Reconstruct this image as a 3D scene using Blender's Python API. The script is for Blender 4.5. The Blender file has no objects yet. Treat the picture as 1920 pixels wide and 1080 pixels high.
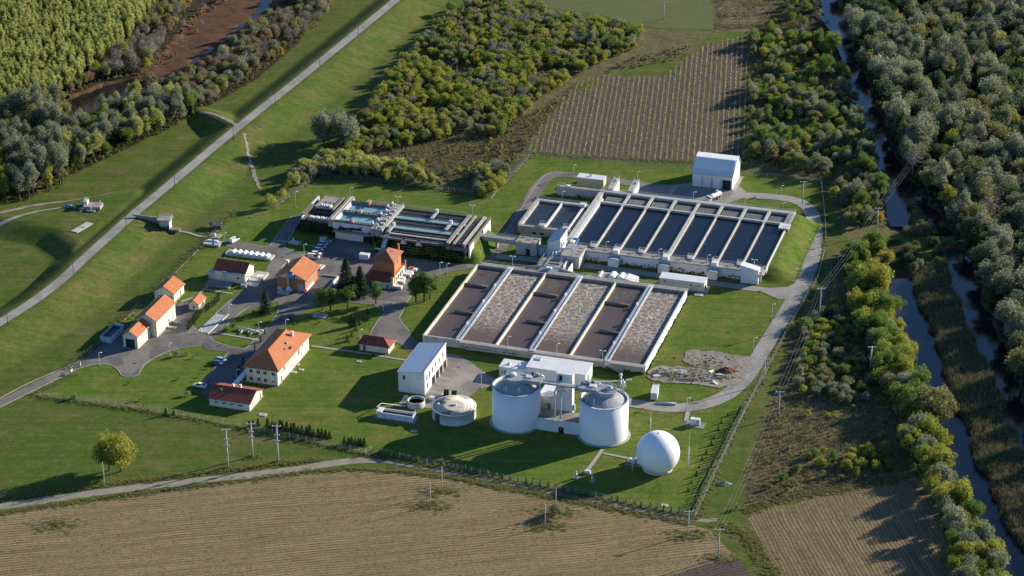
import bpy, math, random
import numpy as np
from mathutils import Vector, Matrix

sc = bpy.context.scene
# ------------------------------------------------------------------ camera
F_PX, PITCH, CAM_H = 4450.0, math.radians(25.3), 400.0
CAM_Y = -CAM_H / math.tan(PITCH)
cam_d = bpy.data.cameras.new('camera'); cam = bpy.data.objects.new('camera', cam_d)
sc.collection.objects.link(cam); sc.camera = cam
cam.location = (0, CAM_Y, CAM_H); cam.rotation_euler = (math.pi / 2 - PITCH, 0, 0)
cam_d.sensor_width = 36; cam_d.lens = F_PX / 1920 * 36; cam_d.clip_start = 5; cam_d.clip_end = 20000
# ------------------------------------------------------------------ sky, sun, exposure
SUN_EL, SUN_AZ = math.radians(18.5), math.radians(61)
w = bpy.data.worlds.new('World'); sc.world = w; w.use_nodes = True
nt = w.node_tree; nt.nodes.clear()
sky = nt.nodes.new('ShaderNodeTexSky'); sky.sky_type = 'NISHITA'; sky.sun_disc = False
sky.sun_elevation = SUN_EL; sky.sun_rotation = SUN_AZ; sky.altitude = 100; sky.air_density = 1.0; sky.dust_density = 0.0; sky.ozone_density = 6.0
bg = nt.nodes.new('ShaderNodeBackground'); bg.inputs[1].default_value = 0.088
wo = nt.nodes.new('ShaderNodeOutputWorld')
nt.links.new(sky.outputs[0], bg.inputs[0]); nt.links.new(bg.outputs[0], wo.inputs[0])
sd = bpy.data.lights.new('sun', 'SUN'); so = bpy.data.objects.new('sun', sd); sc.collection.objects.link(so)
sd.energy = 5.0; sd.angle = math.radians(0.53); sd.color = (1.0, 0.90, 0.74)
sun_v = Vector((math.sin(SUN_AZ) * math.cos(SUN_EL), math.cos(SUN_AZ) * math.cos(SUN_EL), math.sin(SUN_EL)))
so.rotation_euler = sun_v.to_track_quat('Z', 'Y').to_euler(); so.location = (150, 0, 120)
sc.view_settings.view_transform = 'Standard'; sc.view_settings.look = 'None'
sc.view_settings.gamma = 1; sc.view_settings.use_curve_mapping = False
sc.view_settings.exposure = 1.0
sc.cycles.max_bounces = 6; sc.cycles.diffuse_bounces = 4; sc.cycles.glossy_bounces = 2; sc.cycles.transmission_bounces = 2; sc.cycles.transparent_max_bounces = 10
# ------------------------------------------------------------------ coordinates
def P(x, y, z=0.0):
    """photo pixel -> world point at height z"""
    dx = (x - 960) / F_PX; dy = -(y - 540) / F_PX
    d = Vector((dx, math.cos(PITCH) + dy * math.sin(PITCH), -math.sin(PITCH) + dy * math.cos(PITCH)))
    t = (z - CAM_H) / d.z
    return Vector((0, CAM_Y, CAM_H)) + d * t
SA = math.radians(-17.0)
SU = Vector((math.cos(SA), math.sin(SA))); SV = Vector((-math.sin(SA), math.cos(SA)))
SO = P(1000, 800).to_2d()
def W(u, v, z=0.0):
    p = SO + SU * u + SV * v
    return Vector((p.x, p.y, z))
def uv(x, y, z=0.0):
    q = P(x, y, z).to_2d() - SO
    return q.dot(SU), q.dot(SV)
def pix_y(v3):
    r = Vector(v3) - Vector((0, CAM_Y, CAM_H))
    d = r.dot(Vector((0, math.cos(PITCH), -math.sin(PITCH)))); up = r.dot(Vector((0, math.sin(PITCH), math.cos(PITCH))))
    return 540 - F_PX * up / d
def pix_xy(v3):
    r = Vector(v3) - Vector((0, CAM_Y, CAM_H))
    d = r.dot(Vector((0, math.cos(PITCH), -math.sin(PITCH)))); up = r.dot(Vector((0, math.sin(PITCH), math.cos(PITCH))))
    return 960 + F_PX * r.x / d, 540 - F_PX * up / d
def hpx(base, ytop):
    """height of an upright thing standing at pixel base whose top shows at pixel row ytop"""
    b = G(*base); lo, hi = 0.0, 60.0
    for _ in range(40):
        m = (lo + hi) / 2
        if pix_y((b.x, b.y, b.z + m)) > ytop: lo = m
        else: hi = m
    return lo
# ------------------------------------------------------------------ objects
col = sc.collection
def setp(o, label=None, cat=None, group=None, kind=None):
    if label: o['label'] = label
    if cat: o['category'] = cat
    if group: o['group'] = group
    if kind: o['kind'] = kind
    return o
def thing(name, label, cat, loc, rz=None, group=None):
    o = bpy.data.objects.new(name, None); col.objects.link(o); o.empty_display_size = .5
    o.location = loc; o.rotation_euler = (0, 0, SA if rz is None else rz)
    return setp(o, label, cat, group)
class MB:
    """collects faces; build() links them as one mesh object"""
    def __init__(s): s.v = []; s.f = []; s.sm = []
    def add(s, vs, fs, smooth=False):
        n = len(s.v); s.v += [tuple(p) for p in vs]
        for f in fs: s.f.append(tuple(i + n for i in f)); s.sm.append(smooth)
        return s
    def box(s, x0, x1, y0, y1, z0, z1):
        vs = [(x, y, z) for z in (z0, z1) for x, y in ((x0, y0), (x1, y0), (x1, y1), (x0, y1))]
        return s.add(vs, [(3, 2, 1, 0), (4, 5, 6, 7), (0, 1, 5, 4), (1, 2, 6, 5), (2, 3, 7, 6), (3, 0, 4, 7)])
    def prism(s, poly, z0, z1):
        n = len(poly)
        vs = [(p[0], p[1], z0) for p in poly] + [(p[0], p[1], z1) for p in poly]
        return s.add(vs, [tuple(range(n))[::-1], tuple(range(n, 2 * n))] + [(i, (i + 1) % n, n + (i + 1) % n, n + i) for i in range(n)])
    def xprism(s, prof, x0, x1):
        """profile in (y,z) swept along x"""
        n = len(prof)
        vs = [(x0, p[0], p[1]) for p in prof] + [(x1, p[0], p[1]) for p in prof]
        return s.add(vs, [tuple(range(n)), tuple(range(n, 2 * n))[::-1]] + [(i, n + i, n + (i + 1) % n, (i + 1) % n) for i in range(n)])
    def yprism(s, prof, y0, y1):
        n = len(prof)
        vs = [(p[0], y0, p[1]) for p in prof] + [(p[0], y1, p[1]) for p in prof]
        return s.add(vs, [tuple(range(n))[::-1], tuple(range(n, 2 * n))] + [(i, (i + 1) % n, n + (i + 1) % n, n + i) for i in range(n)])
    def lathe(s, prof, cx=0, cy=0, n=32, smooth=True, cap=True):
        """profile [(r,z)...] turned about the z axis"""
        vs = []; fs = []
        for r, z in prof:
            vs += [(cx + r * math.cos(2 * math.pi * i / n), cy + r * math.sin(2 * math.pi * i / n), z) for i in range(n)]
        for k in range(len(prof) - 1):
            fs += [(k * n + i, k * n + (i + 1) % n, (k + 1) * n + (i + 1) % n, (k + 1) * n + i) for i in range(n)]
        s.add(vs, fs, smooth)
        if cap:
            m = len(s.v) - len(vs); L = (len(prof) - 1) * n
            if prof[0][0] > .001: s.f.append(tuple(m + i for i in range(n))[::-1]); s.sm.append(False)
            if prof[-1][0] > .001: s.f.append(tuple(m + L + i for i in range(n))); s.sm.append(False)
        return s
    def tube(s, pts, r, n=6, r2=None):
        pts = [Vector(p) for p in pts]; m = len(pts); vs = []; fs = []
        for k, p in enumerate(pts):
            t = (pts[min(k + 1, m - 1)] - pts[max(k - 1, 0)]).normalized()
            a = t.orthogonal().normalized() if abs(t.z) < .95 else Vector((1, 0, 0))
            a = (a - t * a.dot(t)).normalized(); b = t.cross(a)
            rr = r if r2 is None else r + (r2 - r) * k / (m - 1)
            vs += [p + (a * math.cos(2 * math.pi * i / n) + b * math.sin(2 * math.pi * i / n)) * rr for i in range(n)]
        for k in range(m - 1):
            fs += [(k * n + i, k * n + (i + 1) % n, (k + 1) * n + (i + 1) % n, (k + 1) * n + i) for i in range(n)]
        fs += [tuple(range(n))[::-1], tuple(range((m - 1) * n, m * n))]
        return s.add(vs, fs, n > 7)
    def quad(s, a, b, c, d): return s.add([a, b, c, d], [(0, 1, 2, 3)])
    def mesh(s, name, m=None):
        me = bpy.data.meshes.new(name); me.from_pydata(s.v, [], s.f); me.polygons.foreach_set('use_smooth', s.sm)
        if m: me.materials.append(m)
        me.update(); return me
    def build(s, name, m, parent=None, loc=None):
        o = bpy.data.objects.new(name, s.mesh(name, m)); col.objects.link(o)
        if parent: o.parent = parent
        if loc: o.location = loc
        return o
def box(name, m, parent, *a): return MB().box(*a).build(name, m, parent)
def copy_tree(o, parent=None):
    c = o.copy(); col.objects.link(c); c.parent = parent
    for ch in o.children: copy_tree(ch, c)
    return c
def link_mesh(name, me, parent=None, loc=None, rz=None, scale=None):
    o = bpy.data.objects.new(name, me); col.objects.link(o)
    if parent: o.parent = parent
    if loc is not None: o.location = loc
    if rz is not None: o.rotation_euler = (0, 0, rz)
    if scale is not None: o.scale = scale
    return o
# ------------------------------------------------------------------ materials
class NT:
    def __init__(s, name):
        s.m = bpy.data.materials.new(name); s.m.use_nodes = True; s.t = s.m.node_tree; s.t.nodes.clear()
        s.out = s.n('ShaderNodeOutputMaterial'); s.b = s.n('ShaderNodeBsdfPrincipled'); s.l(s.b.outputs[0], s.out.inputs[0])
        s.pos = None
    def n(s, k, **kw):
        x = s.t.nodes.new(k)
        for a, v in kw.items(): setattr(x, a, v)
        return x
    def l(s, a, b): s.t.links.new(a, b)
    def xyz(s, scale=(1, 1, 1), rot=0, obj=False):
        src = s.n('ShaderNodeTexCoord').outputs['Object'] if obj else s.n('ShaderNodeNewGeometry').outputs['Position']
        mp = s.n('ShaderNodeMapping'); mp.inputs['Scale'].default_value = scale; mp.inputs['Rotation'].default_value = (0, 0, rot)
        s.l(src, mp.inputs[0]); return mp.outputs[0]
    def noise(s, scale, detail=4, rough=.6, vec=None, dist=0):
        x = s.n('ShaderNodeTexNoise'); x.inputs['Scale'].default_value = scale; x.inputs['Detail'].default_value = detail
        x.inputs['Roughness'].default_value = rough; x.inputs['Distortion'].default_value = dist
        s.l(vec if vec is not None else s.xyz(), x.inputs['Vector']); return x.outputs['Fac']
    def ramp(s, fac, stops):
        r = s.n('ShaderNodeValToRGB'); e = r.color_ramp.elements
        while len(e) < len(stops): e.new(.5)
        for i, (p, c) in enumerate(stops):
            e[i].position = p; e[i].color = (c, c, c, 1) if isinstance(c, (int, float)) else (*c, 1)
        s.l(fac, r.inputs[0]); return r.outputs[0]
    def mix(s, fac, a, b, mode='MIX'):
        x = s.n('ShaderNodeMix', data_type='RGBA', blend_type=mode)
        for sock, val in ((x.inputs[0], fac), (x.inputs[6], a), (x.inputs[7], b)):
            if isinstance(val, bpy.types.NodeSocket): s.l(val, sock)
            elif isinstance(val, (int, float)): sock.default_value = val if sock == x.inputs[0] else (val, val, val, 1)
            else: sock.default_value = (*val, 1)
        return x.outputs[2]
    def math(s, op, a, b=0.0, c=None):
        x = s.n('ShaderNodeMath', operation=op)
        for i, val in enumerate((a, b) + ((c,) if c is not None else ())):
            if isinstance(val, bpy.types.NodeSocket): s.l(val, x.inputs[i])
            else: x.inputs[i].default_value = val
        return x.outputs[0]
    def attr(s, name, out='Fac'):
        a = s.n('ShaderNodeAttribute', attribute_name=name); return a.outputs[out]
    def sep(s, v):
        x = s.n('ShaderNodeSeparateXYZ'); s.l(v, x.inputs[0]); return x.outputs
    def color(s, c):
        if isinstance(c, bpy.types.NodeSocket): s.l(c, s.b.inputs['Base Color'])
        else: s.b.inputs['Base Color'].default_value = (*c, 1)
    def set(s, rough=.8, spec=.3, metal=0):
        s.b.inputs['Roughness'].default_value = rough; s.b.inputs['Specular IOR Level'].default_value = spec; s.b.inputs['Metallic'].default_value = metal
    def bump(s, h, dist=.05, strength=1.0):
        x = s.n('ShaderNodeBump'); x.inputs['Distance'].default_value = dist; x.inputs['Strength'].default_value = strength
        s.l(h, x.inputs['Height']); s.l(x.outputs[0], s.b.inputs['Normal'])
def mat(name, c1, c2=None, scale=.6, rough=.75, spec=.3, metal=0, bump=0, streak=False, fine=.18):
    """plain surface with large blotches, fine grain and optional vertical streaks of dirt"""
    k = NT(name); k.set(rough, spec, metal)
    c2 = c2 or tuple(x * .78 for x in c1)
    base = k.mix(k.ramp(k.noise(scale, 5, .65), [(.35, 0), (.68, 1)]), c1, c2)
    if streak:
        st = k.ramp(k.noise(1.0, 4, .7, k.xyz((1.6, 1.6, .12))), [(.48, 0), (.75, 1)])
        base = k.mix(k.math('MULTIPLY', st, .45), base, tuple(x * .5 for x in c2))
    f = k.ramp(k.noise(scale * 9 + 2, 3, .7), [(.25, 1 - fine), (.75, 1 + fine * .4)])
    k.color(k.mix(1.0, base, f, 'MULTIPLY'))
    if bump: k.bump(k.noise(6, 4), bump)
    return k.m
M = {}
M['concrete'] = mat('weathered_concrete', (.36, .335, .30), (.25, .235, .21), .35, .85, streak=True)
M['concrete_light'] = mat('pale_concrete', (.52, .505, .47), (.38, .37, .34), .4, .8, streak=True)
M['concrete_old'] = mat('old_concrete', (.22, .20, .172), (.13, .12, .105), .5, .9, streak=True)
M['cream_cap'] = mat('cream_concrete_cap', (.72, .66, .53), (.58, .52, .42), .4, .8)
M['white'] = mat('white_render', (.70, .69, .67), (.60, .59, .57), .3, .6, streak=False, fine=.05)
M['white_metal'] = mat('white_sheet_metal', (.68, .68, .68), (.60, .60, .61), .3, .4, .4, fine=.05)
M['tank_white'] = mat('tank_cladding', (.66, .665, .67), (.59, .595, .605), .2, .45, .4, fine=.05)
M['cream'] = mat('cream_render', (.76, .70, .52), (.68, .62, .46), .3, .8, streak=True, fine=.06)
M['ochre'] = mat('ochre_sheet', (.62, .50, .27), (.54, .43, .23), .3, .6, fine=.06)
M['brick'] = mat('orange_brick', (.50, .21, .085), (.40, .155, .065), .8, .85, fine=.12)
M['grey'] = mat('grey_paint', (.42, .44, .45), (.33, .35, .36), .5, .6, fine=.1)
M['steel'] = mat('galvanised_steel', (.52, .54, .56), (.42, .44, .46), .8, .45, .5, .6, fine=.1)
M['steel_paint'] = mat('light_grey_steel', (.60, .62, .63), (.50, .52, .54), .8, .5, fine=.1)
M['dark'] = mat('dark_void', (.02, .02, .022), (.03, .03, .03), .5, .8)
M['dark_metal'] = mat('dark_metal', (.06, .06, .065), (.09, .085, .08), .8, .6)
M['wood_pole'] = mat('dark_timber', (.10, .085, .07), (.06, .05, .045), 1.2, .9)
M['blue'] = mat('blue_paint', (.10, .27, .52), (.08, .22, .43), .6, .45, .4, fine=.08)
M['green'] = mat('green_paint', (.03, .27, .09), (.025, .2, .07), .6, .5, fine=.06)
M['orange_paint'] = mat('orange_paint', (.62, .14, .04), (.5, .11, .03), .6, .5)
M['red'] = mat('red_paint', (.45, .04, .03), (.36, .03, .03), .6, .5)
def membrane():
    k = NT('white_membrane'); k.set(.4, .35); v = k.xyz((1, 1, 1), 0, True); x, y, z = k.sep(v)
    f = k.math('FRACT', k.math('MULTIPLY', k.math('ARCTAN2', y, x), 20 / (2 * math.pi))); seam = k.ramp(f, [(0, .95), (.05, 1), (.95, 1), (1, .97)])
    c = k.mix(k.ramp(k.noise(.5, 5, .7), [(.45, 0), (.75, .5)]), (.80, .80, .795), (.70, .69, .66)); k.color(k.mix(1.0, c, seam, 'MULTIPLY')); return k.m
M['pale_blue'] = mat('pale_blue_concrete', (.44, .52, .58), (.36, .43, .49), .4, .7, streak=True)
M['membrane'] = membrane()
def road_mat(name, c1, c2, dark, light):
    """worn paving: repair patches, tar-sealed cracks, oil stains and dusty edges"""
    k = NT(name); k.set(.9, .25)
    c = k.mix(k.ramp(k.noise(.10, 5, .7), [(.36, 0), (.64, 1)]), c1, c2)
    vo = k.n('ShaderNodeTexVoronoi', voronoi_dimensions='2D'); vo.inputs['Scale'].default_value = .16; vo.inputs['Randomness'].default_value = .9; k.l(k.xyz((1, 1, 1), -SA), vo.inputs['Vector'])
    sx = k.sep(vo.outputs['Color'])
    c = k.mix(k.ramp(sx[0], [(.70, 0), (.72, .55)]), c, dark); c = k.mix(k.ramp(sx[1], [(.80, 0), (.82, .45)]), c, light)
    st = k.ramp(k.noise(.55, 5, .75, None, 1.0), [(.58, 0), (.72, .65)]); c = k.mix(st, c, dark)
    ve = k.n('ShaderNodeTexVoronoi', feature='DISTANCE_TO_EDGE', voronoi_dimensions='2D'); ve.inputs['Scale'].default_value = .22; k.l(k.xyz((1, 1, 1), .4), ve.inputs['Vector'])
    c = k.mix(k.ramp(ve.outputs['Distance'], [(0, .6), (.022, 0)]), c, tuple(x * .55 for x in dark))
    c = k.mix(1.0, c, k.ramp(k.noise(3.2, 4, .8), [(.25, .78), (.75, 1.14)]), 'MULTIPLY'); k.color(c); k.bump(k.noise(7, 3), .01); return k.m
M['asphalt'] = road_mat('asphalt', (.180, .163, .148), (.135, .124, .115), (.092, .086, .082), (.235, .215, .19))
M['asphalt_dark'] = road_mat('dark_asphalt', (.135, .127, .12), (.105, .10, .096), (.075, .072, .07), (.175, .165, .15))
M['paving'] = road_mat('concrete_paving', (.275, .255, .225), (.215, .20, .178), (.165, .15, .135), (.325, .305, .27))
M['road_pale'] = road_mat('pale_road', (.315, .298, .272), (.255, .24, .22), (.20, .188, .172), (.36, .34, .31))
M['kerb'] = mat('kerb_concrete', (.38, .355, .315), (.30, .28, .25), .5, .85)
M['gravel'] = mat('gravel_track', (.30, .27, .215), (.20, .185, .135), .25, .95, bump=.03, fine=.3)
M['rubble'] = mat('rubble', (.33, .29, .24), (.18, .155, .13), .6, .95, bump=.08, fine=.3)
M['brown_heap'] = mat('rust_brown_heap', (.17, .075, .05), (.11, .055, .04), .8, .95)
def tiles(name, c1, c2):
    k = NT(name); k.set(.75, .25)
    b = k.mix(k.ramp(k.noise(.5, 5, .7), [(.3, 0), (.7, 1)]), c1, c2)
    wv = k.n('ShaderNodeTexWave', bands_direction='Z'); wv.inputs['Scale'].default_value = 4.2; wv.inputs['Distortion'].default_value = .6; wv.inputs['Detail'].default_value = 1
    k.l(k.xyz(), wv.inputs[0])
    b = k.mix(.35, b, k.mix(1, b, wv.outputs[1], 'MULTIPLY'))
    b = k.mix(k.ramp(k.noise(.9, 5, .75, None, .6), [(.52, 0), (.75, .5)]), b, tuple(x * .62 for x in c2)); b = k.mix(k.ramp(k.noise(.35, 4, .7), [(.56, 0), (.75, .4)]), b, tuple(min(1, x * 1.18 + .03) for x in c1))
    k.color(k.mix(1.0, b, k.ramp(k.noise(4, 4, .85), [(.25, .62), (.75, 1.12)]), 'MULTIPLY'))
    return k.m
M['tile'] = tiles('orange_roof_tile', (.60, .215, .085), (.50, .165, .065))
M['tile_red'] = tiles('dark_red_roof_tile', (.36, .10, .062), (.29, .08, .05))
M['tile_old'] = tiles('old_orange_tile', (.50, .18, .095), (.38, .13, .075))
def corr(name, c, horiz=False, s=4.0):
    k = NT(name); k.set(.45, .4)
    v = k.xyz((1, 1, 1), -SA)
    wv = k.n('ShaderNodeTexWave', bands_direction='Z' if horiz else 'X'); wv.inputs['Scale'].default_value = s; k.l(v, wv.inputs[0])
    b = k.mix(k.ramp(k.noise(.3, 4), [(.35, 0), (.7, 1)]), c, tuple(x * .88 for x in c))
    k.color(k.mix(1.0, b, k.ramp(wv.outputs[1], [(0, .95 if horiz else .88), (.5, 1.0)]), 'MULTIPLY')); k.bump(wv.outputs[1], .01 if horiz else .04)
    return k.m
def clad():
    """tank cladding sheets: vertical seams, ring joints, dirt runs below the rim"""
    k = NT('tank_cladding_sheets'); k.set(.42, .4); v = k.xyz((1, 1, 1), 0, True); x, y, z = k.sep(v)
    ang = k.math('ARCTAN2', y, x); f = k.math('FRACT', k.math('MULTIPLY', ang, 36 / (2 * math.pi))); seam = k.ramp(f, [(0, .90), (.035, 1)])
    ring = k.ramp(k.math('FRACT', k.math('DIVIDE', z, 1.82)), [(0, .90), (.05, 1)])
    cx = k.n('ShaderNodeCombineXYZ'); k.l(k.math('MULTIPLY', ang, 14), cx.inputs[0]); k.l(k.math('MULTIPLY', z, .10), cx.inputs[1])
    run = k.ramp(k.noise(1.0, 5, .75, cx.outputs[0]), [(.5, 0), (.78, .55)]); top = k.ramp(k.math('DIVIDE', z, 14.5), [(.2, .25), (1, 1)])
    c = k.mix(k.math('MULTIPLY', run, top), k.mix(k.noise(.25, 4), (.75, .755, .76), (.68, .685, .69)), (.50, .49, .46))
    c = k.mix(k.ramp(z, [(0, .7), (.055, 0)]), c, (.42, .41, .36))
    c = k.mix(1.0, c, seam, 'MULTIPLY'); k.color(k.mix(1.0, c, ring, 'MULTIPLY')); return k.m
M['corrugated'] = corr('corrugated_sheet', (.74, .75, .77)); M['clad_h'] = clad()
def glass(name, c=(.03, .045, .06)):
    k = NT(name); k.set(.08, .5); k.color(c); return k.m
M['glass'] = glass('window_glass'); M['glass_dark'] = glass('dark_window_glass', (.015, .02, .025))
def liquid(name, c, c2, rough=.12, scale=.25, bscale=1.2, bd=.02, spec=.5):
    k = NT(name); k.set(rough, spec)
    k.color(k.mix(k.ramp(k.noise(scale, 5, .65), [(.35, 0), (.7, 1)]), c, c2)); k.bump(k.noise(bscale, 3), bd); return k.m
M['settler'] = liquid('settler_water', (.007, .011, .022), (.010, .015, .027), .25, spec=.17)
M['settler2'] = liquid('grey_settler_water', (.018, .024, .030), (.025, .031, .036), .3, spec=.25)
M['canal'] = liquid('canal_water', (.014, .012, .014), (.022, .017, .016), .06, .05, .5, .015, spec=.3)
M['sludge'] = liquid('brown_sludge', (.092, .068, .056), (.07, .055, .048), .55, .12, 1.5, .03)
M['turquoise'] = liquid('turquoise_water', (.21, .38, .385), (.17, .32, .335), .35, .15, spec=.3)
M['murk'] = liquid('dark_murky_water', (.038, .032, .032), (.026, .023, .024), .3, spec=.25)
def foam():
    k = NT('foaming_sludge'); k.set(.6, .3)
    v0 = k.xyz((1, 1, 1), 0, True)
    nz = k.n('ShaderNodeTexNoise'); nz.inputs['Scale'].default_value = .32; nz.inputs['Detail'].default_value = 5; k.l(v0, nz.inputs[0])
    ad = k.n('ShaderNodeVectorMath', operation='MULTIPLY_ADD'); k.l(nz.outputs['Color'], ad.inputs[0]); ad.inputs[1].default_value = (5.2, 5.2, 0); k.l(v0, ad.inputs[2])
    def web(scale, wd):
        vo = k.n('ShaderNodeTexVoronoi', feature='DISTANCE_TO_EDGE', voronoi_dimensions='2D'); vo.inputs['Scale'].default_value = scale; k.l(ad.outputs[0], vo.inputs['Vector'])
        return k.ramp(vo.outputs['Distance'], [(0, 1), (wd, .35), (wd * 2.6, 0)])
    wb = k.math('MAXIMUM', k.math('MULTIPLY', web(.36, .06), .85), k.math('MULTIPLY', web(.8, .07), .5))
    y = k.sep(v0)[1]
    yy = k.math('ADD', y, k.math('MULTIPLY', k.math('SUBTRACT', k.noise(.35, 3, .6, v0), .5), 16))
    fade = k.ramp(k.math('DIVIDE', yy, 67.0), [(.14, .05), (.34, 1)])
    patch = k.ramp(k.noise(.3, 5, .7, v0), [(.32, .25), (.62, 1)])
    fac = k.math('MULTIPLY', k.math('MULTIPLY', wb, fade), patch)
    haze = k.math('MULTIPLY', fade, k.ramp(k.noise(1.2, 5, .75, v0), [(.3, .06), (.7, .34)]))
    base = k.mix(haze, (.098, .070, .058), (.27, .235, .19))
    k.color(k.mix(k.math('MINIMUM', k.math('MULTIPLY', fac, 1.35), 1.0), base, (.62, .57, .48))); k.bump(fac, .06)
    return k.m
M['foam'] = foam()
def sludge_algae():
    k = NT('sludge_with_algae'); k.set(.5, .35)
    v0 = k.xyz((1, 1, 1), 0, True); y = k.sep(v0)[1]
    far = k.ramp(k.math('DIVIDE', y, 67.0), [(.72, 0), (.84, 1)])
    a = k.math('MULTIPLY', k.ramp(k.noise(.22, 4, .65, v0, 1.2), [(.52, 0), (.68, .75)]), far)
    b = k.mix(k.noise(.15, 4), (.098, .070, .058), (.076, .056, .047))
    k.color(k.mix(a, b, (.15, .155, .085))); k.bump(k.noise(1.4, 3), .03); return k.m
M['sludge_a'] = sludge_algae()
# ================================================================== terrain
rng = random.Random(7)
def pline(pts, z=0.0): return np.array([[*P(x, y, z).to_2d()] for x, y in pts])
def dist_poly(X, Y, pl, closed=False, signed=False):
    """distance to a polyline, optional side (positive = right of travel) and the run parameter"""
    best = np.full(X.shape, 1e9); side = np.zeros(X.shape); par = np.zeros(X.shape)
    n = len(pl); segs = [(pl[i], pl[(i + 1) % n]) for i in range(n if closed else n - 1)]
    for k, (a, b) in enumerate(segs):
        d = b - a; L2 = max(d @ d, 1e-9)
        t = np.clip(((X - a[0]) * d[0] + (Y - a[1]) * d[1]) / L2, 0, 1)
        qx = a[0] + t * d[0]; qy = a[1] + t * d[1]
        r = np.hypot(X - qx, Y - qy); m = r < best
        best = np.where(m, r, best); par = np.where(m, k + t, par)
        if signed:
            cr = (X - a[0]) * d[1] - (Y - a[1]) * d[0]
            side = np.where(m, np.sign(cr), side)
    return best, side, par
def inside(X, Y, pl):
    c = np.zeros(X.shape, bool); n = len(pl); j = n - 1
    for i in range(n):
        xi, yi = pl[i]; xj, yj = pl[j]
        if yi != yj: c ^= ((yi > Y) != (yj > Y)) & (X < (xj - xi) * (Y - yi) / (yj - yi) + xi)
        j = i
    return c
def sdist(X, Y, pl):
    d, _, _ = dist_poly(X, Y, pl, True); return np.where(inside(X, Y, pl), d, -d)
def sst(t): t = np.clip(t, 0, 1); return t * t * (3 - 2 * t)
LEVEE_Z = 5.0
levee_px = [(-160, 690), (-60, 640), (0, 605), (60, 568), (120, 522), (150, 492), (200, 447), (250, 402), (300, 361), (350, 319), (400, 277), (450, 236), (500, 196), (560, 149), (620, 100), (680, 51), (735, 6), (800, -48)]
levee = pline(levee_px, LEVEE_Z)
ramp_px = [(452, 238, 5.0), (430, 226, 4.6), (400, 212, 3.6), (370, 203, 1.5)]
ramp = np.array([[*P(x, y, z).to_2d()] for x, y, z in ramp_px]); ramp_z = np.array([q[2] for q in ramp_px])
plateau = pline([(-80, 415), (20, 430), (75, 441), (110, 465), (124, 500), (210, 440), (300, 365), (270, 345), (200, 352), (90, 380), (-20, 395), (-80, 402)], 3.6)
pit = pline([(-90, 450), (10, 445), (70, 458), (100, 480), (104, 510), (60, 552), (0, 590), (-90, 640)], 0)
canal_a = pline([(1545, -60), (1552, -10), (1560, 30), (1575, 70), (1595, 118), (1622, 190), (1641, 250), (1660, 300), (1683, 350), (1686, 395), (1690, 425)], -1.1)
canal_b = pline([(1690, 340), (1718, 372), (1745, 405), (1768, 438)], -1.1)
canal_c = pline([(1680, 522), (1692, 560), (1718, 622), (1742, 704), (1782, 822), (1812, 890), (1845, 955), (1880, 1030), (1925, 1130)], -1.1)
canal_d = pline([(1789, 470), (1797, 500), (1819, 562), (1853, 643), (1897, 745), (1950, 850)], -1.1)
mud_poly = pline([(560, -40), (530, 5), (480, 45), (420, 95), (345, 150), (290, 160), (265, 130), (310, 95), (350, 40), (420, -20), (470, -60)], -.9)
wat1 = pline([(530, -30), (505, 14), (455, 52), (390, 100), (335, 140), (312, 146), (345, 122), (425, 66), (475, 28), (498, -10), (510, -40)], -1.1)
wat2 = pline([(95, 215), (130, 185), (190, 160), (265, 148), (255, 195), (180, 208), (120, 226)], -1.1)
def vnoise(X, Y, s, seed):
    r = np.random.RandomState(seed); t = r.rand(64, 64)
    x = X / s; y = Y / s; xi = np.floor(x).astype(int); yi = np.floor(y).astype(int); fx = sst(x - xi); fy = sst(y - yi)
    g = lambda a, b: t[a % 64, b % 64]
    return (g(xi, yi) * (1 - fx) + g(xi + 1, yi) * fx) * (1 - fy) + (g(xi, yi + 1) * (1 - fx) + g(xi + 1, yi + 1) * fx) * fy
def canal_depth(X, Y):
    z = np.zeros(X.shape); wob = (vnoise(X, Y, 7, 3) - .5) * 3.4 + (vnoise(X, Y, 2.6, 4) - .5) * 1.6
    for pl, hw in ((canal_a, 2.1), (canal_b, 1.5), (canal_c, 3.3), (canal_d, 2.3)):
        d, _, _ = dist_poly(X, Y, pl); z = np.minimum(z, -2.3 * np.clip(1 - (d + wob - hw) / 3.4 + .25, 0, 1))
    return z
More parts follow.
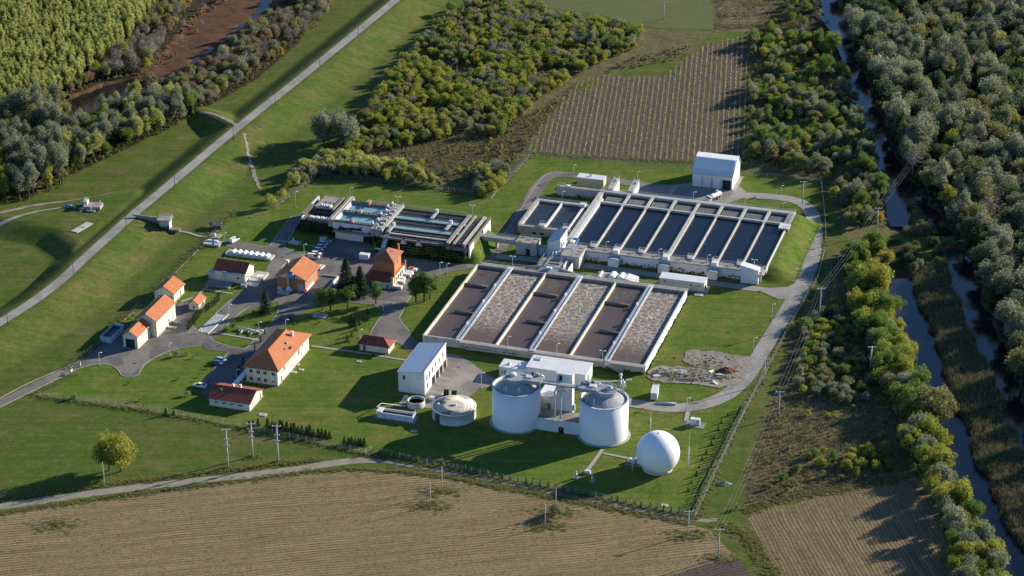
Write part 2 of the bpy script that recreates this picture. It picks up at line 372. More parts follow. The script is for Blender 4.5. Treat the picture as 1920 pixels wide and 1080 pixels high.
def zfun(X, Y):
    X = np.asarray(X, float); Y = np.asarray(Y, float)
    z = np.zeros(X.shape)
    d, s, _ = dist_poly(X, Y, levee, signed=True)
    h = np.where(s > 0, 1 - (d - 2.6) / 20.0, 1 - (d - 2.6) / 14.5)
    z = np.maximum(z, LEVEE_Z * (.55 * sst(h) + .45 * np.clip(h * 1.15 - .075, 0, 1)))
    d, _, par = dist_poly(X, Y, ramp)
    rz = np.interp(par, range(len(ramp_z)), ramp_z)
    z = np.maximum(z, np.clip(rz - np.maximum(d - 2.2, 0) * .38, 0, 9))
    z = np.maximum(z, 4.0 * sst(.35 + sdist(X, Y, plateau) / 16.0))
    z = z - 2.0 * sst(sdist(X, Y, pit) / 14.0)
    # plant earthworks, site frame
    U = (X - SO.x) * SU.x + (Y - SO.y) * SU.y; V = (X - SO.x) * SV.x + (Y - SO.y) * SV.y
    side = np.minimum(np.clip((U + 107) / 4, 0, 1), np.clip((-58.5 - U) / 5.5, 0, 1))
    z = np.maximum(z, 4.4 * side * np.minimum(np.clip((V - 123.5) / 4.0, 0, 1), np.clip((153 - V) / 3, 0, 1)))
    z = z - 2.6 * np.clip((U + 124) / 6, 0, 1) * np.clip((-72 - U) / 8, 0, 1) * np.minimum(np.clip((178.5 - V) / 4.6, 0, 1), np.clip((V - 155) / 4, 0, 1))
    er = np.clip((66 - U) / 11.5, 0, 1) * np.clip((U - 50) / 2, 0, 1)
    z = np.maximum(z, 3.9 * sst(er) * np.minimum(np.clip((V - 141) / 8, 0, 1), np.clip((206 - V) / 3, 0, 1)))
    # rolling, uneven ground outside the plant
    lump = (vnoise(X, Y, 9, 1) - .5) * .5 + (vnoise(X, Y, 3.5, 2) - .5) * .22
    z = z + canal_depth(X, Y)
    for pl, dep in ((mud_poly, .95), (wat1, .32), (wat2, 1.5)):
        z = z - dep * sst((sdist(X, Y, pl) + (vnoise(X, Y, 6, 8) - .5) * 7 + (vnoise(X, Y, 2.4, 9) - .5) * 2.5) / 3.0 + .3)
    far = np.clip((np.hypot(X, Y - 60) - 600) / 500, 0, 1)
    return z * (1 - far)
def gz_arr(p): return zfun(p[:, 0], p[:, 1])
fence_px = [(62, 742), (330, 778), (480, 808), (690, 852), (900, 893), (1100, 932), (1305, 972), (1345, 880), (1392, 780), (1440, 690), (1502, 575), (1533, 525), (1549, 462), (1541, 342), (1395, 330), (1290, 318), (1130, 305), (995, 293), (955, 335), (918, 372), (830, 357), (700, 340), (590, 334), (515, 388), (440, 396), (405, 432), (300, 540), (205, 625), (130, 692)]
plant_poly = pline(fence_px)
scrub_polys = [pline(q) for q in (
    [(600, 300), (640, 260), (720, 130), (830, 30), (900, -10), (1000, 20), (1180, 50), (1330, 60), (1300, 100), (1130, 140), (1040, 210), (990, 285), (940, 345), (918, 366), (830, 350), (700, 330), (600, 325)],
    [(1400, 60), (1480, 0), (1540, 0), (1640, 260), (1690, 440), (1590, 450), (1545, 345), (1400, 318)],
    [(1480, 620), (1530, 560), (1560, 470), (1620, 455), (1700, 600), (1770, 800), (1800, 950), (1745, 888), (1600, 912), (1400, 955), (1390, 900), (1440, 760)],
    [(1338, -60), (1490, -60), (1450, 40), (1400, 60), (1338, 58)])]
forest_polys = [pline(q) for q in (
    [(1560, -80), (1600, 100), (1660, 290), (1720, 350), (1790, 450), (1830, 540), (1930, 760), (2100, 900), (2100, -80)],
    [(-100, -80), (640, -80), (560, 80), (480, 150), (380, 205), (240, 278), (120, 335), (-100, 378)],
    [(1500, -80), (1560, 0), (1600, 120), (1480, 90), (1400, 50), (1480, 0)],
    [(1590, 455), (1690, 450), (1760, 740), (1850, 960), (1920, 1120), (1790, 1120), (1760, 900), (1690, 700), (1620, 560)])]
reed_poly = pline([(1702, 540), (1735, 505), (1780, 470), (1800, 530), (1830, 610), (1868, 690), (1905, 775), (1960, 880), (1960, 1120), (1915, 1080), (1870, 985), (1832, 905), (1798, 820), (1765, 735), (1738, 650), (1712, 590)])
reed_poly2 = pline([(1700, 375), (1722, 395), (1755, 440), (1700, 445), (1690, 410)])
def fill_attr(X, Y, polys, soft):
    a = np.zeros(X.shape)
    for pl in polys: a = np.maximum(a, np.clip(.5 + sdist(X, Y, pl) / soft, 0, 1))
    return a
xs = np.concatenate([[-9000, -4000, -1800, -900, -520, -400], np.arange(-330, 331, 1.25), [400, 520, 900, 1800, 4000, 9000]])
ys = np.concatenate([[-9000, -4000, -1800, -900, -520, -340], np.arange(-270, 431, 1.25), [500, 620, 900, 1800, 4000, 12000]])
GX, GY = np.meshgrid(xs, ys); fx, fy = GX.ravel(), GY.ravel()
fz = zfun(fx, fy)
lawn = np.clip(.5 + sdist(fx, fy, plant_poly) / 2.0, 0, 1)
near = (np.abs(fx) < 340)
scrub = fill_attr(fx, fy, scrub_polys, 8); forest = fill_attr(fx, fy, forest_polys, 8)
mud = np.maximum(np.clip(.5 + sdist(fx, fy, mud_poly) / 5, 0, 1), np.clip(.6 + sdist(fx, fy, wat2) / 6, 0, 1))
mud = np.maximum(mud, np.clip((-.25 - canal_depth(fx, fy)) / .6, 0, 1))
reedm = np.maximum(np.clip(.5 + sdist(fx, fy, reed_poly) / 4, 0, 1), np.clip(.5 + sdist(fx, fy, reed_poly2) / 4, 0, 1))
dl, sl, _ = dist_poly(fx, fy, levee, signed=True)
meadow_levee = np.clip(1 - (dl - 16) / 6, 0, 1)
out = (1 - lawn) * (1 - meadow_levee)
fz = fz + np.where(near, (vnoise(fx, fy, 9, 1) - .5) * .5 + (vnoise(fx, fy, 3.2, 2) - .5) * .3, 0) * np.maximum(np.maximum(scrub, forest), reedm) * out
_nx = len(xs); _X0, _Y0 = -330.0, -270.0; _FZ = fz.reshape(len(ys), len(xs))
def gz(x, y):
    """terrain height by lookup in the ground grid"""
    i = (x - _X0) / 1.25 + 6; j = (y - _Y0) / 1.25 + 6
    i = min(max(i, 6.0), _nx - 9.0); j = min(max(j, 6.0), len(ys) - 9.0)
    i0, j0 = int(i), int(j); a, b = i - i0, j - j0
    return float((_FZ[j0, i0] * (1 - a) + _FZ[j0, i0 + 1] * a) * (1 - b) + (_FZ[j0 + 1, i0] * (1 - a) + _FZ[j0 + 1, i0 + 1] * a) * b)
def G(x, y):
    """photo pixel -> point on the terrain"""
    z = 0.0
    for _ in range(14):
        p = P(x, y, z); z = z * .4 + gz(p.x, p.y) * .6
    return P(x, y, z)
def grid_mesh(name, nx, ny, x, y, z):
    me = bpy.data.meshes.new(name); nv = nx * ny
    me.vertices.add(nv); me.vertices.foreach_set('co', np.stack([x, y, z], 1).astype(np.float32).ravel())
    i = np.arange((nx - 1) * (ny - 1)); r = i // (nx - 1); c = i % (nx - 1); a = r * nx + c
    q = np.stack([a, a + 1, a + nx + 1, a + nx], 1).astype(np.int32)
    me.loops.add(q.size); me.loops.foreach_set('vertex_index', q.ravel())
    me.polygons.add(len(q)); me.polygons.foreach_set('loop_start', (np.arange(len(q)) * 4).astype(np.int32)); me.polygons.foreach_set('loop_total', np.full(len(q), 4, np.int32))
    me.polygons.foreach_set('use_smooth', np.ones(len(q), bool)); me.update(); me.validate(); return me
me = grid_mesh('ground', len(xs), len(ys), fx, fy, fz)
for nm, ar in (('lawn', lawn), ('scrub', scrub), ('forest', forest), ('mud', mud), ('reed', reedm)):
    a = me.attributes.new(nm, 'FLOAT', 'POINT'); a.data.foreach_set('value', ar.astype(np.float32))
def ground_mat():
    k = NT('ground_cover'); k.set(.95, .06)
    n1 = k.noise(.018, 4, .6); n2 = k.noise(.11, 5, .65); n3 = k.noise(1.1, 4, .75); n4 = k.noise(4.5, 3, .8)
    meadow = k.mix(k.ramp(n2, [(.36, 0), (.62, 1)]), (.074, .122, .018), (.124, .132, .036))
    meadow = k.mix(k.ramp(n1, [(.5, 0), (.68, .6)]), meadow, (.066, .136, .016))
    meadow = k.mix(k.ramp(k.noise(.07, 6, .75), [(.54, 0), (.74, .75)]), meadow, (.20, .165, .085))
    lawnc = k.mix(k.ramp(n2, [(.38, 0), (.68, 1)]), (.082, .148, .017), (.140, .172, .032))
    lawnc = k.mix(k.ramp(k.noise(.06, 6, .8), [(.47, 0), (.70, .9)]), lawnc, (.195, .178, .055))
    lawnc = k.mix(k.ramp(k.noise(.32, 4, .7), [(.58, 0), (.8, .5)]), lawnc, (.056, .092, .014))
    scr = k.mix(k.ramp(k.noise(.22, 5, .75), [(.38, 0), (.62, 1)]), (.155, .122, .070), (.098, .115, .038))
    scr = k.mix(k.ramp(n3, [(.5, 0), (.75, .7)]), scr, (.25, .195, .115))
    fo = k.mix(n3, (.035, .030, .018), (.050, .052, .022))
    mu = k.mix(k.ramp(n2, [(.35, 0), (.65, 1)]), (.135, .075, .042), (.095, .055, .036))
    re = k.mix(n3, (.085, .078, .045), (.055, .06, .03))
    def edge(nm):
        a = k.math('ADD', k.attr(nm), k.math('MULTIPLY', k.math('SUBTRACT', k.noise(.5, 4, .7), .5), .7)); return k.ramp(a, [(.4, 0), (.6, 1)])
    mow = k.noise(1.0, 3, .6, k.xyz((.03, .55, .03), -SA)); lawnc = k.mix(1.0, lawnc, k.ramp(mow, [(.35, .86), (.65, 1.12)]), 'MULTIPLY')
    mow2 = k.noise(1.0, 4, .7, k.xyz((.02, .4, .02), .92)); meadow = k.mix(1.0, meadow, k.ramp(mow2, [(.35, .82), (.65, 1.1)]), 'MULTIPLY')
    bald = k.ramp(k.noise(.19, 6, .8, None, .8), [(.60, 0), (.72, .8)]); lawnc = k.mix(bald, lawnc, (.15, .125, .062)); meadow = k.mix(bald, meadow, (.145, .12, .065))
    c = k.mix(k.ramp(k.attr('lawn'), [(.45, 0), (.55, 1)]), meadow, lawnc)
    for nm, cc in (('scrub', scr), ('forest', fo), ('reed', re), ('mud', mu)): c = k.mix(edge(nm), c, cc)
    c = k.mix(1.0, c, k.ramp(n4, [(.25, .62), (.75, 1.22)]), 'MULTIPLY')
    c = k.mix(1.0, c, k.ramp(n3, [(.3, .8), (.7, 1.12)]), 'MULTIPLY')
    c = k.mix(1.0, c, k.ramp(k.noise(.42, 5, .8), [(.30, .70), (.70, 1.22)]), 'MULTIPLY')
    k.color(c); k.bump(k.math('ADD', n3, n4), .10); return k.m
M['ground'] = ground_mat(); me.materials.append(M['ground'])
ground = link_mesh('ground', me); setp(ground, 'grassy ground with a raised levee and lawns around the plant', kind='structure')
# ------------------------------------------------------------------ water
def ribbon_pts(pl, hw):
    pl = np.asarray(pl); n = len(pl); L = []; R = []
    for i in range(n):
        t = pl[min(i + 1, n - 1)] - pl[max(i - 1, 0)]; t = t / np.hypot(*t); nn = np.array([-t[1], t[0]])
        L.append(pl[i] + nn * hw); R.append(pl[i] - nn * hw)
    return L, R
def resample(pl, step):
    out = [np.asarray(pl[0])]
    for a, b in zip(pl, pl[1:]):
        a, b = np.asarray(a), np.asarray(b); n = max(1, int(math.hypot(*(b - a)) / step))
        out += [a + (b - a) * (i + 1) / n for i in range(n)]
    return out
def smooth(pl, it=2):
    pl = [np.asarray(p) for p in pl]
    for _ in range(it):
        q = [pl[0]]
        for a, b in zip(pl, pl[1:]): q += [a * .75 + b * .25, a * .25 + b * .75]
        pl = q + [pl[-1]]
    return pl
def water(name, pls, label):
    mb = MB()
    for pl, hw in pls:
        if hw is None: mb.add([(p[0], p[1], -1.1) for p in pl], [tuple(range(len(pl)))])
        else:
            L, R = ribbon_pts(pl, hw); n = len(L)
            mb.add([(*p, -1.1) for p in L] + [(*p, -1.1) for p in R], [(i, n + i, n + i + 1, i + 1) for i in range(n - 1)])
    o = mb.build(name, M['canal']); return setp(o, label, kind='structure')
water('canal', [(canal_a, 9)], 'dark still canal running between wooded banks')
WB=water("canal", [(canal_b, 4.2)], 'short side arm of the canal north of the causeway'); WB.location.z = -.006
water('canal', [(canal_c, 9.5)], 'dark blue canal between the willow belt and the reed bank')
water('canal', [(canal_d, 7)], 'narrow canal arm along the foot of the dark wood')
water('pond', [(wat1, None)], 'grey shallow oxbow water winding through brown mud')
water('pond', [(wat2, None)], 'small silted pond among the riverside trees')
# ------------------------------------------------------------------ sheets: fields, roads, yards
LV = [0.012]
def sheet(name, px, m, label, kind='structure', rough=0.0, z=None, step=2.0, world=False):
    pl = [np.array([*P(x, y).to_2d()]) for x, y in px] if not world else [np.asarray(p) for p in px]
    if rough:
        pl = resample(pl + [pl[0]], step)[:-1]
        pl = [p + np.array([rng.gauss(0, rough), rng.gauss(0, rough)]) for p in pl]
    if z is None: LV[0] += .004; z = LV[0]
    o = MB().add([(p[0], p[1], z) for p in pl], [tuple(range(len(pl)))]).build(name, m); return setp(o, label, kind=kind)
def ribbon(name, px, width, m, label, drape=False, z=None, rough=0.0, it=2, kind='structure', zc=0.0):
    pl = smooth([np.array([*P(x, y, zc).to_2d()]) for x, y in px], it)
    pl = resample(pl, 2.0)
    L, R = ribbon_pts(pl, width / 2)
    if rough:
        L = [p + np.array([rng.gauss(0, rough), rng.gauss(0, rough)]) for p in L]; R = [p + np.array([rng.gauss(0, rough), rng.gauss(0, rough)]) for p in R]
    if z is None: LV[0] += .004; z = LV[0]
    n = len(L)
    zz = (lambda p: gz(p[0], p[1]) + z + .05) if drape else (lambda p: z)
    C = [(a + b) / 2 for a, b in zip(L, R)]
    vs = [(*p, zz(p)) for p in L] + [(*p, zz(p)) for p in C] + [(*p, zz(p)) for p in R]
    fs = [(i, n + i, n + i + 1, i + 1) for i in range(n - 1)] + [(n + i, 2 * n + i, 2 * n + i + 1, n + i + 1) for i in range(n - 1)]
    o = MB().add(vs, fs).build(name, m); return setp(o, label, kind=kind)
def row_field(name, c1, c2, c3, rot, period, seed=0):
    k = NT(name); k.set(.95, .15)
    v = k.xyz((1, 1, 1), rot)
    x, y, _ = k.sep(v)
    yy = k.math('ADD', y, k.math('MULTIPLY', k.noise(.02, 3), 5))
    fine = k.math('SINE', k.math('MULTIPLY', yy, 2 * math.pi / period)); 
    cx = k.n('ShaderNodeCombineXYZ'); k.l(k.math('MULTIPLY', x, .03), cx.inputs[0]); k.l(k.math('MULTIPLY', yy, .5), cx.inputs[1]); cx.inputs[2].default_value = seed
    bands = k.noise(1.0, 5, .7, cx.outputs[0])
    c = k.mix(k.ramp(bands, [(.36, 0), (.64, 1)]), c1, c2)
    c = k.mix(k.ramp(k.noise(.05, 5, .65), [(.5, 0), (.72, .7)]), c, c3)
    c = k.mix(k.ramp(k.noise(.16, 6, .8, None, .7), [(.56, 0), (.72, .7)]), c, tuple(q * .62 for q in c2))
    c = k.mix(1.0, c, k.ramp(k.math('MULTIPLY_ADD', fine, .5, .5), [(0, .72), (1, 1.12)]), 'MULTIPLY')
    c = k.mix(1.0, c, k.ramp(k.noise(2.2, 4, .8), [(.25, .72), (.75, 1.18)]), 'MULTIPLY')
    k.color(c); k.bump(k.math('ADD', k.math('MULTIPLY', fine, .2), k.noise(2.5, 4, .8)), .10); return k.m
def dirang(a, b):
    d = P(*b) - P(*a); return math.atan2(d.y, d.x)
stub_px = [(-60, 972), (60, 955), (200, 935), (350, 915), (500, 895), (620, 880), (700, 878), (780, 886), (900, 908), (1000, 927), (1100, 948), (1200, 966), (1290, 984), (1335, 996), (1365, 1030), (1395, 1090), (1410, 1150), (-60, 1150)]
stub_ang = dirang((0, 1035), (480, 990))
sheet('stubble_field', stub_px, row_field('maize_stubble', (.295, .220, .115), (.185, .136, .072), (.235, .195, .08), -stub_ang, 1.5, 1), 'harvested tan stubble field in front of the plant fence', rough=.35)
sheet('ploughed_field', [(1190, 1150), (1240, 1085), (1310, 1062), (1385, 1046), (1412, 1090), (1430, 1150)], row_field('ploughed_earth', (.10, .078, .066), (.078, .062, .052), (.09, .07, .06), -dirang((1300, 1070), (1390, 1048)), 1.6, 2), 'dark ploughed strip beyond the stubble', rough=.3)
stub2_px = [(1398, 972), (1440, 950), (1480, 938), (1600, 919), (1700, 899), (1752, 893), (1775, 960), (1795, 1030), (1815, 1150), (1500, 1150), (1455, 1070), (1425, 1015)]
stub2_ang = dirang((1488, 990), (1538, 1079))
sheet('stubble_field', stub2_px, row_field('rowed_stubble', (.245, .182, .10), (.145, .108, .062), (.195, .16, .07), -stub2_ang, 1.35, 3), 'rowed stubble field beside the canal willows', rough=.35)
vine_px = [(986, 278), (1010, 240), (1050, 190), (1095, 150), (1135, 141), (1240, 146), (1285, 112), (1330, 80), (1398, 70), (1402, 160), (1404, 300), (1300, 306), (1200, 300), (1100, 293), (1000, 287)]
vine_ang = dirang((1161.5, 293), (1185, 145))
sheet('orchard_soil', vine_px, row_field('orchard_earth', (.128, .096, .078), (.102, .078, .064), (.118, .105, .055), -vine_ang, 1.0, 4), 'bare grey-brown soil of the young orchard plot', rough=.5)
sheet('crop_field', [(905, -60), (1336, -60), (1338, 56), (1225, 52), (1150, 32), (1000, 10), (930, -5)], row_field('young_crop', (.095, .125, .035), (.12, .13, .05), (.15, .13, .065), -dirang((950, 20), (1330, 30)), 3.0, 5), 'flat green field of young crop beyond the thicket', rough=.4)
sheet('weedy_field', [(1342, -60), (1478, -60), (1440, 40), (1400, 58), (1344, 60)], row_field('dry_weeds_earth', (.20, .165, .095), (.145, .13, .065), (.12, .12, .05), 0, 5, 6), 'dry tan weedy field beside the far copse', rough=.4)
ribbon('dirt_track', [(-40, 957), (60, 941), (200, 921), (400, 898), (520, 886), (610, 871), (660, 864), (705, 862)], 4.2, M['gravel'], 'pale gravel farm track along the stubble field', rough=.16)
ribbon('field_edge_track', [(700, 862), (800, 878), (950, 905), (1120, 940), (1300, 976), (1345, 975)], 2.2, M['rubble'], 'bare earth strip along the south fence', rough=.25)
# levee road
ribbon('levee_road', levee_px, 4.6, M['road_pale'], 'pale narrow road along the top of the grassy levee', drape=True, it=2, zc=LEVEE_Z)
ribbon('levee_track', [(446, 240), (425, 224), (398, 211), (372, 203)], 2.2, M['gravel'], 'stony track dropping off the levee road', drape=True, zc=4.2, rough=.2)
ribbon('stone_chute', [(458, 258), (466, 285), (476, 318), (488, 345)], 1.5, M['rubble'], 'broken stone drain chute running down the levee slope', drape=True, zc=2.5, rough=.3)
ribbon('meadow_track', [(-40, 398), (20, 385), (60, 375), (110, 369), (170, 364), (230, 357)], 2.0, M['gravel'], 'worn earth track across the meadow by the trees', drape=True, zc=2.5, rough=.3)
ribbon('meadow_track', [(-30, 428), (20, 415), (60, 402), (100, 394), (132, 392)], 2.0, M['road_pale'], 'concrete path leading to the levee outlet', drape=True, zc=3.0, rough=.1)
# plant roads
A_, D_ = M['asphalt'], M['asphalt_dark']
sheet('entrance_road', [(-60, 800), (-60, 774), (30, 735), (95, 702), (150, 680), (172, 662), (186, 643), (236, 630), (300, 600), (345, 596), (372, 618), (392, 636), (378, 648), (340, 652), (312, 660), (285, 673), (266, 688), (260, 706), (228, 706), (224, 696), (212, 686), (192, 682), (160, 686), (120, 704), (60, 734), (0, 764)], A_, 'asphalt entrance road and turning area by the garages')
sheet('garage_yard', [(296, 640), (332, 572), (350, 560), (372, 588), (356, 602), (350, 624), (330, 648)], A_, 'stained asphalt yard behind the clipped hedge')
sheet('service_road', [(366, 626), (400, 592), (435, 560), (462, 540), (480, 522), (500, 512), (520, 500), (520, 548), (500, 560), (470, 572), (445, 590), (418, 616), (398, 640)], A_, 'asphalt road past the weighbridge')
sheet('loop_road', [(382, 655), (380, 640), (392, 630), (400, 640), (428, 649), (460, 655), (490, 625), (518, 592), (524, 576), (545, 566), (580, 575), (560, 592), (530, 612), (500, 650), (490, 690), (462, 694), (440, 725), (425, 740), (378, 740), (372, 727), (400, 690), (428, 661)], D_, 'dark asphalt loop and car park beside the office')
sheet('main_yard', [(440, 590), (470, 556), (490, 520), (508, 490), (515, 472), (502, 466), (525, 438), (548, 405), (566, 402), (560, 420), (540, 452), (528, 462), (548, 472), (600, 478), (603, 462), (628, 442), (668, 448), (712, 452), (716, 470), (760, 486), (850, 494), (894, 489), (926, 468), (944, 478), (896, 500), (832, 512), (800, 522), (786, 540), (766, 560), (758, 578), (748, 596), (756, 608), (768, 622), (776, 640), (757, 650), (740, 640), (690, 635), (704, 606), (720, 588), (700, 572), (640, 566), (600, 568), (582, 578), (530, 588), (520, 566), (498, 570), (470, 582)], A_, 'wide asphalt yard between the brick buildings')
sheet('side_road', [(416, 452), (430, 450), (470, 457), (510, 465), (520, 474), (505, 478), (470, 471), (425, 463)], A_, 'short asphalt spur above the vaulted skylights')
ribbon('yard_road', [(752, 636), (768, 645), (784, 656), (800, 664)], 6.0, A_, 'short curved road between the small garage and the white block')
sheet('concrete_yard', [(790, 760), (806, 716), (838, 664), (858, 666), (884, 680), (905, 697), (932, 712), (930, 724), (900, 728), (880, 744), (845, 765), (800, 766)], M['paving'], 'pale concrete yard beside the white two-storey block')
ribbon('perimeter_road', [(934, 470), (955, 437), (975, 405), (998, 368), (1012, 345), (1028, 330), (1050, 326), (1110, 333), (1200, 346), (1300, 358)], 6.0, A_, 'perimeter road around the two-basin tank')
sheet('hall_yard', [(1180, 352), (1255, 348), (1300, 342), (1388, 350), (1400, 362), (1398, 370), (1362, 382), (1330, 388), (1290, 381), (1240, 373), (1190, 366)], M['paving'], 'concrete yard in front of the white hall')
ribbon('perimeter_road', [(1370, 366), (1420, 367), (1462, 370), (1494, 376), (1515, 388), (1525, 404), (1529, 440), (1526, 475), (1514, 517), (1494, 552), (1464, 602), (1430, 656), (1404, 702), (1378, 731), (1342, 753), (1296, 764), (1250, 766), (1190, 757), (1140, 748), (1090, 742)], 6.2, M['road_pale'], 'pale perimeter road sweeping round the lawn beside the east fence')
ribbon('perimeter_road', [(1500, 548), (1468, 549), (1420, 542), (1330, 531), (1250, 519), (1160, 506), (1090, 497), (1030, 492), (985, 485), (930, 481)], 4.6, M['road_pale'], 'narrow service road between the long tanks')
sheet('forecourt', [(1488, 560), (1460, 562), (1430, 548), (1440, 540), (1478, 538), (1512, 520)], M['road_pale'], 'flared junction of the service road and the perimeter road')
def path(px, wd=1.1, label='narrow concrete footpath across the lawn'): return ribbon('footpath', px, wd, M['kerb'], label, it=0)
path([(578, 648), (670, 661), (770, 677)], label='concrete footpath between the office and the small garage')
path([(398, 623), (440, 630), (486, 638)], label='concrete footpath across the grass island')
path([(1130, 843), (1112, 868), (1098, 886)], 1.4, 'concrete footpath from the digesters to the gas valves'); path([(1131, 850), (1190, 862)], 1.2, 'short concrete footpath to the gas balloon')
path([(340, 566), (368, 556), (400, 528)], 1.0, 'footpath behind the small tiled huts'); path([(380, 542), (436, 551)], 1.0, 'footpath in front of the crane slab')
path([(520, 451), (590, 462)], .9, 'thin footpath through the shaded grass'); path([(1290, 772), (1286, 790)], 1.6, 'short concrete path to the transformer pad')
path([(1255, 366), (1262, 357), (1268, 350)], 1.3, 'footpath from the settling tank to the hall road')
path([(1098, 715), (1140, 716), (1185, 712)], 1.3, 'footpath along the tank foot beside the engine house')
path([(395, 444), (405, 447)], 1.0, 'footpath stub by the fence'); path([(338, 434), (355, 437), (372, 443), (398, 446)], 1.2, 'footpath dropping from the levee intake')
# kerbs along road edges
def kerb(px, label, it=1, h=.12):
    pl = resample(smooth([np.array([*P(x, y).to_2d()]) for x, y in px], it), 3.0); L, R = ribbon_pts(pl, .16); n = len(L)
    vs = [(*p, z) for z in (0, h) for s in (L, R) for p in s]
    fs = []
    for i in range(n - 1):
        fs += [(2 * n + i, 3 * n + i, 3 * n + i + 1, 2 * n + i + 1), (i, 2 * n + i, 2 * n + i + 1, i + 1), (n + i, n + i + 1, 3 * n + i + 1, 3 * n + i)]
    return setp(MB().add(vs, fs).build('kerb', M['kerb']), label, kind='structure')
for px in ([(-20, 757), (60, 715), (120, 690), (160, 672)], [(0, 764), (60, 734), (120, 704), (160, 686), (192, 682), (212, 686), (224, 696), (228, 706), (260, 706), (266, 688), (285, 673), (312, 660), (340, 652), (378, 648)],
           [(372, 728), (428, 661)], [(392, 630), (400, 640), (428, 649), (460, 655)], [(460, 655), (490, 625), (518, 592), (524, 576)], [(690, 635), (704, 606), (720, 588)], [(748, 596), (756, 608), (768, 622)],
           [(860, 495), (894, 489), (926, 468), (955, 428), (990, 371), (1008, 342), (1026, 325), (1052, 321)], [(832, 512), (800, 522), (786, 540), (766, 560), (758, 578), (748, 596)],
           [(366, 626), (400, 592), (435, 560)], [(420, 616), (445, 590), (470, 574)], [(546, 406), (520, 441), (502, 466), (470, 457)], [(568, 402), (560, 420), (540, 452), (530, 462), (548, 472), (600, 478)]):
    kerb(px, 'pale concrete kerb along an asphalt edge')
# ================================================================== tanks and process structures
def rail(parent, pts, h=1.0, step=2.0, m=None, name='railing'):
    mb = MB()
    for a, b in zip(pts, pts[1:]):
        a, b = Vector(a), Vector(b); n = max(1, round((b - a).length / step))
        for i in range(n + 1):
            p = a.lerp(b, i / n); mb.tube([p, p + Vector((0, 0, h))], .045, 4)
        for k in (.55, 1.0): mb.tube([a + Vector((0, 0, h * k)), b + Vector((0, 0, h * k))], .04, 4)
    return mb.build(name, m or M['steel_paint'], parent)
def ivy(parent, pts, seed, hmax=1.8, n=60, name='creeper', full=False):
    """dark leafy growth climbing a wall; pts = list of (u,v) along the wall foot, outward normal implied"""
    r = random.Random(seed); mb = MB()
    for (x0, y0), (x1, y1) in zip(pts, pts[1:]):
        L = math.hypot(x1 - x0, y1 - y0); nx, ny = (y1 - y0) / L, -(x1 - x0) / L
        for i in range(int(n * L / 10)):
            t = r.random(); c = .5 + .5 * math.sin(t * L * .9 + seed) * math.sin(t * L * .37 + 2 * seed)
            z = r.random() * hmax * (.85 + .15 * c) if full else r.random() ** 1.5 * hmax * (.25 + c); o = r.random() * .35
            x, y = x0 + (x1 - x0) * t + nx * o, y0 + (y1 - y0) * t + ny * o; s = r.uniform(.18, .42)
            a = Vector((r.gauss(0, 1), r.gauss(0, 1), r.gauss(0, 1))).normalized(); b = a.orthogonal().normalized(); c2 = Vector((x, y, z))
            mb.quad(c2 + a * s, c2 + b * s, c2 - a * s, c2 - b * s)
    return mb.build(name, M['ivy'], parent)
k = NT('creeper_leaves'); k.set(.8, .2); k.color(k.mix(k.noise(1.2), (.018, .035, .012), (.04, .05, .015))); M['ivy'] = k.m
k = NT('red_creeper_leaves'); k.set(.8, .2); k.color(k.mix(k.noise(1.2), (.16, .018, .02), (.05, .03, .015))); M['ivy_red'] = k.m
M['blue_roof'] = mat('blue_sheet_roof', (.20, .29, .42), (.18, .26, .38), .3, .5, fine=.05)
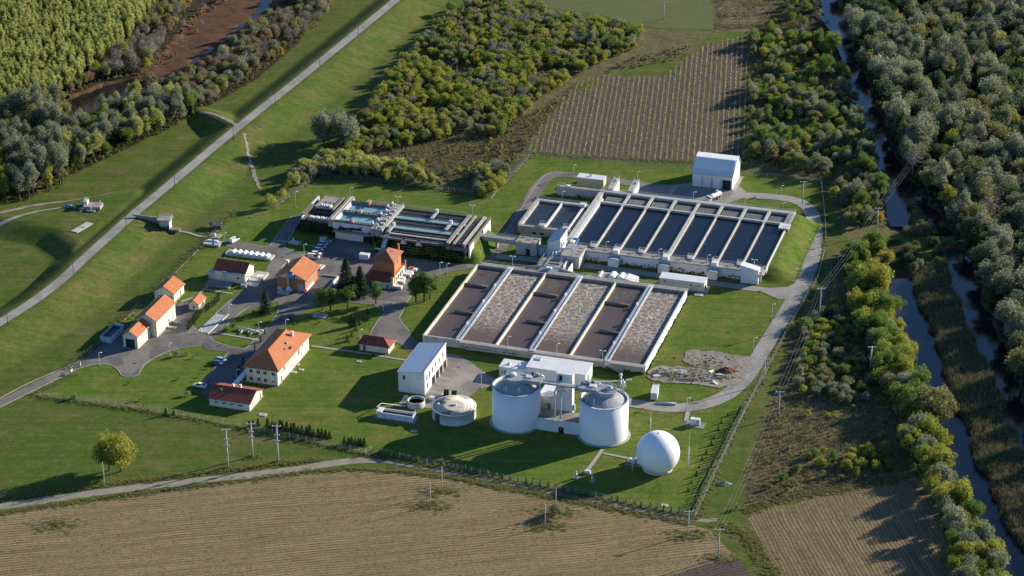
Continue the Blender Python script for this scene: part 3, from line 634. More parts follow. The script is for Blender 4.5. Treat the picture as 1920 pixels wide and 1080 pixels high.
# ---------------------------------------------------------------- aeration tank (six lanes)
AU0, AU1, AV0, AV1, AH = -58.4, 27.7, 50.7, 117.5, 3.3
aer = thing('aeration_tank', 'large concrete tank of six lanes, brown sludge alternating with white foam webs', 'tank', W(AU0, AV0))
AL, AW = AU1 - AU0, AV1 - AV0; pit_w = AL / 6
box('left_wall', M['cream_cap'], aer, 0, .7, 0, AW, 0, AH)
box('right_wall', M['white'], aer, AL - .7, AL, 0, AW, 0, AH)
box('front_wall', M['concrete_light'], aer, .7, AL - .7, 0, .6, 0, AH - .01)
box('back_wall', M['concrete'], aer, .7, AL - .7, AW - .6, AW, 0, AH - .01)
box('back_walkway', M['concrete'], aer, 1.5, AL, AW, AW + 2.4, AH - .45, AH - .04)
for i in range(6):
    x0, x1 = i * pit_w + .3, (i + 1) * pit_w - .3
    me = MB(); me.v = [(x0, .5, 0), (x1, .5, 0), (x1, AW - .5, 0), (x0, AW - .5, 0)]; me.f = [(0, 1, 2, 3)]; me.sm = [False]
    o = me.build('foaming_lane' if i % 2 else 'sludge_lane', M['foam'] if i % 2 else M['sludge_a'], aer, (0, 0, 2.25))
    o['label'] = 'aerated lane covered in a white web of foam' if i % 2 else 'calm lane of dark brown sludge'
    if i in (1, 3): box('partition_wall', M['cream_cap'], aer, (i + 1) * pit_w - .3, (i + 1) * pit_w + .3, .6, AW - .6, 0, AH)
    if i in (0, 2, 4):
        c = (i + 1) * pit_w
        br = box('walkway_bridge', M['steel_paint'], aer, c - .95, c + .95, -.8, AW + .6, AH + .1, AH + .3)
        box('partition_wall', M['concrete'], aer, c - .25, c + .25, .6, AW - .6, 0, AH + .02)
        rail(br, [(c - .9, -.8, AH + .3), (c - .9, AW, AH + .3)], 1.0, 2.4); rail(br, [(c + .9, -.8, AH + .3), (c + .9, AW, AH + .3)], 1.0, 2.4)
        MB().tube([(c + .45, 1, AH + .55), (c + .45, AW - 1, AH + .55)], .22, 8).build('air_pipe', M['steel'], br)
        dp = MB().tube([(.45, 0, AH + .55), (1.3, 0, AH + .55), (1.3, 0, 2.2)], .1, 6).mesh('drop_pipe', M['steel'])
        for q in range(9): link_mesh('drop_pipe', dp, br, (c, 5 + q * 6.8, 0))
        for q, y in enumerate((13, 33, 48)): box('valve_box', M['steel_paint'], br, c - 1.5, c - .95, y, y + 1.4, AH + .1, AH + 1.0)
        # curved baffle beams
        for y, xa, xb in ((48.7, .35, 10.0), (24.2, 4.6, 13.1)):
            b = MB().tube([(i * pit_w + xa, y + .15, 2.75), (i * pit_w + xb, y - .1, 2.75)], .45, 8).build('baffle_beam', M['concrete_old'], aer)
box('front_walkway', M['concrete'], aer, pit_w + .5, AL + .3, -1.7, -.01, AH - .4, AH - .02)
rail(aer, [(pit_w + .5, -1.6, AH), (AL + .2, -1.6, AH)], 1.0, 2.6); rail(aer, [(1.6, AW + 2.3, AH), (AL, AW + 2.3, AH)], 1.0, 2.6)
MB().tube([(pit_w + 1, -.7, AH - .6), (pit_w + 1, -.7, .9), (pit_w + 3, -.7, .5), (40, -.7, .5), (46, -1, .5)], .22, 8).build('foot_pipe', M['steel_paint'], aer)
MB().tube([(66, -.8, AH - .3), (66, -.8, 1.4), (65.4, -1.2, .6), (62, -2.4, .5), (59, -4.2, .5)], .38, 8).build('sludge_pipe', M['concrete_light'], aer)
st = MB()
for q in range(9): st.box(71.5 + q * .75, 72.25 + q * .75, -3.0, -1.75, AH - .45 - q * .33, AH - .3 - q * .33)
st.build('staircase', M['concrete_light'], aer); rail(aer, [(71.5, -3.0, AH - .3), (78.2, -3.0, .4)], 1.0, 1.2); rail(aer, [(71.5, -1.75, AH - .3), (78.2, -1.75, .4)], 1.0, 1.2)
ivy(aer, [(pit_w + 2, 0), (60, 0)], 3, 1.3, 45); ivy(aer, [(68, 0), (AL, 0)], 4, 1.0, 60); ivy(aer, [(AL, 0), (AL, AW)], 5, .9, 45); ivy(aer, [(2, 0), (8, 0)], 6, .9, 40)
for x in (49, 57, 61): box('vent_slot', M['dark'], aer, x, x + 2.2, -.04, 0, AH - 1.1, AH - .6)
# ---------------------------------------------------------------- eight-lane settling tank
CU0, CU1, CV0, CV1, CH = -27.0, 53.6, 145.0, 201.0, 4.5
cl = thing('settling_tank', 'long concrete settling tank with eight lanes of dark water', 'tank', W(CU0, CV0))
CL, CW = CU1 - CU0, CV1 - CV0; cp = CL / 8
box('left_wall', M['concrete_light'], cl, -3.2, -1.2, 4, CW - .5, 0, CH - .05); box('left_wall_cap', M['white'], cl, -1.2, .35, 2, CW - 7, 0, CH + .02)
box('right_wall', M['white'], cl, CL - .55, CL, 0, CW - 11, 0, CH); box('right_deck', M['concrete'], cl, CL - 2.1, CL + .5, CW - 10.5, CW, 3.0, CH + .04)
box('back_deck', M['concrete_light'], cl, -3.2, CL + .5, CW, CW + 2.6, 2.6, CH + .02); box('back_wall', M['concrete'], cl, -3.2, CL, CW - .5, CW, 0, CH - .6)
box('front_deck', M['concrete'], cl, 1.2, CL - 1, -4.8, 0, CH - .5, CH); box('front_wall', M['white'], cl, 1.5, CL - 1.2, -4.4, -4.0, 0, CH - .5)
box('inner_front_wall', M['concrete'], cl, 0, CL, -.3, .25, 0, CH - .52)
box('cross_beam', M['concrete_light'], cl, .35, CL - .5, 44.9, 45.9, CH - .9, CH + .03)
for i in range(8):
    x0, x1 = i * cp, (i + 1) * cp
    MB().quad((x0 + .2, .2, 3.55), (x1 - .2, .2, 3.55), (x1 - .2, CW - .4, 3.55), (x0 + .2, CW - .4, 3.55)).build('water_lane', M['settler'], cl)
    if i: 
        wd = .8 if i == 4 else .28
        box('lane_wall', M['concrete_light'], cl, x0 - wd, x0 + wd, .25, 45, 0, CH + .01)
        box('lane_deck', M['concrete_light'], cl, x0 - .65, x0 + .65, 43.6, CW, CH - .4, CH + .06)
        box('drive_platform', M['concrete_light'], cl, x0 - 1.9, x0 + .3, -1.2, 1.8, CH + .03, CH + .5)
        rail(cl, [(x0 - 1.9, -1.2, CH + .5), (x0 - 1.9, 1.8, CH + .5), (x0 + .2, 1.8, CH + .5)], 1.0, 1.1)
    fl = MB()
    for q in range(7): fl.box(x0 + .5, x1 - .5, 4.5 + q * 5.7 + (i % 2) * .8, 4.62 + q * 5.7 + (i % 2) * .8, 3.5, 3.60)
    fl.build('scraper_flight', M['dark_metal'], cl)
    cm = MB()
    for q in range(11): cm.box(x0 + 1.2 + q * .78, x0 + 1.31 + q * .78, 46, CW - 2.6, 3.5, 3.68)
    cm.build('launder_comb', M['concrete_light'], cl)
rail(cl, [(1.2, -.2, CH), (CL - 2, -.2, CH)], 1.0, 2.4); rail(cl, [(-3, CW + 2.4, CH), (CL + .4, CW + 2.4, CH), (CL + .4, CW - 10, CH)], 1.0, 2.4)
for u in (-7.4, 13.3, 33.2):
    x = u - CU0
    box('outlet_chamber', M['white'], cl, x - 2.2, x + 2.0, -7.6, -4.4, 0, 3.2); box('chamber_rim', M['concrete_light'], cl, x - 2.4, x + 2.2, -7.8, -4.45, 3.2, 3.45)
    box('chamber_hatch', M['pale_blue'], cl, x - 2.0, x + 1.6, -7.5, -5.0, 3.46, 3.56); box('drive_hut', M['white'], cl, x - 1.2, x + 1.2, -4.6, -2.2, CH + .01, CH + 1.5)
hm = MB().box(0, 1.6, -3.2, -2.6, CH, CH + .05).mesh('deck_slot', M['dark_metal'])
for q in range(15): link_mesh('deck_slot', hm, cl, (4 + q * 5, 0, 0))
ivy(cl, [(1.5, -4.4), (CL - 6, -4.4)], 11, 1.9, 75)
dk = MB().box(.6, 1.9, -.9, .5, .1, 1.4)
rd = thing('drive_platform', 'concrete drive cabin on the far right corner of the settling tank', 'platform', W(52.2, 185.5, 3.6))
box('cabin', M['concrete_light'], rd, -1.6, 2.4, -1.2, 3.6, -2.2, 1.2); box('roof_slab', M['white'], rd, -1.8, 2.6, -1.4, 3.8, 1.2, 1.4); box('opening', M['dark'], rd, -1.0, 1.6, -1.24, -1.2, -.8, .7)
rail(rd, [(-1.6, -1.2, 1.4), (2.4, -1.2, 1.4), (2.4, 3.6, 1.4)], 1.0, 1.0)
sh = thing('pump_hut', 'white hut with sloping metal roof at the front corner of the settling tank', 'hut', W(44.6, 138.0))
hw = MB(); hw.yprism([(0, 0), (7.0, 0), (7.0, 5.9), (0, 7.4)], 0, 3.6); hw.build('wall', M['white_metal'], sh)
rf = MB(); rf.yprism([(-.2, 7.49), (7.2, 5.91), (7.2, 6.07), (-.2, 7.65)], -.2, 3.8); rf.build('roof', M['white_metal'], sh)
box('side_deck', M['concrete_light'], sh, 7.1, 9.0, 1, 10, 3.6, 4.0); rail(sh, [(9, 1, 4), (9, 10, 4)], 1.0, 1.5)
# ---------------------------------------------------------------- two-basin tank
bt = thing('basin_tank', 'smaller concrete tank with two grey basins beside the perimeter road', 'tank', W(-53.4, 158.6))
BL, BW, BH = 22.6, 28.4, 4.0
box('front_wall', M['concrete'], bt, 0, BL, -1.2, .4, .9, BH); box('left_wall', M['concrete_light'], bt, 0, 1.3, .4, BW, 0, BH + .01); box('back_deck', M['concrete_light'], bt, 1.3, BL, BW - 1.8, BW, 0, BH)
box('middle_wall', M['white'], bt, 10.7, 11.4, .4, BW - 1.8, 0, BH + .02); box('right_wall', M['white'], bt, 20.4, 21.1, .4, BW - 1.8, 0, BH + .02); box('footing', M['concrete'], bt, 1, BL - 1, -.6, .2, 0, .9)
for x0, x1 in ((1.3, 10.7), (11.4, 20.4)):
    MB().quad((x0, .3, 3.2), (x1, .3, 3.2), (x1, BW - 1.7, 3.2), (x0, BW - 1.7, 3.2)).build('basin_water', M['settler2'], bt)
    fm = MB()
    for q in range(5): fm.box(x0 + .1, x1 - .1, 3.2 + q * 4.7, 3.5 + q * 4.7, 3.1, 3.27)
    fm.build('scraper_flight', M['dark_metal'], bt)
MB().quad((21.1, .3, 3.0), (23.1, .3, 3.0), (23.1, BW - 1, 3.0), (21.1, BW - 1, 3.0)).build('side_channel_water', M['settler'], bt)
for x in (9.3, 19.3): box('drive_platform', M['concrete_light'], bt, x - .8, x + 1.8, -.2, 2.2, BH + .01, BH + .8); rail(bt, [(x - .8, 2.2, BH + .8), (x + 1.8, 2.2, BH + .8)], 1, .9)
box('corner_gearbox', M['steel_paint'], bt, 19.2, 21.6, BW - 4, BW - 1.5, BH, BH + 1.3)
rail(bt, [(0, -1.1, BH), (BL, -1.1, BH)], 1, 2); rail(bt, [(.1, -1, BH), (.1, BW, BH)], 1, 2.2); rail(bt, [(.1, BW, BH), (BL, BW, BH)], 1, 2.2)
for x in (6.2, 9.6): box('wall_recess', M['dark'], bt, x, x + 1.6, -1.24, -1.2, .9, 1.9)
# ---------------------------------------------------------------- inlet tower, aqueduct, link wall
tw = thing('inlet_tower', 'square pale concrete tower with hatches at the end of the aqueduct', 'tower', W(-48.4, 138.2))
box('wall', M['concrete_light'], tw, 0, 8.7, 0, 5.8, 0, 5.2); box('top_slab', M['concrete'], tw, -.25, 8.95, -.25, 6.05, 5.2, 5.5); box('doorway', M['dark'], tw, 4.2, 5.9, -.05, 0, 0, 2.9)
for a, b in ((.6, .3), (6.2, .3), (.6, 4.2), (3.4, 2.4), (6.4, 4.0)): box('hatch', M['concrete_old'], tw, a, a + 1.8, b, b + 1.2, 5.5, 5.62)
rail(tw, [(0, 5.9, 5.5), (8.7, 5.9, 5.5)], .9, 1.6)
aq = thing('aqueduct', 'raised concrete channel carrying water to the inlet tower', 'aqueduct', W(-66.5, 140.4))
box('trough_floor', M['concrete'], aq, 0, 18.1, 0, 2.6, 3.0, 3.4); box('trough_side', M['concrete_light'], aq, 0, 18.0, 0, .3, 3.4, 5.0); box('trough_side', M['concrete_light'], aq, 0, 18.0, 2.3, 2.6, 3.4, 5.0)
box('trough_cover', M['concrete'], aq, .1, 17.9, .3, 2.3, 4.6, 4.9); rail(aq, [(0, .1, 5.0), (18, .1, 5.0)], 1, 1.8); rail(aq, [(0, 2.5, 5.0), (18, 2.5, 5.0)], 1, 1.8)
box('pier', M['concrete'], aq, 8.5, 9.3, .4, 2.2, 0, 3.0)
lw = thing('link_channel', 'low blue-grey concrete channel between the inlet tower and the shed', 'channel', W(-39.6, 139.6))
box('wall', M['pale_blue'], lw, 0, 5.0, 0, 2.4, 0, 3.6); box('lid', M['concrete'], lw, 0, 5.0, -.1, 2.5, 3.6, 3.75); rail(lw, [(0, 0, 3.75), (5, 0, 3.75)], 1, 1.2); box('pipe_duct', M['steel_paint'], lw, 1.3, 1.7, -.4, -.1, 0, 3.7)
# ---------------------------------------------------------------- shed with blue roof, screw pumps, gantry
bs = thing('blower_shed', 'pale shed with steep blue-grey lean-to roof beside the screw pumps', 'shed', W(-34.6, 136.6))
MB().yprism([(0, 0), (5.3, 0), (5.3, 9.9), (0, 7.8)], .1, 10.6).build('wall', M['white'], bs)
MB().yprism([(-.3, 7.72), (5.5, 10.02), (5.5, 10.2), (-.3, 7.9)], -.2, 10.9).build('roof', M['blue_roof'], bs)
box('window', M['glass'], bs, 5.3, 5.34, 1.2, 2.2, 5.6, 7.2); box('window', M['glass'], bs, 5.3, 5.34, 3.6, 4.4, 5.4, 7.2)
ps = thing('screw_pump_house', 'stepped concrete pump block with white curved fins', 'pump house', W(-33.5, 131.4))
box('base_block', M['concrete'], ps, 0, 6.5, 0, 5.2, 0, 3.0)
for q in range(5):
    fn = MB(); pr = [(math.cos(a) * 1.7 + .2, 3.0 + max(0, math.sin(a)) * 2.0) for a in [math.pi * i / 10 for i in range(11)]]
    fn.xprism([(p[0] + 1.4 + q * .85, p[1]) for p in pr], .6 + q * 1.15, .9 + q * 1.15); fn.build('fin', M['white'], ps)
rail(ps, [(0, 0, 3), (6.5, 0, 3)], 1, 1.2)
gb = thing('pump_block', 'concrete block below the blue gantry', 'concrete block', W(-27.4, 130.9))
box('wall', M['concrete_light'], gb, 0, 7.6, 0, 11.2, 0, 5.2); box('deck', M['concrete'], gb, -.2, 7.8, -.2, 11.4, 5.2, 5.5); box('step', M['concrete'], gb, -3, 0, 5.2, 10, 0, 4.0)
for b in (2, 5, 8): box('deck_slot', M['dark_metal'], gb, 5.4, 6.8, b, b + .8, 5.5, 5.54)
gt = thing('gantry_crane', 'blue steel gantry frame over the screw pumps', 'gantry', W(-27.6, 130.4, 5.5))
g = MB()
for x in (.3, 4.9):
    for y in (.6, 10.4): g.tube([(x, y, 0), (x, y, 3.2)], .13, 6)
g.build('leg', M['blue'], gt)
g = MB()
for x in (.3, 4.9): g.tube([(x, 0, 3.2), (x, 10.8, 3.2)], .16, 6)
g.tube([(.3, .6, 3.2), (4.9, .6, 3.2)], .13, 6); g.tube([(.3, 10.4, 3.2), (4.9, 10.4, 3.2)], .16, 6); g.tube([(-1.2, -1.5, 0), (.3, 2, 3.2)], .12, 6); g.tube([(-1.6, -.5, 0), (-.2, 6, 3.0)], .12, 6)
g.build('beam', M['blue'], gt); box('hoist', M['blue'], gt, 2.6, 4.2, 9.9, 10.9, 2.9, 3.7)
dc = thing('distribution_chamber', 'square concrete chamber with an open dark well behind the aeration tank', 'chamber', W(-34.4, 121.8))
for a in ((0, 3.1, 0, 11.2), (8.2, 9.6, 0, 11.2), (3.1, 8.2, 0, 2.6), (3.1, 8.2, 7.4, 11.2)): box('deck', M['concrete'], dc, *a, 0, 4.0)
box('well_water', M['murk'], dc, 3.1, 8.2, 2.6, 7.4, 0, 2.4); box('walkway', M['steel_paint'], dc, 3.1, 8.2, 4.6, 5.2, 3.7, 3.9); rail(dc, [(3.1, 2.6, 4), (8.2, 2.6, 4), (8.2, 7.4, 4), (3.1, 7.4, 4), (3.1, 2.6, 4)], 1, 1.2); rail(dc, [(0, 0, 4), (0, 11, 4), (9.6, 11, 4)], 1, 1.5)
MB().xprism([(-.1, 0), (-.1, 3.9), (-2.0, 3.3), (-2.0, 0)], 1, 8.6).build('apron', M['pale_blue'], dc)
MB().add([(0, 0, 0), (-7, -2.0, 0), (-7, -1.5, 0), (0, .6, 0), (0, 0, 4.0), (-7, -2.0, 3.0), (-7, -1.5, 3.0), (0, .6, 4.0)], [(0, 1, 5, 4), (4, 5, 6, 7), (2, 3, 7, 6), (1, 2, 6, 5)]).build('wing_wall', M['concrete'], dc)
MB().add([(9.6, 0, 0), (18, -2.0, 0), (18, -1.5, 0), (9.6, .6, 0), (9.6, 0, 4.0), (18, -2.0, 3.0), (18, -1.5, 3.0), (9.6, .6, 4.0)], [(1, 0, 4, 5), (5, 4, 7, 6), (3, 2, 6, 7), (2, 1, 5, 6)]).build('wing_wall', M['concrete'], dc)
box('side_fin', M['white'], dc, 10.0, 10.4, 1.5, 9.5, 0, 4.4); box('side_fin', M['white'], dc, 12.2, 12.6, .5, 8.5, 0, 3.6); box('control_box', M['white'], dc, 4.0, 6.2, -1.9, -.6, 3.75, 4.5)
# ---------------------------------------------------------------- upper channel and arms behind the settling tank
uc = thing('feed_channel', 'low concrete feed channel with pipework in front of the ochre hut', 'channel', W(-49.7, 202.4))
box('wall', M['concrete_light'], uc, 0, 21.5, 0, 2.2, 0, 3.6); box('deck', M['concrete'], uc, -.2, 21.6, -.15, 2.35, 3.6, 3.8); rail(uc, [(0, 2.2, 3.8), (21.5, 2.2, 3.8)], 1, 1.8)
MB().tube([(.8, 1, 3.8), (.8, 1, 4.8), (2.6, 1, 4.8), (5.4, 1, 4.2)], .3, 8).build('pipe', M['steel'], uc); MB().tube([(6, .6, 3.8), (6, .6, 5.2)], .25, 8).build('valve', M['steel_paint'], uc); ivy(uc, [(8, 0), (21, 0)], 12, 2.2, 70)
for u, lab in ((-27.0, 'sloping concrete arm of the settling tank next to the ochre hut'), (-18.2, 'sloping concrete arm of the settling tank next to the hall road')):
    ar = thing('inlet_channel', lab, 'channel', W(u, 203.7)); MB().xprism([(0, 0), (11.2, 0), (11.2, 5.2), (0, 4.7)], 0, 2.0).build('wall', M['white'], ar)
    MB().xprism([(0, 4.72), (11.4, 5.22), (11.4, 5.42), (0, 4.92)], -.2, 2.2).build('deck', M['concrete_light'], ar)
    rail(ar, [(0, 0, 4.9), (0, 11, 5.4), (2, 11, 5.4)], 1, 1.6); rail(ar, [(2, 0, 4.9), (2, 11, 5.4)], 1, 1.6); box('valve_stand', M['grey'], ar, .6, 1.4, 8, 8.8, 5.4, 6.3)
bw = thing('inlet_wall', 'short grey concrete wall joining the two sloping arms', 'wall', W(-24.9, 204.6)); box('wall', M['concrete'], bw, 0, 6.6, 0, .5, 0, 3.4); box('manifold', M['grey'], bw, 2, 4.6, .6, 1.6, 0, 1.5); MB().tube([(1, 1.1, .8), (5.6, 1.1, .8)], .25, 8).build('pipe', M['steel'], bw)
# ---------------------------------------------------------------- old treatment block (raised basins)
OZ = 7.5
ob = thing('old_treatment_block', 'raised old concrete block of turquoise basins and dark channels above a garage', 'tank', W(-140.7, 132.2))
def ox(u): return u + 140.7
def oy(v): return v - 132.2
def obox(name, m, u0, u1, v0, v1, z0, z1): return box(name, M[m], ob, ox(u0), ox(u1), oy(v0), oy(v1), z0, z1)
# left part
obox('left_wall', 'pale_blue', -140.7, -140.1, 135, 155, 0, OZ); obox('base_mass', 'concrete_old', -140.1, -126.0, 134.0, 155, 0, 5.6); obox('left_deck', 'concrete_old', -140.7, -138.4, 135, 146, OZ - .3, OZ + .02)
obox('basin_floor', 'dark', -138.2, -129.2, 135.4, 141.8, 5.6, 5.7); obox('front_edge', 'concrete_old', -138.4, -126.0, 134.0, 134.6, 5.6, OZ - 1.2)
for q in range(4): obox('roof_light', 'white', -136.6 + q * 2.4, -134.9 + q * 2.4, 134.2, 135.6, 6.3, 7.1)
obox('rear_deck', 'concrete', -137.4, -129.8, 143.4, 155.6, OZ - .6, OZ - .1); obox('rear_rim', 'concrete_old', -137.9, -137.3, 143.4, 156, 5, OZ + .25); obox('rear_rim', 'concrete_old', -130.2, -129.2, 142.6, 156, 5, OZ + .3)
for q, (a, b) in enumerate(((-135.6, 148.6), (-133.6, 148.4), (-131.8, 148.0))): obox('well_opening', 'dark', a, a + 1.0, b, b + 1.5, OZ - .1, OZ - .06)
for q in range(5): obox('pump_motor', 'white', -135.8 + q * 1.1, -135.2 + q * 1.1, 145.2, 145.9, OZ - .1, OZ + .7)
obox('pump_cover', 'white', -131.6, -130.6, 143.6, 145.0, OZ - .1, OZ + .9)
MB().add([(ox(-140.1), oy(134.4), 5.6), (ox(-140.6), oy(155), 5.6), (ox(-143.5), oy(150), 0), (ox(-143.5), oy(134), 0)], [(0, 1, 2, 3)]).build('sloped_side', M['pale_blue'], ob)
for q in range(8): rail(ob, [(ox(-136.8 + q * .9), oy(155.4), OZ), (ox(-136.75 + q * .9), oy(155.4), OZ)], 1.1, 1)
obox('divider_deck', 'concrete', -127.6, -125.2, 132.4, 157.6, 4.5, OZ + .25); obox('divider_kerb', 'concrete_light', -126.5, -126.1, 132.4, 157.6, OZ + .25, OZ + .5)
# turquoise basins
obox('basin_mass', 'concrete_old', -125.2, -107.6, 132.4, 154.6, 4.5, 5.6)
for v0, v1 in ((134.0, 142.2), (144.4, 152.6)):
    MB().quad((ox(-125), oy(v0), 6.6), (ox(-107.6), oy(v0), 6.6), (ox(-107.6), oy(v1), 6.6), (ox(-125), oy(v1), 6.6)).build('turquoise_water', M['turquoise'], ob)
    MB().quad((ox(-125.15), oy(v0), 7.5), (ox(-124.0), oy(v0), 6.62), (ox(-124.0), oy(v1), 6.62), (ox(-125.15), oy(v1), 7.5)).build('inlet_slope', M['pale_blue'], ob)
for v, w_ in ((132.4, 1.4), (142.2, 2.2), (152.6, 1.8)):
    obox('channel_wall', 'concrete_old', -125.2, -107.6, v, v + .3, 4.5, OZ); obox('channel_wall', 'concrete_old', -125.2, -107.6, v + w_ - .3, v + w_, 4.5, OZ)
    obox('channel_water', 'murk', -125, -107.7, v + .3, v + w_ - .3, 6.0, 6.7)
    lad = MB(); u0 = -125 if v == 142.2 else -116.4
    for q in range(int((-108 - u0) / 1.15)): lad.box(ox(u0 + q * 1.15), ox(u0 + .28 + q * 1.15), oy(v + .3), oy(v + w_ - .3), OZ - .1, OZ + .02)
    lad.build('cross_bar', M['concrete'], ob)
    obox('sluice_block', 'concrete', -118.2, -116.6, v - .3, v + w_ + .5, OZ, OZ + 1.0)
    rail(ob, [(ox(-116.4), oy(v + w_ - .1), OZ), (ox(-108), oy(v + w_ - .1), OZ)], 1.2, 1.3)
obox('sluice_panel', 'orange_paint', -117.6, -117.0, 131.8, 132.0, OZ + 1.0, OZ + 2.4); obox('sluice_panel', 'orange_paint', -116.7, -116.3, 151.0, 152.4, OZ, OZ + 1.2)
rail(ob, [(ox(-125), oy(143.2), OZ), (ox(-117), oy(143.2), OZ)], 1.0, 1.3)
# middle machinery bridge
obox('bridge_deck', 'concrete', -107.6, -102.4, 128.6, 155.4, 4.6, OZ + .15); obox('bridge_kerb', 'concrete_light', -103.0, -102.2, 128.0, 155.2, OZ + .15, OZ + .45); obox('bridge_kerb', 'concrete_light', -105.6, -105.1, 128.6, 140, OZ + .15, OZ + .5)
for q, v in enumerate((132.6, 137.2, 142.8, 146.8, 151.2, 154.4)):
    MB().lathe([(.0, .75), (.55, .5), (.75, 0), (.55, -.5), (.0, -.75)], 0, 0, 12).build('valve_dome', M['white'], ob, (ox(-108.3 + (q % 2) * .8), oy(v), OZ + .8))
    MB().tube([(ox(-108.2), oy(v), OZ + .4), (ox(-105.8), oy(v), OZ + .7), (ox(-105.4), oy(v - 1.2), OZ + .3)], .16, 6).build('valve_pipe', M['steel'], ob)
for q in range(7): obox('machine', 'grey' if q % 2 else 'concrete_light', -105.0, -103.6, 130 + q * 3.4, 131.6 + q * 3.4, OZ + .15, OZ + .6 + .25 * (q % 3))
rail(ob, [(ox(-102.5), oy(129), OZ + .4), (ox(-102.5), oy(155), OZ + .4)], 1, 2)
# dark channels on the right
obox('channel_mass', 'concrete_old', -102.2, -74.0, 127.0, 154.2, 4.4, 5.6)
for v0, v1, kind in ((128.0, 133.0, 'murk'), (133.2, 136.2, 'turquoise'), (136.4, 142.8, 'murk'), (143.0, 146.0, 'turquoise'), (146.2, 153.4, 'murk')):
    zz = 7.05 if kind == 'turquoise' else 6.75
    MB().quad((ox(-102.2), oy(v0), zz), (ox(-74), oy(v0), zz), (ox(-74), oy(v1), zz), (ox(-102.2), oy(v1), zz)).build('turquoise_water' if kind == 'turquoise' else 'dark_water', M[kind], ob)
    obox('channel_wall', 'concrete_old', -102.2, -74, v1, v1 + .2, 5, OZ - .3)
    if kind == 'murk':
        for t in (.48,): obox('scum_rail', 'concrete_old', -102, -74.2, v0 + (v1 - v0) * t, v0 + (v1 - v0) * t + .22, 6.2, OZ - .5)
    else: rail(ob, [(ox(-101), oy((v0 + v1) / 2), 6.6), (ox(-75), oy((v0 + v1) / 2), 6.6)], .8, 2.2)
obox('front_beam', 'cream_cap', -99, -74, 127.2, 127.7, OZ - .5, OZ); obox('front_gallery', 'concrete_old', -104, -74.5, 125.4, 127.1, OZ - 1.7, OZ - 1.5); rail(ob, [(ox(-104), oy(125.5), OZ - 1.5), (ox(-75), oy(125.5), OZ - 1.5)], 1, 1.6)
rail(ob, [(ox(-101), oy(154.2), OZ), (ox(-74), oy(154.2), OZ)], 1, 2)
for u, v in ((-87.0, 145.6), (-77.8, 136.4), (-99.6, 127.6)):
    sb = obox('scraper_bridge', 'concrete_light', u - .7, u + .7, v, v + 7.2, OZ + .05, OZ + .35); rail(ob, [(ox(u + .7), oy(v), OZ + .35), (ox(u + .7), oy(v + 7.2), OZ + .35)], 1, 1.4); obox('bridge_motor', 'steel_paint', u - .5, u + .6, v + 6.0, v + 7.4, OZ + .35, OZ + 1.5)
obox('end_mass', 'concrete_old', -74.0, -64.2, 125.0, 153.8, 4.4, 6.0); obox('end_water', 'murk', -72.6, -64.6, 125.4, 153.2, 6.0, 6.4)
for u, w_ in ((-73.8, 1.4), (-71.0, .9), (-67.3, 1.5), (-64.6, .8)): obox('end_deck', 'concrete' if u != -64.6 else 'concrete_old', u, u + w_, 124.6, 154.0, OZ - .5, OZ + .2)
obox('grating', 'concrete_light', -66.9, -66.3, 125, 153, OZ + .2, OZ + .42)
tl = MB()
for q in range(20): tl.box(ox(-70.0), ox(-67.4), oy(126 + q * 1.4), oy(126.35 + q * 1.4), OZ - .5, OZ - .2)
tl.build('weir_bar', M['concrete_old'], ob)
for v in (134, 143): obox('link_slab', 'pale_blue', -72.5, -70.8, v, v + 1.6, OZ - .6, OZ - .1)
obox('end_wall', 'white', -64.4, -63.8, 125.0, 130.5, 1.0, OZ - .6); obox('end_wall', 'white', -64.4, -63.8, 143.0, 153, 1.0, OZ - .6); MB().xprism([(oy(124.8), OZ - .5), (oy(130), OZ - .5), (oy(126.3), 2.2)], ox(-66.3), ox(-65.6)).build('pier', M['white'], ob)
for u in (-92.5, -86): MB().yprism([(ox(u) - .5, 6), (ox(u) + .5, 6), (ox(u) + 1.3, 4), (ox(u) - 1.3, 4)], oy(125.6), oy(127)).build('bracket', M['white'], ob)
# garage front below the turquoise basins
obox('garage_wall', 'cream', -124.0, -107.0, 131.0, 132.4, 0, 3.6); obox('garage_roof', 'concrete', -124.6, -106.6, 129.6, 132.4, 3.6, 3.9); obox('upper_wall', 'white', -125.4, -107.2, 132.0, 132.4, 3.9, 6.9)
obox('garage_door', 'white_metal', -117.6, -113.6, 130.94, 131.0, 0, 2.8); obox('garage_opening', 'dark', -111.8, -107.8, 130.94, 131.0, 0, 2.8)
ivy(ob, [(ox(-140.6), oy(133.9)), (ox(-125.6), oy(133.6))], 21, 5.6, 800, full=True); ivy(ob, [(ox(-125.6), oy(132.0)), (ox(-117), oy(132.0))], 22, 5.0, 420, full=True); ivy(ob, [(ox(-109), oy(131)), (ox(-102.5), oy(128))], 23, 6.0, 420, full=True)
iv = ivy(ob, [(ox(-122.5), oy(131.9)), (ox(-112.8), oy(131.9))], 24, 1.1, 240, 'red_creeper'); iv.location.z = 4.6; iv.data.materials[0] = M['ivy_red']
ra = thing('access_stair', 'steep light grey steel stair from the brick tower up to the raised basins', 'stair', W(-100.6, 121.6))
MB().add([(0, 0, 2.6), (1.5, 0, 2.6), (1.5, 6.4, 6.2), (0, 6.4, 6.2), (0, 0, 2.9), (1.5, 0, 2.9), (1.5, 6.4, 6.5), (0, 6.4, 6.5)], [(3, 2, 1, 0), (4, 5, 6, 7), (0, 1, 5, 4), (1, 2, 6, 5), (2, 3, 7, 6), (3, 0, 4, 7)]).build('flight', M['steel_paint'], ra)
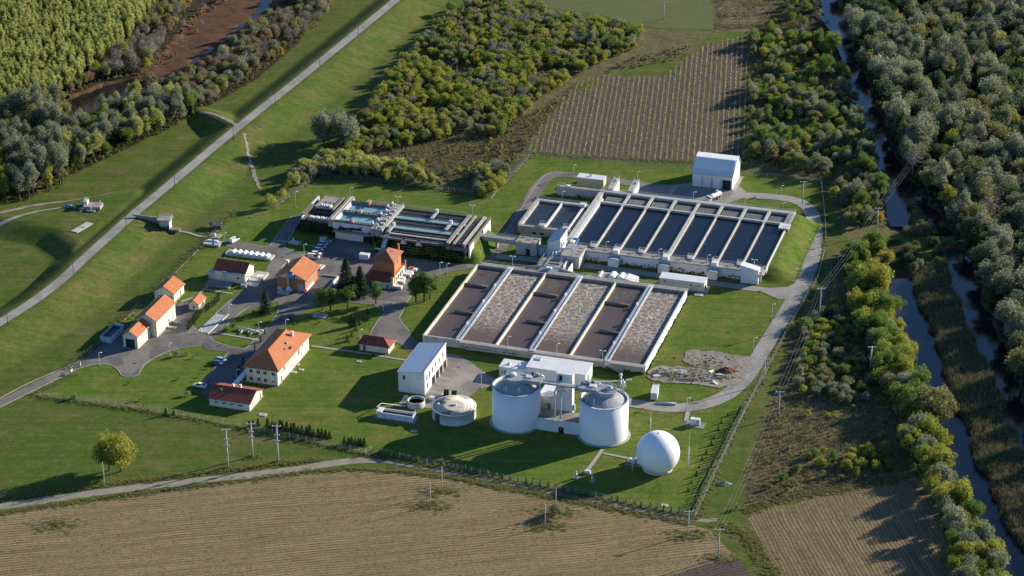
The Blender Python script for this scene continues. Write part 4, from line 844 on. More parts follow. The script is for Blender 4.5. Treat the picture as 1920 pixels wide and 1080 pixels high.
rail(ra, [(0, 0, 2.9), (0, 6.4, 6.5)], 1, 1.2); rail(ra, [(1.5, 0, 2.9), (1.5, 6.4, 6.5)], 1, 1.2); box('post', M['steel'], ra, .6, .9, .1, .4, 0, 2.6); box('landing', M['steel_paint'], ra, -2.4, 1.5, -1.2, 0, 2.6, 2.8)
# ---------------------------------------------------------------- digesters
M['cone'] = mat('grey_roof_sheet', (.36, .375, .39), (.28, .292, .305), .5, .7, streak=True)
def digester(u, v, s, lab):
    t = thing('digester_tank', lab, 'digester', W(u, v))
    R, H = 8.5, 14.5
    MB().lathe([(9.4, 0), (9.4, .25), (8.8, .3)], 0, 0, 64).build('footing', M['concrete'], t)
    MB().lathe([(R, .2), (R, H), (R - .45, H), (R - .45, H - 1.0)], 0, 0, 72, True, False).build('shell', M['clad_h'], t)
    MB().lathe([(R + .06, H - .25), (R + .06, H + .04), (R - .5, H + .04)], 0, 0, 72, False, False).build('rim', M['white_metal'], t)
    MB().lathe([(R - .4, H - 1.0), (R - 1.0, H - .7), (1.5, 17.3), (0, 17.5)], 0, 0, 48).build('cone_roof', M['cone'], t)
    MB().lathe([(3.6, 16.0), (3.7, 17.6), (3.7, 17.8), (0, 17.8)], -s * .5, .4, 32, False).build('roof_platform', M['cone'], t)
    box('platform_arm', M['cone'], t, *sorted((s * -1, s * (R + .6))), -1.4, 4.0, 16.4, 17.75)
    rail(t, [(s * (R + .5), -1.3, 17.75), (s * 1, -1.3, 17.75)], 1.05, 1.2); rail(t, [(s * (R + .5), 3.9, 17.75), (s * -1, 3.9, 17.75), (s * -3.6, 2.6, 17.8), (s * -4.1, 0, 17.8)], 1.05, 1.2)
    MB().lathe([(1.2, 17.75), (1.25, 18.5), (.9, 18.7), (0, 18.75)], -s * 1.6, .8, 20).build('dome_hatch', M['steel_paint'], t); box('roof_hatch', M['white_metal'], t, *sorted((s * 3.2, s * 5.6)), .3, 2.0, 17.76, 18.3)
    box('valve_cabinet', M['grey'], t, *sorted((s * 6.2, s * 7.4)), 2.4, 3.4, 17.76, 18.9); box('valve_cabinet', M['dark_metal'], t, *sorted((s * 4.6, s * 5.4)), 2.8, 3.6, 17.76, 18.8)
    for q, (a, b) in enumerate(((5.5, -4.5), (-2, -6.2), (-5, -4.5), (2.5, -5.6))): MB().tube([(a, b, 14.4), (a, b, 16.4 + .3 * (q % 2))], .12, 6).build('vent_pipe', M['steel_paint'], t)
    MB().tube([(s * 2, 3.0, 18.3), (s * 7.5, 3.2, 18.3), (s * 8.8, 3.2, 17.9)], .22, 8).build('gas_pipe', M['steel'], t)
    return t
d1 = digester(-6.7, 1.7, 1, 'tall white cylindrical digester with shaded grey cone roof'); d2 = digester(25.1, 1.5, -1, 'tall white cylindrical digester with flare stacks and sunlit cone roof')
vs = MB()
for a, b, h in ((4.6, 4.6, 21.5), (5.4, 4.2, 20.6), (6.0, 3.8, 20.0), (4.4, 5.6, 19.2)): vs.tube([(a, b, 15.6), (a, b, h)], .2, 8)
vs.build('vent_stack', M['steel'], d2); MB().lathe([(0, -.65), (.45, -.45), (.65, 0), (.45, .45), (0, .65)], 0, 0, 14).build('vent_ball', M['white'], d2, (4.5, 4.6, 21.9)); MB().tube([(4.2, 4.2, 20.4), (6.6, 3.4, 20.4), (6.9, 2.2, 18.9)], .14, 6).build('stack_pipe', M['steel'], d2); rail(d2, [(4, 3.6, 17.9), (7, 2.6, 17.9)], 1, 1)
lb = thing('link_building', 'low white building with a flat terrace roof joining the two digesters', 'building', W(.9, -1.5))
box('wall', M['white'], lb, -.2, 16.6, 0, 7.6, 0, 4.3); box('terrace', M['paving'], lb, -.2, 16.6, .25, 7.8, 4.3, 4.5); box('parapet', M['white_metal'], lb, -.2, 16.6, -.06, .25, 4.3, 4.75); box('doorway', M['dark'], lb, 8.7, 10.6, -.04, 0, 0, 2.3); box('door_sign', M['orange_paint'], lb, 9.3, 9.9, -.08, -.05, 1.2, 1.8)
stw = thing('stair_tower', 'slender white stair tower between the digesters', 'tower', W(6.5, 6.4)); box('wall', M['white_metal'], stw, 0, 5.7, 0, 2.9, 0, 18.8); box('roof', M['white_metal'], stw, -.15, 5.85, -.15, 3.05, 18.8, 19.05); box('door', M['dark'], stw, .9, 2.0, -.05, 0, 16.2, 18.3); box('vent_unit', M['grey'], stw, 5.7, 6.5, .6, 1.6, 4.5, 7.0)
pr = thing('pump_room', 'white flat-roofed room with a green door behind the terrace', 'building', W(.2, 6.3)); box('wall', M['cream'], pr, 0, 6.0, .15, 9, 0, 9.3); box('roof', M['white_metal'], pr, -.2, 6.1, -.1, 9.2, 9.3, 9.55); box('door', M['green'], pr, 3.0, 4.2, .08, .15, 4.5, 6.7); box('sign', M['red'], pr, 2.0, 2.5, .1, .15, 5.3, 6.1); box('roof_unit', M['white_metal'], pr, 2.4, 5.0, 2, 3.4, 9.55, 10.5)
fb = thing('roof_footbridge', 'steel footbridge linking the digester tops to the stair tower', 'footbridge', W(2.4, .2))
box('deck', M['grey'], fb, 0, 13.6, 1.2, 3.0, 16.9, 17.2); box('deck_spur', M['grey'], fb, 4.6, 7.2, 3.0, 6.2, 16.2, 16.5); box('girder', M['grey'], fb, 0, 13.6, 1.25, 1.4, 16.55, 16.9); box('girder', M['grey'], fb, 0, 13.6, 2.8, 2.95, 16.55, 16.9)
rail(fb, [(0, 1.2, 17.2), (13.6, 1.2, 17.2)], 1.1, 1.3); rail(fb, [(0, 3, 17.2), (4.6, 3, 17.2), (4.6, 6.0, 16.5)], 1.1, 1.3); rail(fb, [(7.2, 6, 16.5), (7.2, 3, 17.2), (13.6, 3, 17.2)], 1.1, 1.3)
for x in (5.5, 7.7): MB().tube([(x, -.9, 4.5), (x, -.9, 15.4), (x + .2, 1.3, 16.2)], .32, 10).build('column', M['steel_paint'], fb)
MB().tube([(9.0, 2.2, 17.2), (9.0, 2.2, 15.0), (9.2, 3.2, 14.6)], .14, 6).build('downpipe', M['cream_cap'], fb); box('service_tray', M['concrete_old'], fb, 6, 9.4, 1.0, 3.4, 14.9, 15.2)
# engine house
en = thing('engine_house', 'long white flat-roofed engine house behind the digesters', 'building', W(-12.5, 33.2))
box('wall', M['white_metal'], en, 0, 22.3, 0, 9.7, 0, 5.3); box('roof', M['white_metal'], en, -.2, 22.5, -.2, 9.9, 5.3, 5.55); box('green_door', M['green'], en, 22.3, 22.36, 2.6, 4.4, 0, 3.8); box('roof_vent', M['grey'], en, 1.5, 3.6, 6.0, 8.0, 5.55, 5.9); box('front_panel', M['white'], en, 20.2, 20.6, -.05, 0, 1.5, 3.4)
ea = thing('engine_annex', 'small white flat-roofed annex with two roof cowls and green doors', 'building', W(-23.0, 33.7))
box('wall', M['white_metal'], ea, 0, 10.2, 0, 6.5, 0, 3.6); box('roof', M['white_metal'], ea, -.15, 10.3, -.15, 6.6, 3.6, 3.8)
for x in (3.0, 6.8): MB().lathe([(.9, 3.8), (.35, 4.4), (.3, 4.8), (0, 5.1)], x, 2.6, 12, False).build('roof_cowl', M['steel_paint'], ea)
box('green_door', M['green'], ea, 1.8, 3.2, -.05, 0, 0, 2.4); box('green_door', M['green'], ea, 6.2, 7.4, -.05, 0, 0, 2.2); box('sign', M['red'], ea, .9, 1.3, -.05, 0, 1.2, 2.0)
# gas holder
c = P(1233.7, 848.0, 6.2); gh = thing('gas_holder', 'huge white spherical gas balloon standing on the lawn', 'gas holder', (c.x, c.y, 0))
pf = [(math.cos(a) * 7.45, 6.2 + math.sin(a) * 7.45) for a in [math.radians(-56 + i * 146 / 30) for i in range(31)]]; pf[-1] = (0, 13.65)
MB().lathe(pf, 0, 0, 72).build('balloon', M['membrane'], gh); MB().lathe([(5.1, 0), (5.1, .5), (4.3, .5), (4.1, .2)], 0, 0, 48, False).build('anchor_ring', M['cream_cap'], gh); MB().lathe([(.3, 13.6), (.3, 13.8), (0, 13.85)], 0, 0, 10).build('crown_cap', M['grey'], gh)
bl = thing('blower_unit', 'grey blower and pipes on a slab beside the gas balloon', 'blower', G(1192, 868)); box('slab', M['paving'], bl, -3.2, 3.2, -2.4, 2.4, 0, .15); MB().tube([(0, -1.4, .9), (0, 1.2, .9)], .75, 12).build('blower', M['grey'], bl); box('motor', M['steel_paint'], bl, -2.2, -1.2, -.6, .8, .15, 1.5); MB().tube([(.8, .2, .9), (2.6, .6, 1.0), (4.4, 1.2, .6)], .3, 8).build('duct', M['steel'], bl)
# thickener, small tanks
c = P(851.3, 760.7, 4.0); th = thing('thickener_tank', 'round blue-white sludge tank with a stained flat concrete lid', 'tank', (c.x, c.y, 0))
MB().lathe([(7.8, 0), (7.8, 3.8), (7.9, 3.8), (7.9, 4.05), (7.5, 4.05)], 0, 0, 56, True, False).build('shell', M['tank_white'], th)
k = NT('stained_lid'); k.set(.9, .2); v_ = k.noise(.22, 4, .6); k.color(k.mix(k.ramp(v_, [(.54, 0), (.62, 1)]), k.mix(k.noise(.7, 5, .7), (.55, .50, .42), (.44, .40, .335)), (.21, .185, .165))); M['lid'] = k.m
MB().lathe([(7.5, 4.02), (3, 4.2), (0, 4.25)], 0, 0, 48).build('lid', M['lid'], th); box('lid_vent', M['steel_paint'], th, -.9, .9, -.3, .3, 4.25, 4.75); box('lid_box', M['white'], th, -6, -5.3, -1, -.3, 4.1, 4.5); box('shell_panel', M['dark_metal'], th, -4.6, -3.0, -7.35, -6.55, 0, 3.6); rail(th, [(6.2, 4.2, 4.1), (7.5, 0, 4.1), (6.2, -4.2, 4.1)], 1.0, 1.4)
c = P(780, 749.4, 2.4); sr = thing('round_basin', 'small round open concrete basin with brown sludge', 'tank', (c.x, c.y, 0)); MB().lathe([(3.2, 0), (3.2, 2.4), (2.85, 2.4), (2.85, 1.2)], 0, 0, 40, True, False).build('wall', M['concrete_light'], sr); MB().lathe([(2.9, 1.3), (0, 1.3)], 0, 0, 32).build('sludge', M['sludge'], sr)
box('machine_base', M['concrete'], sr, -6.2, -3.3, -1.4, 1.2, 0, .3); mm = MB()
for q in range(5): mm.tube([(-5.6 + q * .5, -.8 + q * .3, .3), (-4.6 + q * .3, .6 + q * .1, 3.0)], .12, 5)
mm.build('pipework', M['steel_paint'], sr)
u0, v0 = uv(706.7, 772.4, 2.2); u1, v1 = uv(774.7, 781, 2.2); u2, v2 = uv(780.6, 771.4, 2.2)
def open_tank(name, lab, u0, v0, L, Wd, H, wall, liquid_m, rz=None):
    t = thing(name, lab, 'tank', W(u0, v0), rz)
    for a in ((0, L, 0, .3), (0, L, Wd - .3, Wd), (0, .3, .3, Wd - .3), (L - .3, L, .3, Wd - .3)): box('wall', M[wall], t, *a, 0, H)
    MB().quad((.2, .2, H * .62), (L - .2, .2, H * .62), (L - .2, Wd - .2, H * .62), (.2, Wd - .2, H * .62)).build('liquid', M[liquid_m], t)
    rb = MB()
    for q in range(1, int(L / 2.6)): rb.box(q * L / int(L / 2.6) - .08, q * L / int(L / 2.6) + .08, -.1, 0, 0, H - .1)
    rb.build('rib', M['grey'], t); return t
rt = open_tank('rectangular_basin', 'narrow open blue-white basin with brown sludge below the white block', u0, v0, math.hypot(u1 - u0, v1 - v0), 3.6, 2.2, 'tank_white', 'sludge')
box('slab', M['paving'], rt, -1.6, 14.2, -.9, 4.4, 0, .06); box('end_cover', M['white'], rt, -.4, 1.7, .1, 3.5, 2.2, 2.5); MB().tube([(0, 2, 2.6), (-1.2, 3, 2.6), (-1.4, 8.6, 1.0), (7.5, 9.2, 1.0)], .18, 8).build('pipe', M['white'], rt); rail(rt, [(13.3, 0, 2.2), (13.3, 3.6, 2.2)], 1, 1.2)
u0, v0 = uv(187, 632, 2.0); wt = open_tank('wash_basin', 'open pale blue concrete basin beside the tall garage', u0, v0, 4.6, 11.5, 2.3, 'pale_blue', 'murk')
MB().tube([(1, 11.2, 2.4), (4.5, 11.2, 2.4)], .35, 8).build('roller', M['tank_white'], wt); MB().tube([(4.6, 10, 2.0), (6.0, 10.2, 1.6), (6.0, 10.2, 0)], .3, 8).build('pipe', M['pale_blue'], wt)
for i, (x, y) in enumerate(((836, 742), (851, 744))):
    p = G(x, y); sk = thing('skip_container', 'open waste skip with yellow sides standing behind the round tank', 'skip', p, SA + .25, 'waste skips by the round tank')
    MB().xprism([(-1.6, .2), (1.4, .2), (2.0, 1.6), (-2.2, 1.6)], -1.1, -1.02).build('side', M['ochre'], sk); MB().xprism([(-1.6, .2), (1.4, .2), (2.0, 1.6), (-2.2, 1.6)], 1.02, 1.1).build('side', M['green'], sk)
    MB().quad((-1.05, -2.2, 1.6), (1.05, -2.2, 1.6), (1.05, -1.6, .2), (-1.05, -1.6, .2)).quad((-1.05, 2.0, 1.6), (1.05, 2.0, 1.6), (1.05, 1.4, .2), (-1.05, 1.4, .2)).quad((-1.05, -1.6, .25), (1.05, -1.6, .25), (1.05, 1.4, .25), (-1.05, 1.4, .25)).build('tub', M['dark_metal'], sk)
p = G(813, 750); ms = thing('conveyor_unit', 'grey conveyor machine on a slab between the round tanks', 'machine', p); box('slab', M['paving'], ms, -3.4, 3.6, -2.6, 2.4, 0, .12); box('hopper', M['steel_paint'], ms, -1.4, .4, -1, .8, .12, 1.3); MB().tube([(.2, 0, 1.0), (3.2, 1.4, 2.2)], .3, 8).build('screw', M['steel'], ms)
# ================================================================== houses
def fit(FL, FR, BR, z=0.0):
    """photo pixels of three corners at height z -> origin (u,v), length, width in the site frame"""
    a, b, c = uv(*FL, z), uv(*FR, z), uv(*BR, z)
    return a[0], (a[1] + b[1]) / 2, b[0] - a[0], c[1] - b[1]
def opening(t, face, L, Wd, s, z, w_, h_, kind='window', m=None, frame='white'):
    """window or door on a wall face: f front, r right, l left, b back; s = distance along the face"""
    m = m or M['glass']; e = .05
    def bx(n, mm, s0, s1, z0, z1, d, par):
        if face == 'f': return box(n, mm, par, s0, s1, -d, 0.02, z0, z1)
        if face == 'b': return box(n, mm, par, s0, s1, Wd - .02, Wd + d, z0, z1)
        if face == 'r': return box(n, mm, par, L - .02, L + d, s0, s1, z0, z1)
        return box(n, mm, par, -d, .02, s0, s1, z0, z1)
    if kind == 'window':
        o = bx('window', m, s, s + w_, z, z + h_, .03, t); fr = MB()
        def add(s0, s1, z0, z1, d):
            if face == 'f': fr.box(s0, s1, -d, 0, z0, z1)
            elif face == 'b': fr.box(s0, s1, Wd, Wd + d, z0, z1)
            elif face == 'r': fr.box(L, L + d, s0, s1, z0, z1)
            else: fr.box(-d, 0, s0, s1, z0, z1)
        f = .09
        add(s - f, s, z - f, z + h_ + f, .07); add(s + w_, s + w_ + f, z - f, z + h_ + f, .07); add(s, s + w_, z + h_, z + h_ + f, .07); add(s - .05, s + w_ + .05, z - f - .04, z, .14); add(s + w_ / 2 - .03, s + w_ / 2 + .03, z, z + h_, .055)
        fr.build('frame', M[frame], o); return o
    o = bx(kind, m, s, s + w_, z, z + h_, .05, t); return o
def house(name, lab, u0, v0, L, Wd, h, roof, rh, wall, tile, ov=.45, ridge='u', inset=None, cat='building', soffit=None):
    t = thing(name, lab, cat, W(u0, v0))
    wm = MB(); wm.box(0, L, 0, Wd, 0, h)
    if roof == 'gable':
        if ridge == 'u':
            wm.xprism([(0, h), (Wd, h), (Wd / 2, h + rh)], .01, L - .01); sl = rh / (Wd / 2); e = ov * sl; T = .18
            rm = MB()
            for s in (0, 1):
                y0, y1 = (-ov, Wd / 2) if s == 0 else (Wd + ov, Wd / 2)
                pr = [(y0, h - e + .06), (y1, h + rh + .06), (y1, h + rh + .06 + T), (y0, h - e + .06 + T)]
                rm.xprism(pr if s == 0 else pr[::-1], -ov, L + ov)
        else:
            wm.yprism([(0, h), (L, h), (L / 2, h + rh)], .01, Wd - .01); sl = rh / (L / 2); e = ov * sl; T = .18
            rm = MB()
            for s in (0, 1):
                x0, x1 = (-ov, L / 2) if s == 0 else (L + ov, L / 2)
                pr = [(x0, h - e + .06), (x1, h + rh + .06), (x1, h + rh + .06 + T), (x0, h - e + .06 + T)]
                rm.yprism(pr if s == 0 else pr[::-1], -ov, Wd + ov)
        wm.build('wall', M[wall], t); r = rm.build('roof', M[tile], t)
        rc = MB()
        if ridge == 'u': rc.tube([(-ov, Wd / 2, h + rh + .26), (L + ov, Wd / 2, h + rh + .26)], .16, 6)
        else: rc.tube([(L / 2, -ov, h + rh + .26), (L / 2, Wd + ov, h + rh + .26)], .16, 6)
        rc.build('ridge_cap', M[tile], r)
    elif roof == 'hip':
        wm.build('wall', M[wall], t); i0, i1 = inset if inset else ((Wd / 2, Wd / 2) if ridge == 'u' else (L / 2, L / 2))
        a = [(-ov, -ov, h), (L + ov, -ov, h), (L + ov, Wd + ov, h), (-ov, Wd + ov, h)]
        if ridge == 'u': R0, R1 = (i0, Wd / 2, h + rh), (L - i1, Wd / 2, h + rh); fs = [(0, 1, 5, 4), (1, 2, 5), (2, 3, 4, 5), (3, 0, 4)]
        else: R0, R1 = (L / 2, i0, h + rh), (L / 2, Wd - i1, h + rh); fs = [(0, 1, 4), (1, 2, 5, 4), (2, 3, 5), (3, 0, 4, 5)]
        rm = MB(); rm.add(a + [R0, R1], fs); rm.add([(p[0], p[1], h - .16) for p in a] + a, [(3, 2, 1, 0), (0, 1, 5, 4), (1, 2, 6, 5), (2, 3, 7, 6), (3, 0, 4, 7)])
        r = rm.build('roof', M[tile], t); rc = MB()
        up = lambda p: (p[0], p[1], p[2] + .08)
        rc.tube([up(R0), up(R1)], .14, 6)
        for c_, q in ((a[0], R0), (a[3], R0 if ridge == 'u' else R1), (a[1], R1 if ridge == 'u' else R0), (a[2], R1)): rc.tube([up(c_), up(q)], .11, 5)
        rc.build('ridge_cap', M[tile], r)
    box('plinth', M['kerb'], t, -.35, L + .35, -.35, Wd + .35, 0, .1)
    g = MB()
    if ridge == 'u' or roof == 'hip':
        for y in (-ov - .06, Wd + ov + .06): g.tube([(-ov, y, h - .05), (L + ov, y, h - .05)], .07, 5)
    if ridge == 'v' or roof == 'hip':
        for x in (-ov - .06, L + ov + .06): g.tube([(x, -ov, h - .05), (x, Wd + ov, h - .05)], .07, 5)
    for x, y in ((.15, -.08), (L - .15, -.08)): g.tube([(x, y, 0), (x, y, h - .1)], .06, 5)
    g.build('gutter', M['steel_paint'], t)
    return t, r
def chimney(r, x, y, z0, z1, s=.35, m='cream'): 
    o = box('chimney', M[m], r, x - s, x + s, y - s, y + s, z0, z1); return o
# A office
u0, v0, L, Wd = fit((461.7, 715.6), (522, 722.8), (577.8, 654.4)); OL, OW = L, Wd
t, r = house('office_building', 'two-storey cream office with a big hipped orange tile roof', u0, v0, L, Wd, 6.2, 'hip', 4.2, 'cream', 'tile', .9, 'v', (6.6, 6.6))
for i, x in enumerate((1.3, 4.2, 6.8, 10.0)):
    opening(t, 'f', L, Wd, x, 3.9, 1.3, 1.35)
    if i < 3: opening(t, 'f', L, Wd, x + .1, .9, 1.2, 1.3)
    else: opening(t, 'f', L, Wd, x + .1, 1.2, 1.3, .5)
for x in (1.6, 4.8): box('air_conditioner', M['steel_paint'], t, x, x + .9, -.6, -.2, .15, .8)
for s, z, w_, h_ in ((5.6, 3.0, .7, 2.6), (6.5, 3.0, .7, 2.6), (19.8, 2.6, .7, 3.0), (20.7, 2.6, .7, 3.0), (8.6, 3.9, .6, .6), (10.2, 3.9, .6, .6), (12, 1.6, .6, .6), (14, 1.4, .7, .8), (15.5, 3.9, .6, .6), (17.4, 3.9, .6, .6), (23, 1.5, .7, .9), (24.4, 3.9, .7, .9)):
    if s + w_ < Wd: opening(t, 'r', L, Wd, s, z, w_, h_)
opening(t, 'r', L, Wd, 3.0, .1, 1.1, 2.2, 'door', M['dark_metal'])
for s in range(7): opening(t, 'l', L, Wd, 2.0 + s * 3.7, 3.9, 1.3, 1.3); opening(t, 'l', L, Wd, 2.0 + s * 3.7, .9, 1.3, 1.3)
chimney(r, L * .72, Wd * .76, 8.0, 10.6, .4, 'white'); chimney(r, L * .74, Wd * .56, 8.0, 9.2, .45, 'grey'); box('skylight', M['glass'], r, L * .86, L * .93, Wd * .50, Wd * .54, 7.3, 7.9); box('roof_vent', M['dark_metal'], r, L * .78, L * .82, Wd * .42, Wd * .44, 7.9, 8.5)
# B annex
u0, v0, L, Wd = fit((393.4, 759.3), (468, 771.5), (491.8, 744))
t, r = house('annex_building', 'single-storey cream annex with a dark red gabled roof', u0, v0, L, Wd, 2.9, 'gable', 2.3, 'cream', 'tile_red', .5, 'u')
for x in (2.0, 5.0, 8.0, 11.2): opening(t, 'f', L, Wd, x, 1.5, 1.3, .6)
opening(t, 'r', L, Wd, 2.0, 1.0, .7, 1.1); opening(t, 'r', L, Wd, 3.4, 1.6, .5, .9); opening(t, 'r', L, Wd, Wd - 2.0, .1, .9, 2.1, 'door', M['dark_metal'])
chimney(r, L * .42, Wd * .58, 4.4, 6.2); chimney(r, L * .60, Wd * .58, 4.4, 6.4, .4); MB().tube([(L * .23, Wd * .3, 4.2), (L * .23, Wd * .3, 5.2), (L * .23 - .3, Wd * .3, 5.5), (L * .23 - .7, Wd * .3, 5.2)], .14, 8).build('roof_vent', M['cream_cap'], r)
# C canopy
a, b = uv(436, 724, 3.0), uv(462, 695, 3.0); ct = thing('covered_walkway', 'white flat canopy linking the office and the annex', 'canopy', W(a[0], a[1]))
box('roof', M['white_metal'], ct, -.9, 1.1, 0, b[1] - a[1] + 1.2, 2.9, 3.05); box('fascia', M['white'], ct, -.95, 1.15, -.05, 0, 2.75, 3.1)
for y in (.4, (b[1] - a[1]) / 2, b[1] - a[1]):
    for x in (-.75, .95): MB().tube([(x, y, 0), (x, y, 2.9)], .07, 6).build('post', M['steel_paint'], ct)
# D small garage
u0, v0, L, Wd = fit((674.6, 655.7), (728.4, 663.5), (739.5, 650))
t, r = house('small_garage', 'small cream garage with a red hipped roof beside the yard road', u0, v0, L, Wd, 2.7, 'hip', 2.1, 'cream', 'tile_red', .7, 'u', (.8, 3.0))
opening(t, 'f', L, Wd, 1.4, .1, 1.0, 2.0, 'door', M['dark_metal']); opening(t, 'b', L, Wd, 1.5, .05, 3, 2.3, 'garage_door', M['white_metal']); opening(t, 'b', L, Wd, 6, .05, 3, 2.3, 'garage_door', M['white_metal']); opening(t, 'r', L, Wd, 1.2, 1.3, .8, .8)
# E white block
u0, v0 = uv(747, 734); u1, v1 = uv(797, 740.5); L = u1 - u0; v0 = (v0 + v1) / 2; Wd = 24.2
t = thing('white_block', 'two-storey white block with a sloping pale blue roof and a row of bay doors', 'building', W(u0, v0))
MB().yprism([(0, 0), (L, 0), (L, 9.2), (0, 7.9)], 0, Wd).build('wall', M['white'], t)
k = NT('pale_blue_roofing'); k.set(.5, .3); k.color(k.mix(k.noise(.2, 4), (.20, .29, .42), (.18, .26, .38))); M['roofing'] = k.m
rf = MB().yprism([(-.1, 7.99), (L - .25, 9.12), (L - .25, 9.2), (-.1, 8.07)], -.15, Wd + .15).build('roof', M['roofing'], t)
MB().yprism([(L - .25, 9.0), (L + .1, 9.0), (L + .1, 9.45), (L - .25, 9.45)], -.2, Wd + .2).build('parapet', M['white'], rf); box('gutter', M['white_metal'], rf, -.35, -.1, -.15, Wd + .15, 7.75, 8.0)
opening(t, 'f', L, Wd, 1.7, 5.3, 1.0, 1.5, m=M['glass_dark']); box('vent', M['grey'], t, 8.2, 8.6, -.08, 0, 6.2, 6.6); box('vent', M['grey'], t, 3.8, 4.2, -.08, 0, 1.0, 1.4); box('lamp', M['grey'], t, 4.8, 5.0, -.15, 0, 5.4, 5.7)
for s, h_ in zip((1.7, 4.7, 7.9, 11.6, 15.6, 19.8), (2.5, 2.6, 2.4, 1.8, 2.0, 2.0)): opening(t, 'r', L, Wd, s, 7.3 - h_, 1.2, h_, m=M['glass_dark'])
opening(t, 'r', L, Wd, 2.3, 1.3, 1.3, 2.2, m=M['glass_dark'])
for s in (7.8, 12.2, 16.4, 20.8):
    o = opening(t, 'r', L, Wd, s, 0, 2.3, 3.0, 'bay_door', M['glass_dark']); box('door_pier', M['cream_cap'], o, L, L + .5, s + 2.4, s + 2.9, 0, 3.2)
for q, s in enumerate((4.5, 7.0, 11.4, 15.6, 19.8)): 
    o = sheet('drain_strip', [(u0, v0)] * 4, M['rust'] if 'rust' in M else M['brown_heap'], 'rust-stained strip of paving in front of a bay door') if False else None
    tt = thing('floor_rail', 'rust-brown rail strip laid in the yard in front of a bay door', 'rail', W(u0 + L + .8, v0 + s), group='rail strips in front of the bay doors')
    for d in (0, 1.2): box('rail', M['brown_heap'], tt, 0, 5.0 - q * .25, d, d + .22, .05, .12)
# G ochre service hut + vaults
u0, v0 = uv(1245.5, 545.5); e_ = uv(1320, 548.5)
u0, v0 = uv(1320, 547.5); L = 18.0; t = thing('long_hut', 'long cream hut with a flat white roof behind the aeration tank', 'building', W(u0 - L, v0))
box('wall', M['cream'], t, 0, L, 0, 5.2, 0, 3.7); box('roof', M['white_metal'], t, -.25, L + .25, -.25, 5.45, 3.7, 3.95); box('plinth', M['kerb'], t, 0, L + 1.4, -1.2, 5.4, 0, .1)
for x in (12.2, 15.6): opening(t, 'f', L, 5.2, x, 2.0, .8, .6)
opening(t, 'f', L, 5.2, 1.8, 2.1, .5, .9); opening(t, 'r', L, 5.2, 1.6, .1, 1.0, 2.1, 'door', M['dark_metal'])
vp = thing('vault_deck', 'white-rimmed concrete deck holding two vaulted skylights', 'deck', W(-10.5, 121.2))
box('slab', M['concrete_light'], vp, 0, 16.5, 0, 5.6, 0, 2.4); box('well', M['concrete'], vp, 2.4, 4.8, .8, 4.8, 2.4, 2.42); box('rim', M['white'], vp, 1.2, 2.0, 0, 5.6, 2.4, 3.0); box('rim', M['white'], vp, 12.0, 12.6, 0, 5.6, 2.4, 3.2); MB().yprism([(12.6, 2.4), (16.5, 2.4), (12.6, 3.2)], 0, 5.6).build('ramp', M['white_metal'], vp)
def vault(L, Wd, h, n=10):
    mb = MB(); pr = [(L / 2 - math.cos(math.pi * i / n) * L / 2, math.sin(math.pi * i / n) * h) for i in range(n + 1)]
    mb.yprism(pr[::-1], 0, Wd); return mb
for x in (5.0, 8.6): vault(3.0, 4.4, 1.3).build('vault', M['membrane'], vp, (x, .6, 2.41))
wb = thing('switch_box', 'white metal cabinet standing behind the aeration tank walkway', 'cabinet', W(-14.5, 121.6)); box('cabinet', M['white_metal'], wb, 0, 2.6, 0, 1.6, 0, 1.6); box('lid', M['steel_paint'], wb, -.1, 2.7, -.1, 1.7, 1.6, 1.75); box('panel', M['grey'], wb, .7, 1.2, -.04, 0, .6, 1.1)
# H white hall
u0, v0, L, Wd = fit((1298, 348), (1372, 357.5), (1389, 332)); hh, hr = 6.6, 4.6
t = thing('storage_hall', 'white corrugated hall with a broken-pitch roof and four bay doors', 'hall', W(u0, v0))
Wd = 16.2; prof = [(0, 0), (Wd, 0), (Wd, hh), (Wd * .68, hh + hr), (Wd * .62, hh + hr + .25), (Wd * .38, hh + hr + .25), (0, hh)]
MB().xprism(prof[::-1], .02, L - .02).build('wall', M['white_metal'], t)
rp = [(-.4, hh - .25), (Wd * .45, hh + hr), (Wd * .72, hh + hr + .05), (Wd + .4, hh - .3)]; rm = MB()
for a, b in zip(rp, rp[1:]): rm.xprism([(a[0], a[1] + .05), (b[0], b[1] + .05), (b[0], b[1] + .25), (a[0], a[1] + .25)], -.35, L + .35)
rm.build('roof', M['corrugated'], t); box('gutter', M['grey'], t, -.3, L + .3, -.65, -.4, hh - .45, hh - .2)
for i in range(3): opening(t, 'f', L, Wd, .9 + i * 4.15, 0, 3.1, 4.2, 'bay_door', M['white_metal']); box('door_pilaster', M['pale_blue'], t, 4.1 + i * 4.15, 4.9 + i * 4.15, -.12, 0, 0, 5.2)
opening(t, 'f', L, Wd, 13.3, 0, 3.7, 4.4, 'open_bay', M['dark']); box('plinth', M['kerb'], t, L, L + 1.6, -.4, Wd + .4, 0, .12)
# I ochre container hut
u0, v0 = uv(1082, 346.5); u1, v1 = uv(1131.5, 352); L = u1 - u0; Wd = 4.6
t = thing('ochre_hut', 'ochre metal hut with a flat white roof beside the feed channel', 'hut', W(u0, v0)); box('wall', M['ochre'], t, 0, L, 0, Wd, .2, 3.5); box('roof', M['white_metal'], t, -.2, L + .2, -.2, Wd + .2, 3.5, 3.75); box('base', M['dark'], t, .1, L - .1, .1, Wd - .1, 0, .2)
for i in range(5): box('vent_slot', M['grey'], t, 5.6 + i * .95, 6.1 + i * .95, -.04, 0, 2.3, 2.9)
box('door', M['cream_cap'], t, L, L + .05, 1.2, 2.4, .2, 2.5); MB().lathe([(.4, 3.75), (.4, 4.3), (.6, 4.4), (0, 4.7)], L * .47, 2.6, 12, False).build('roof_cowl', M['grey'], t)
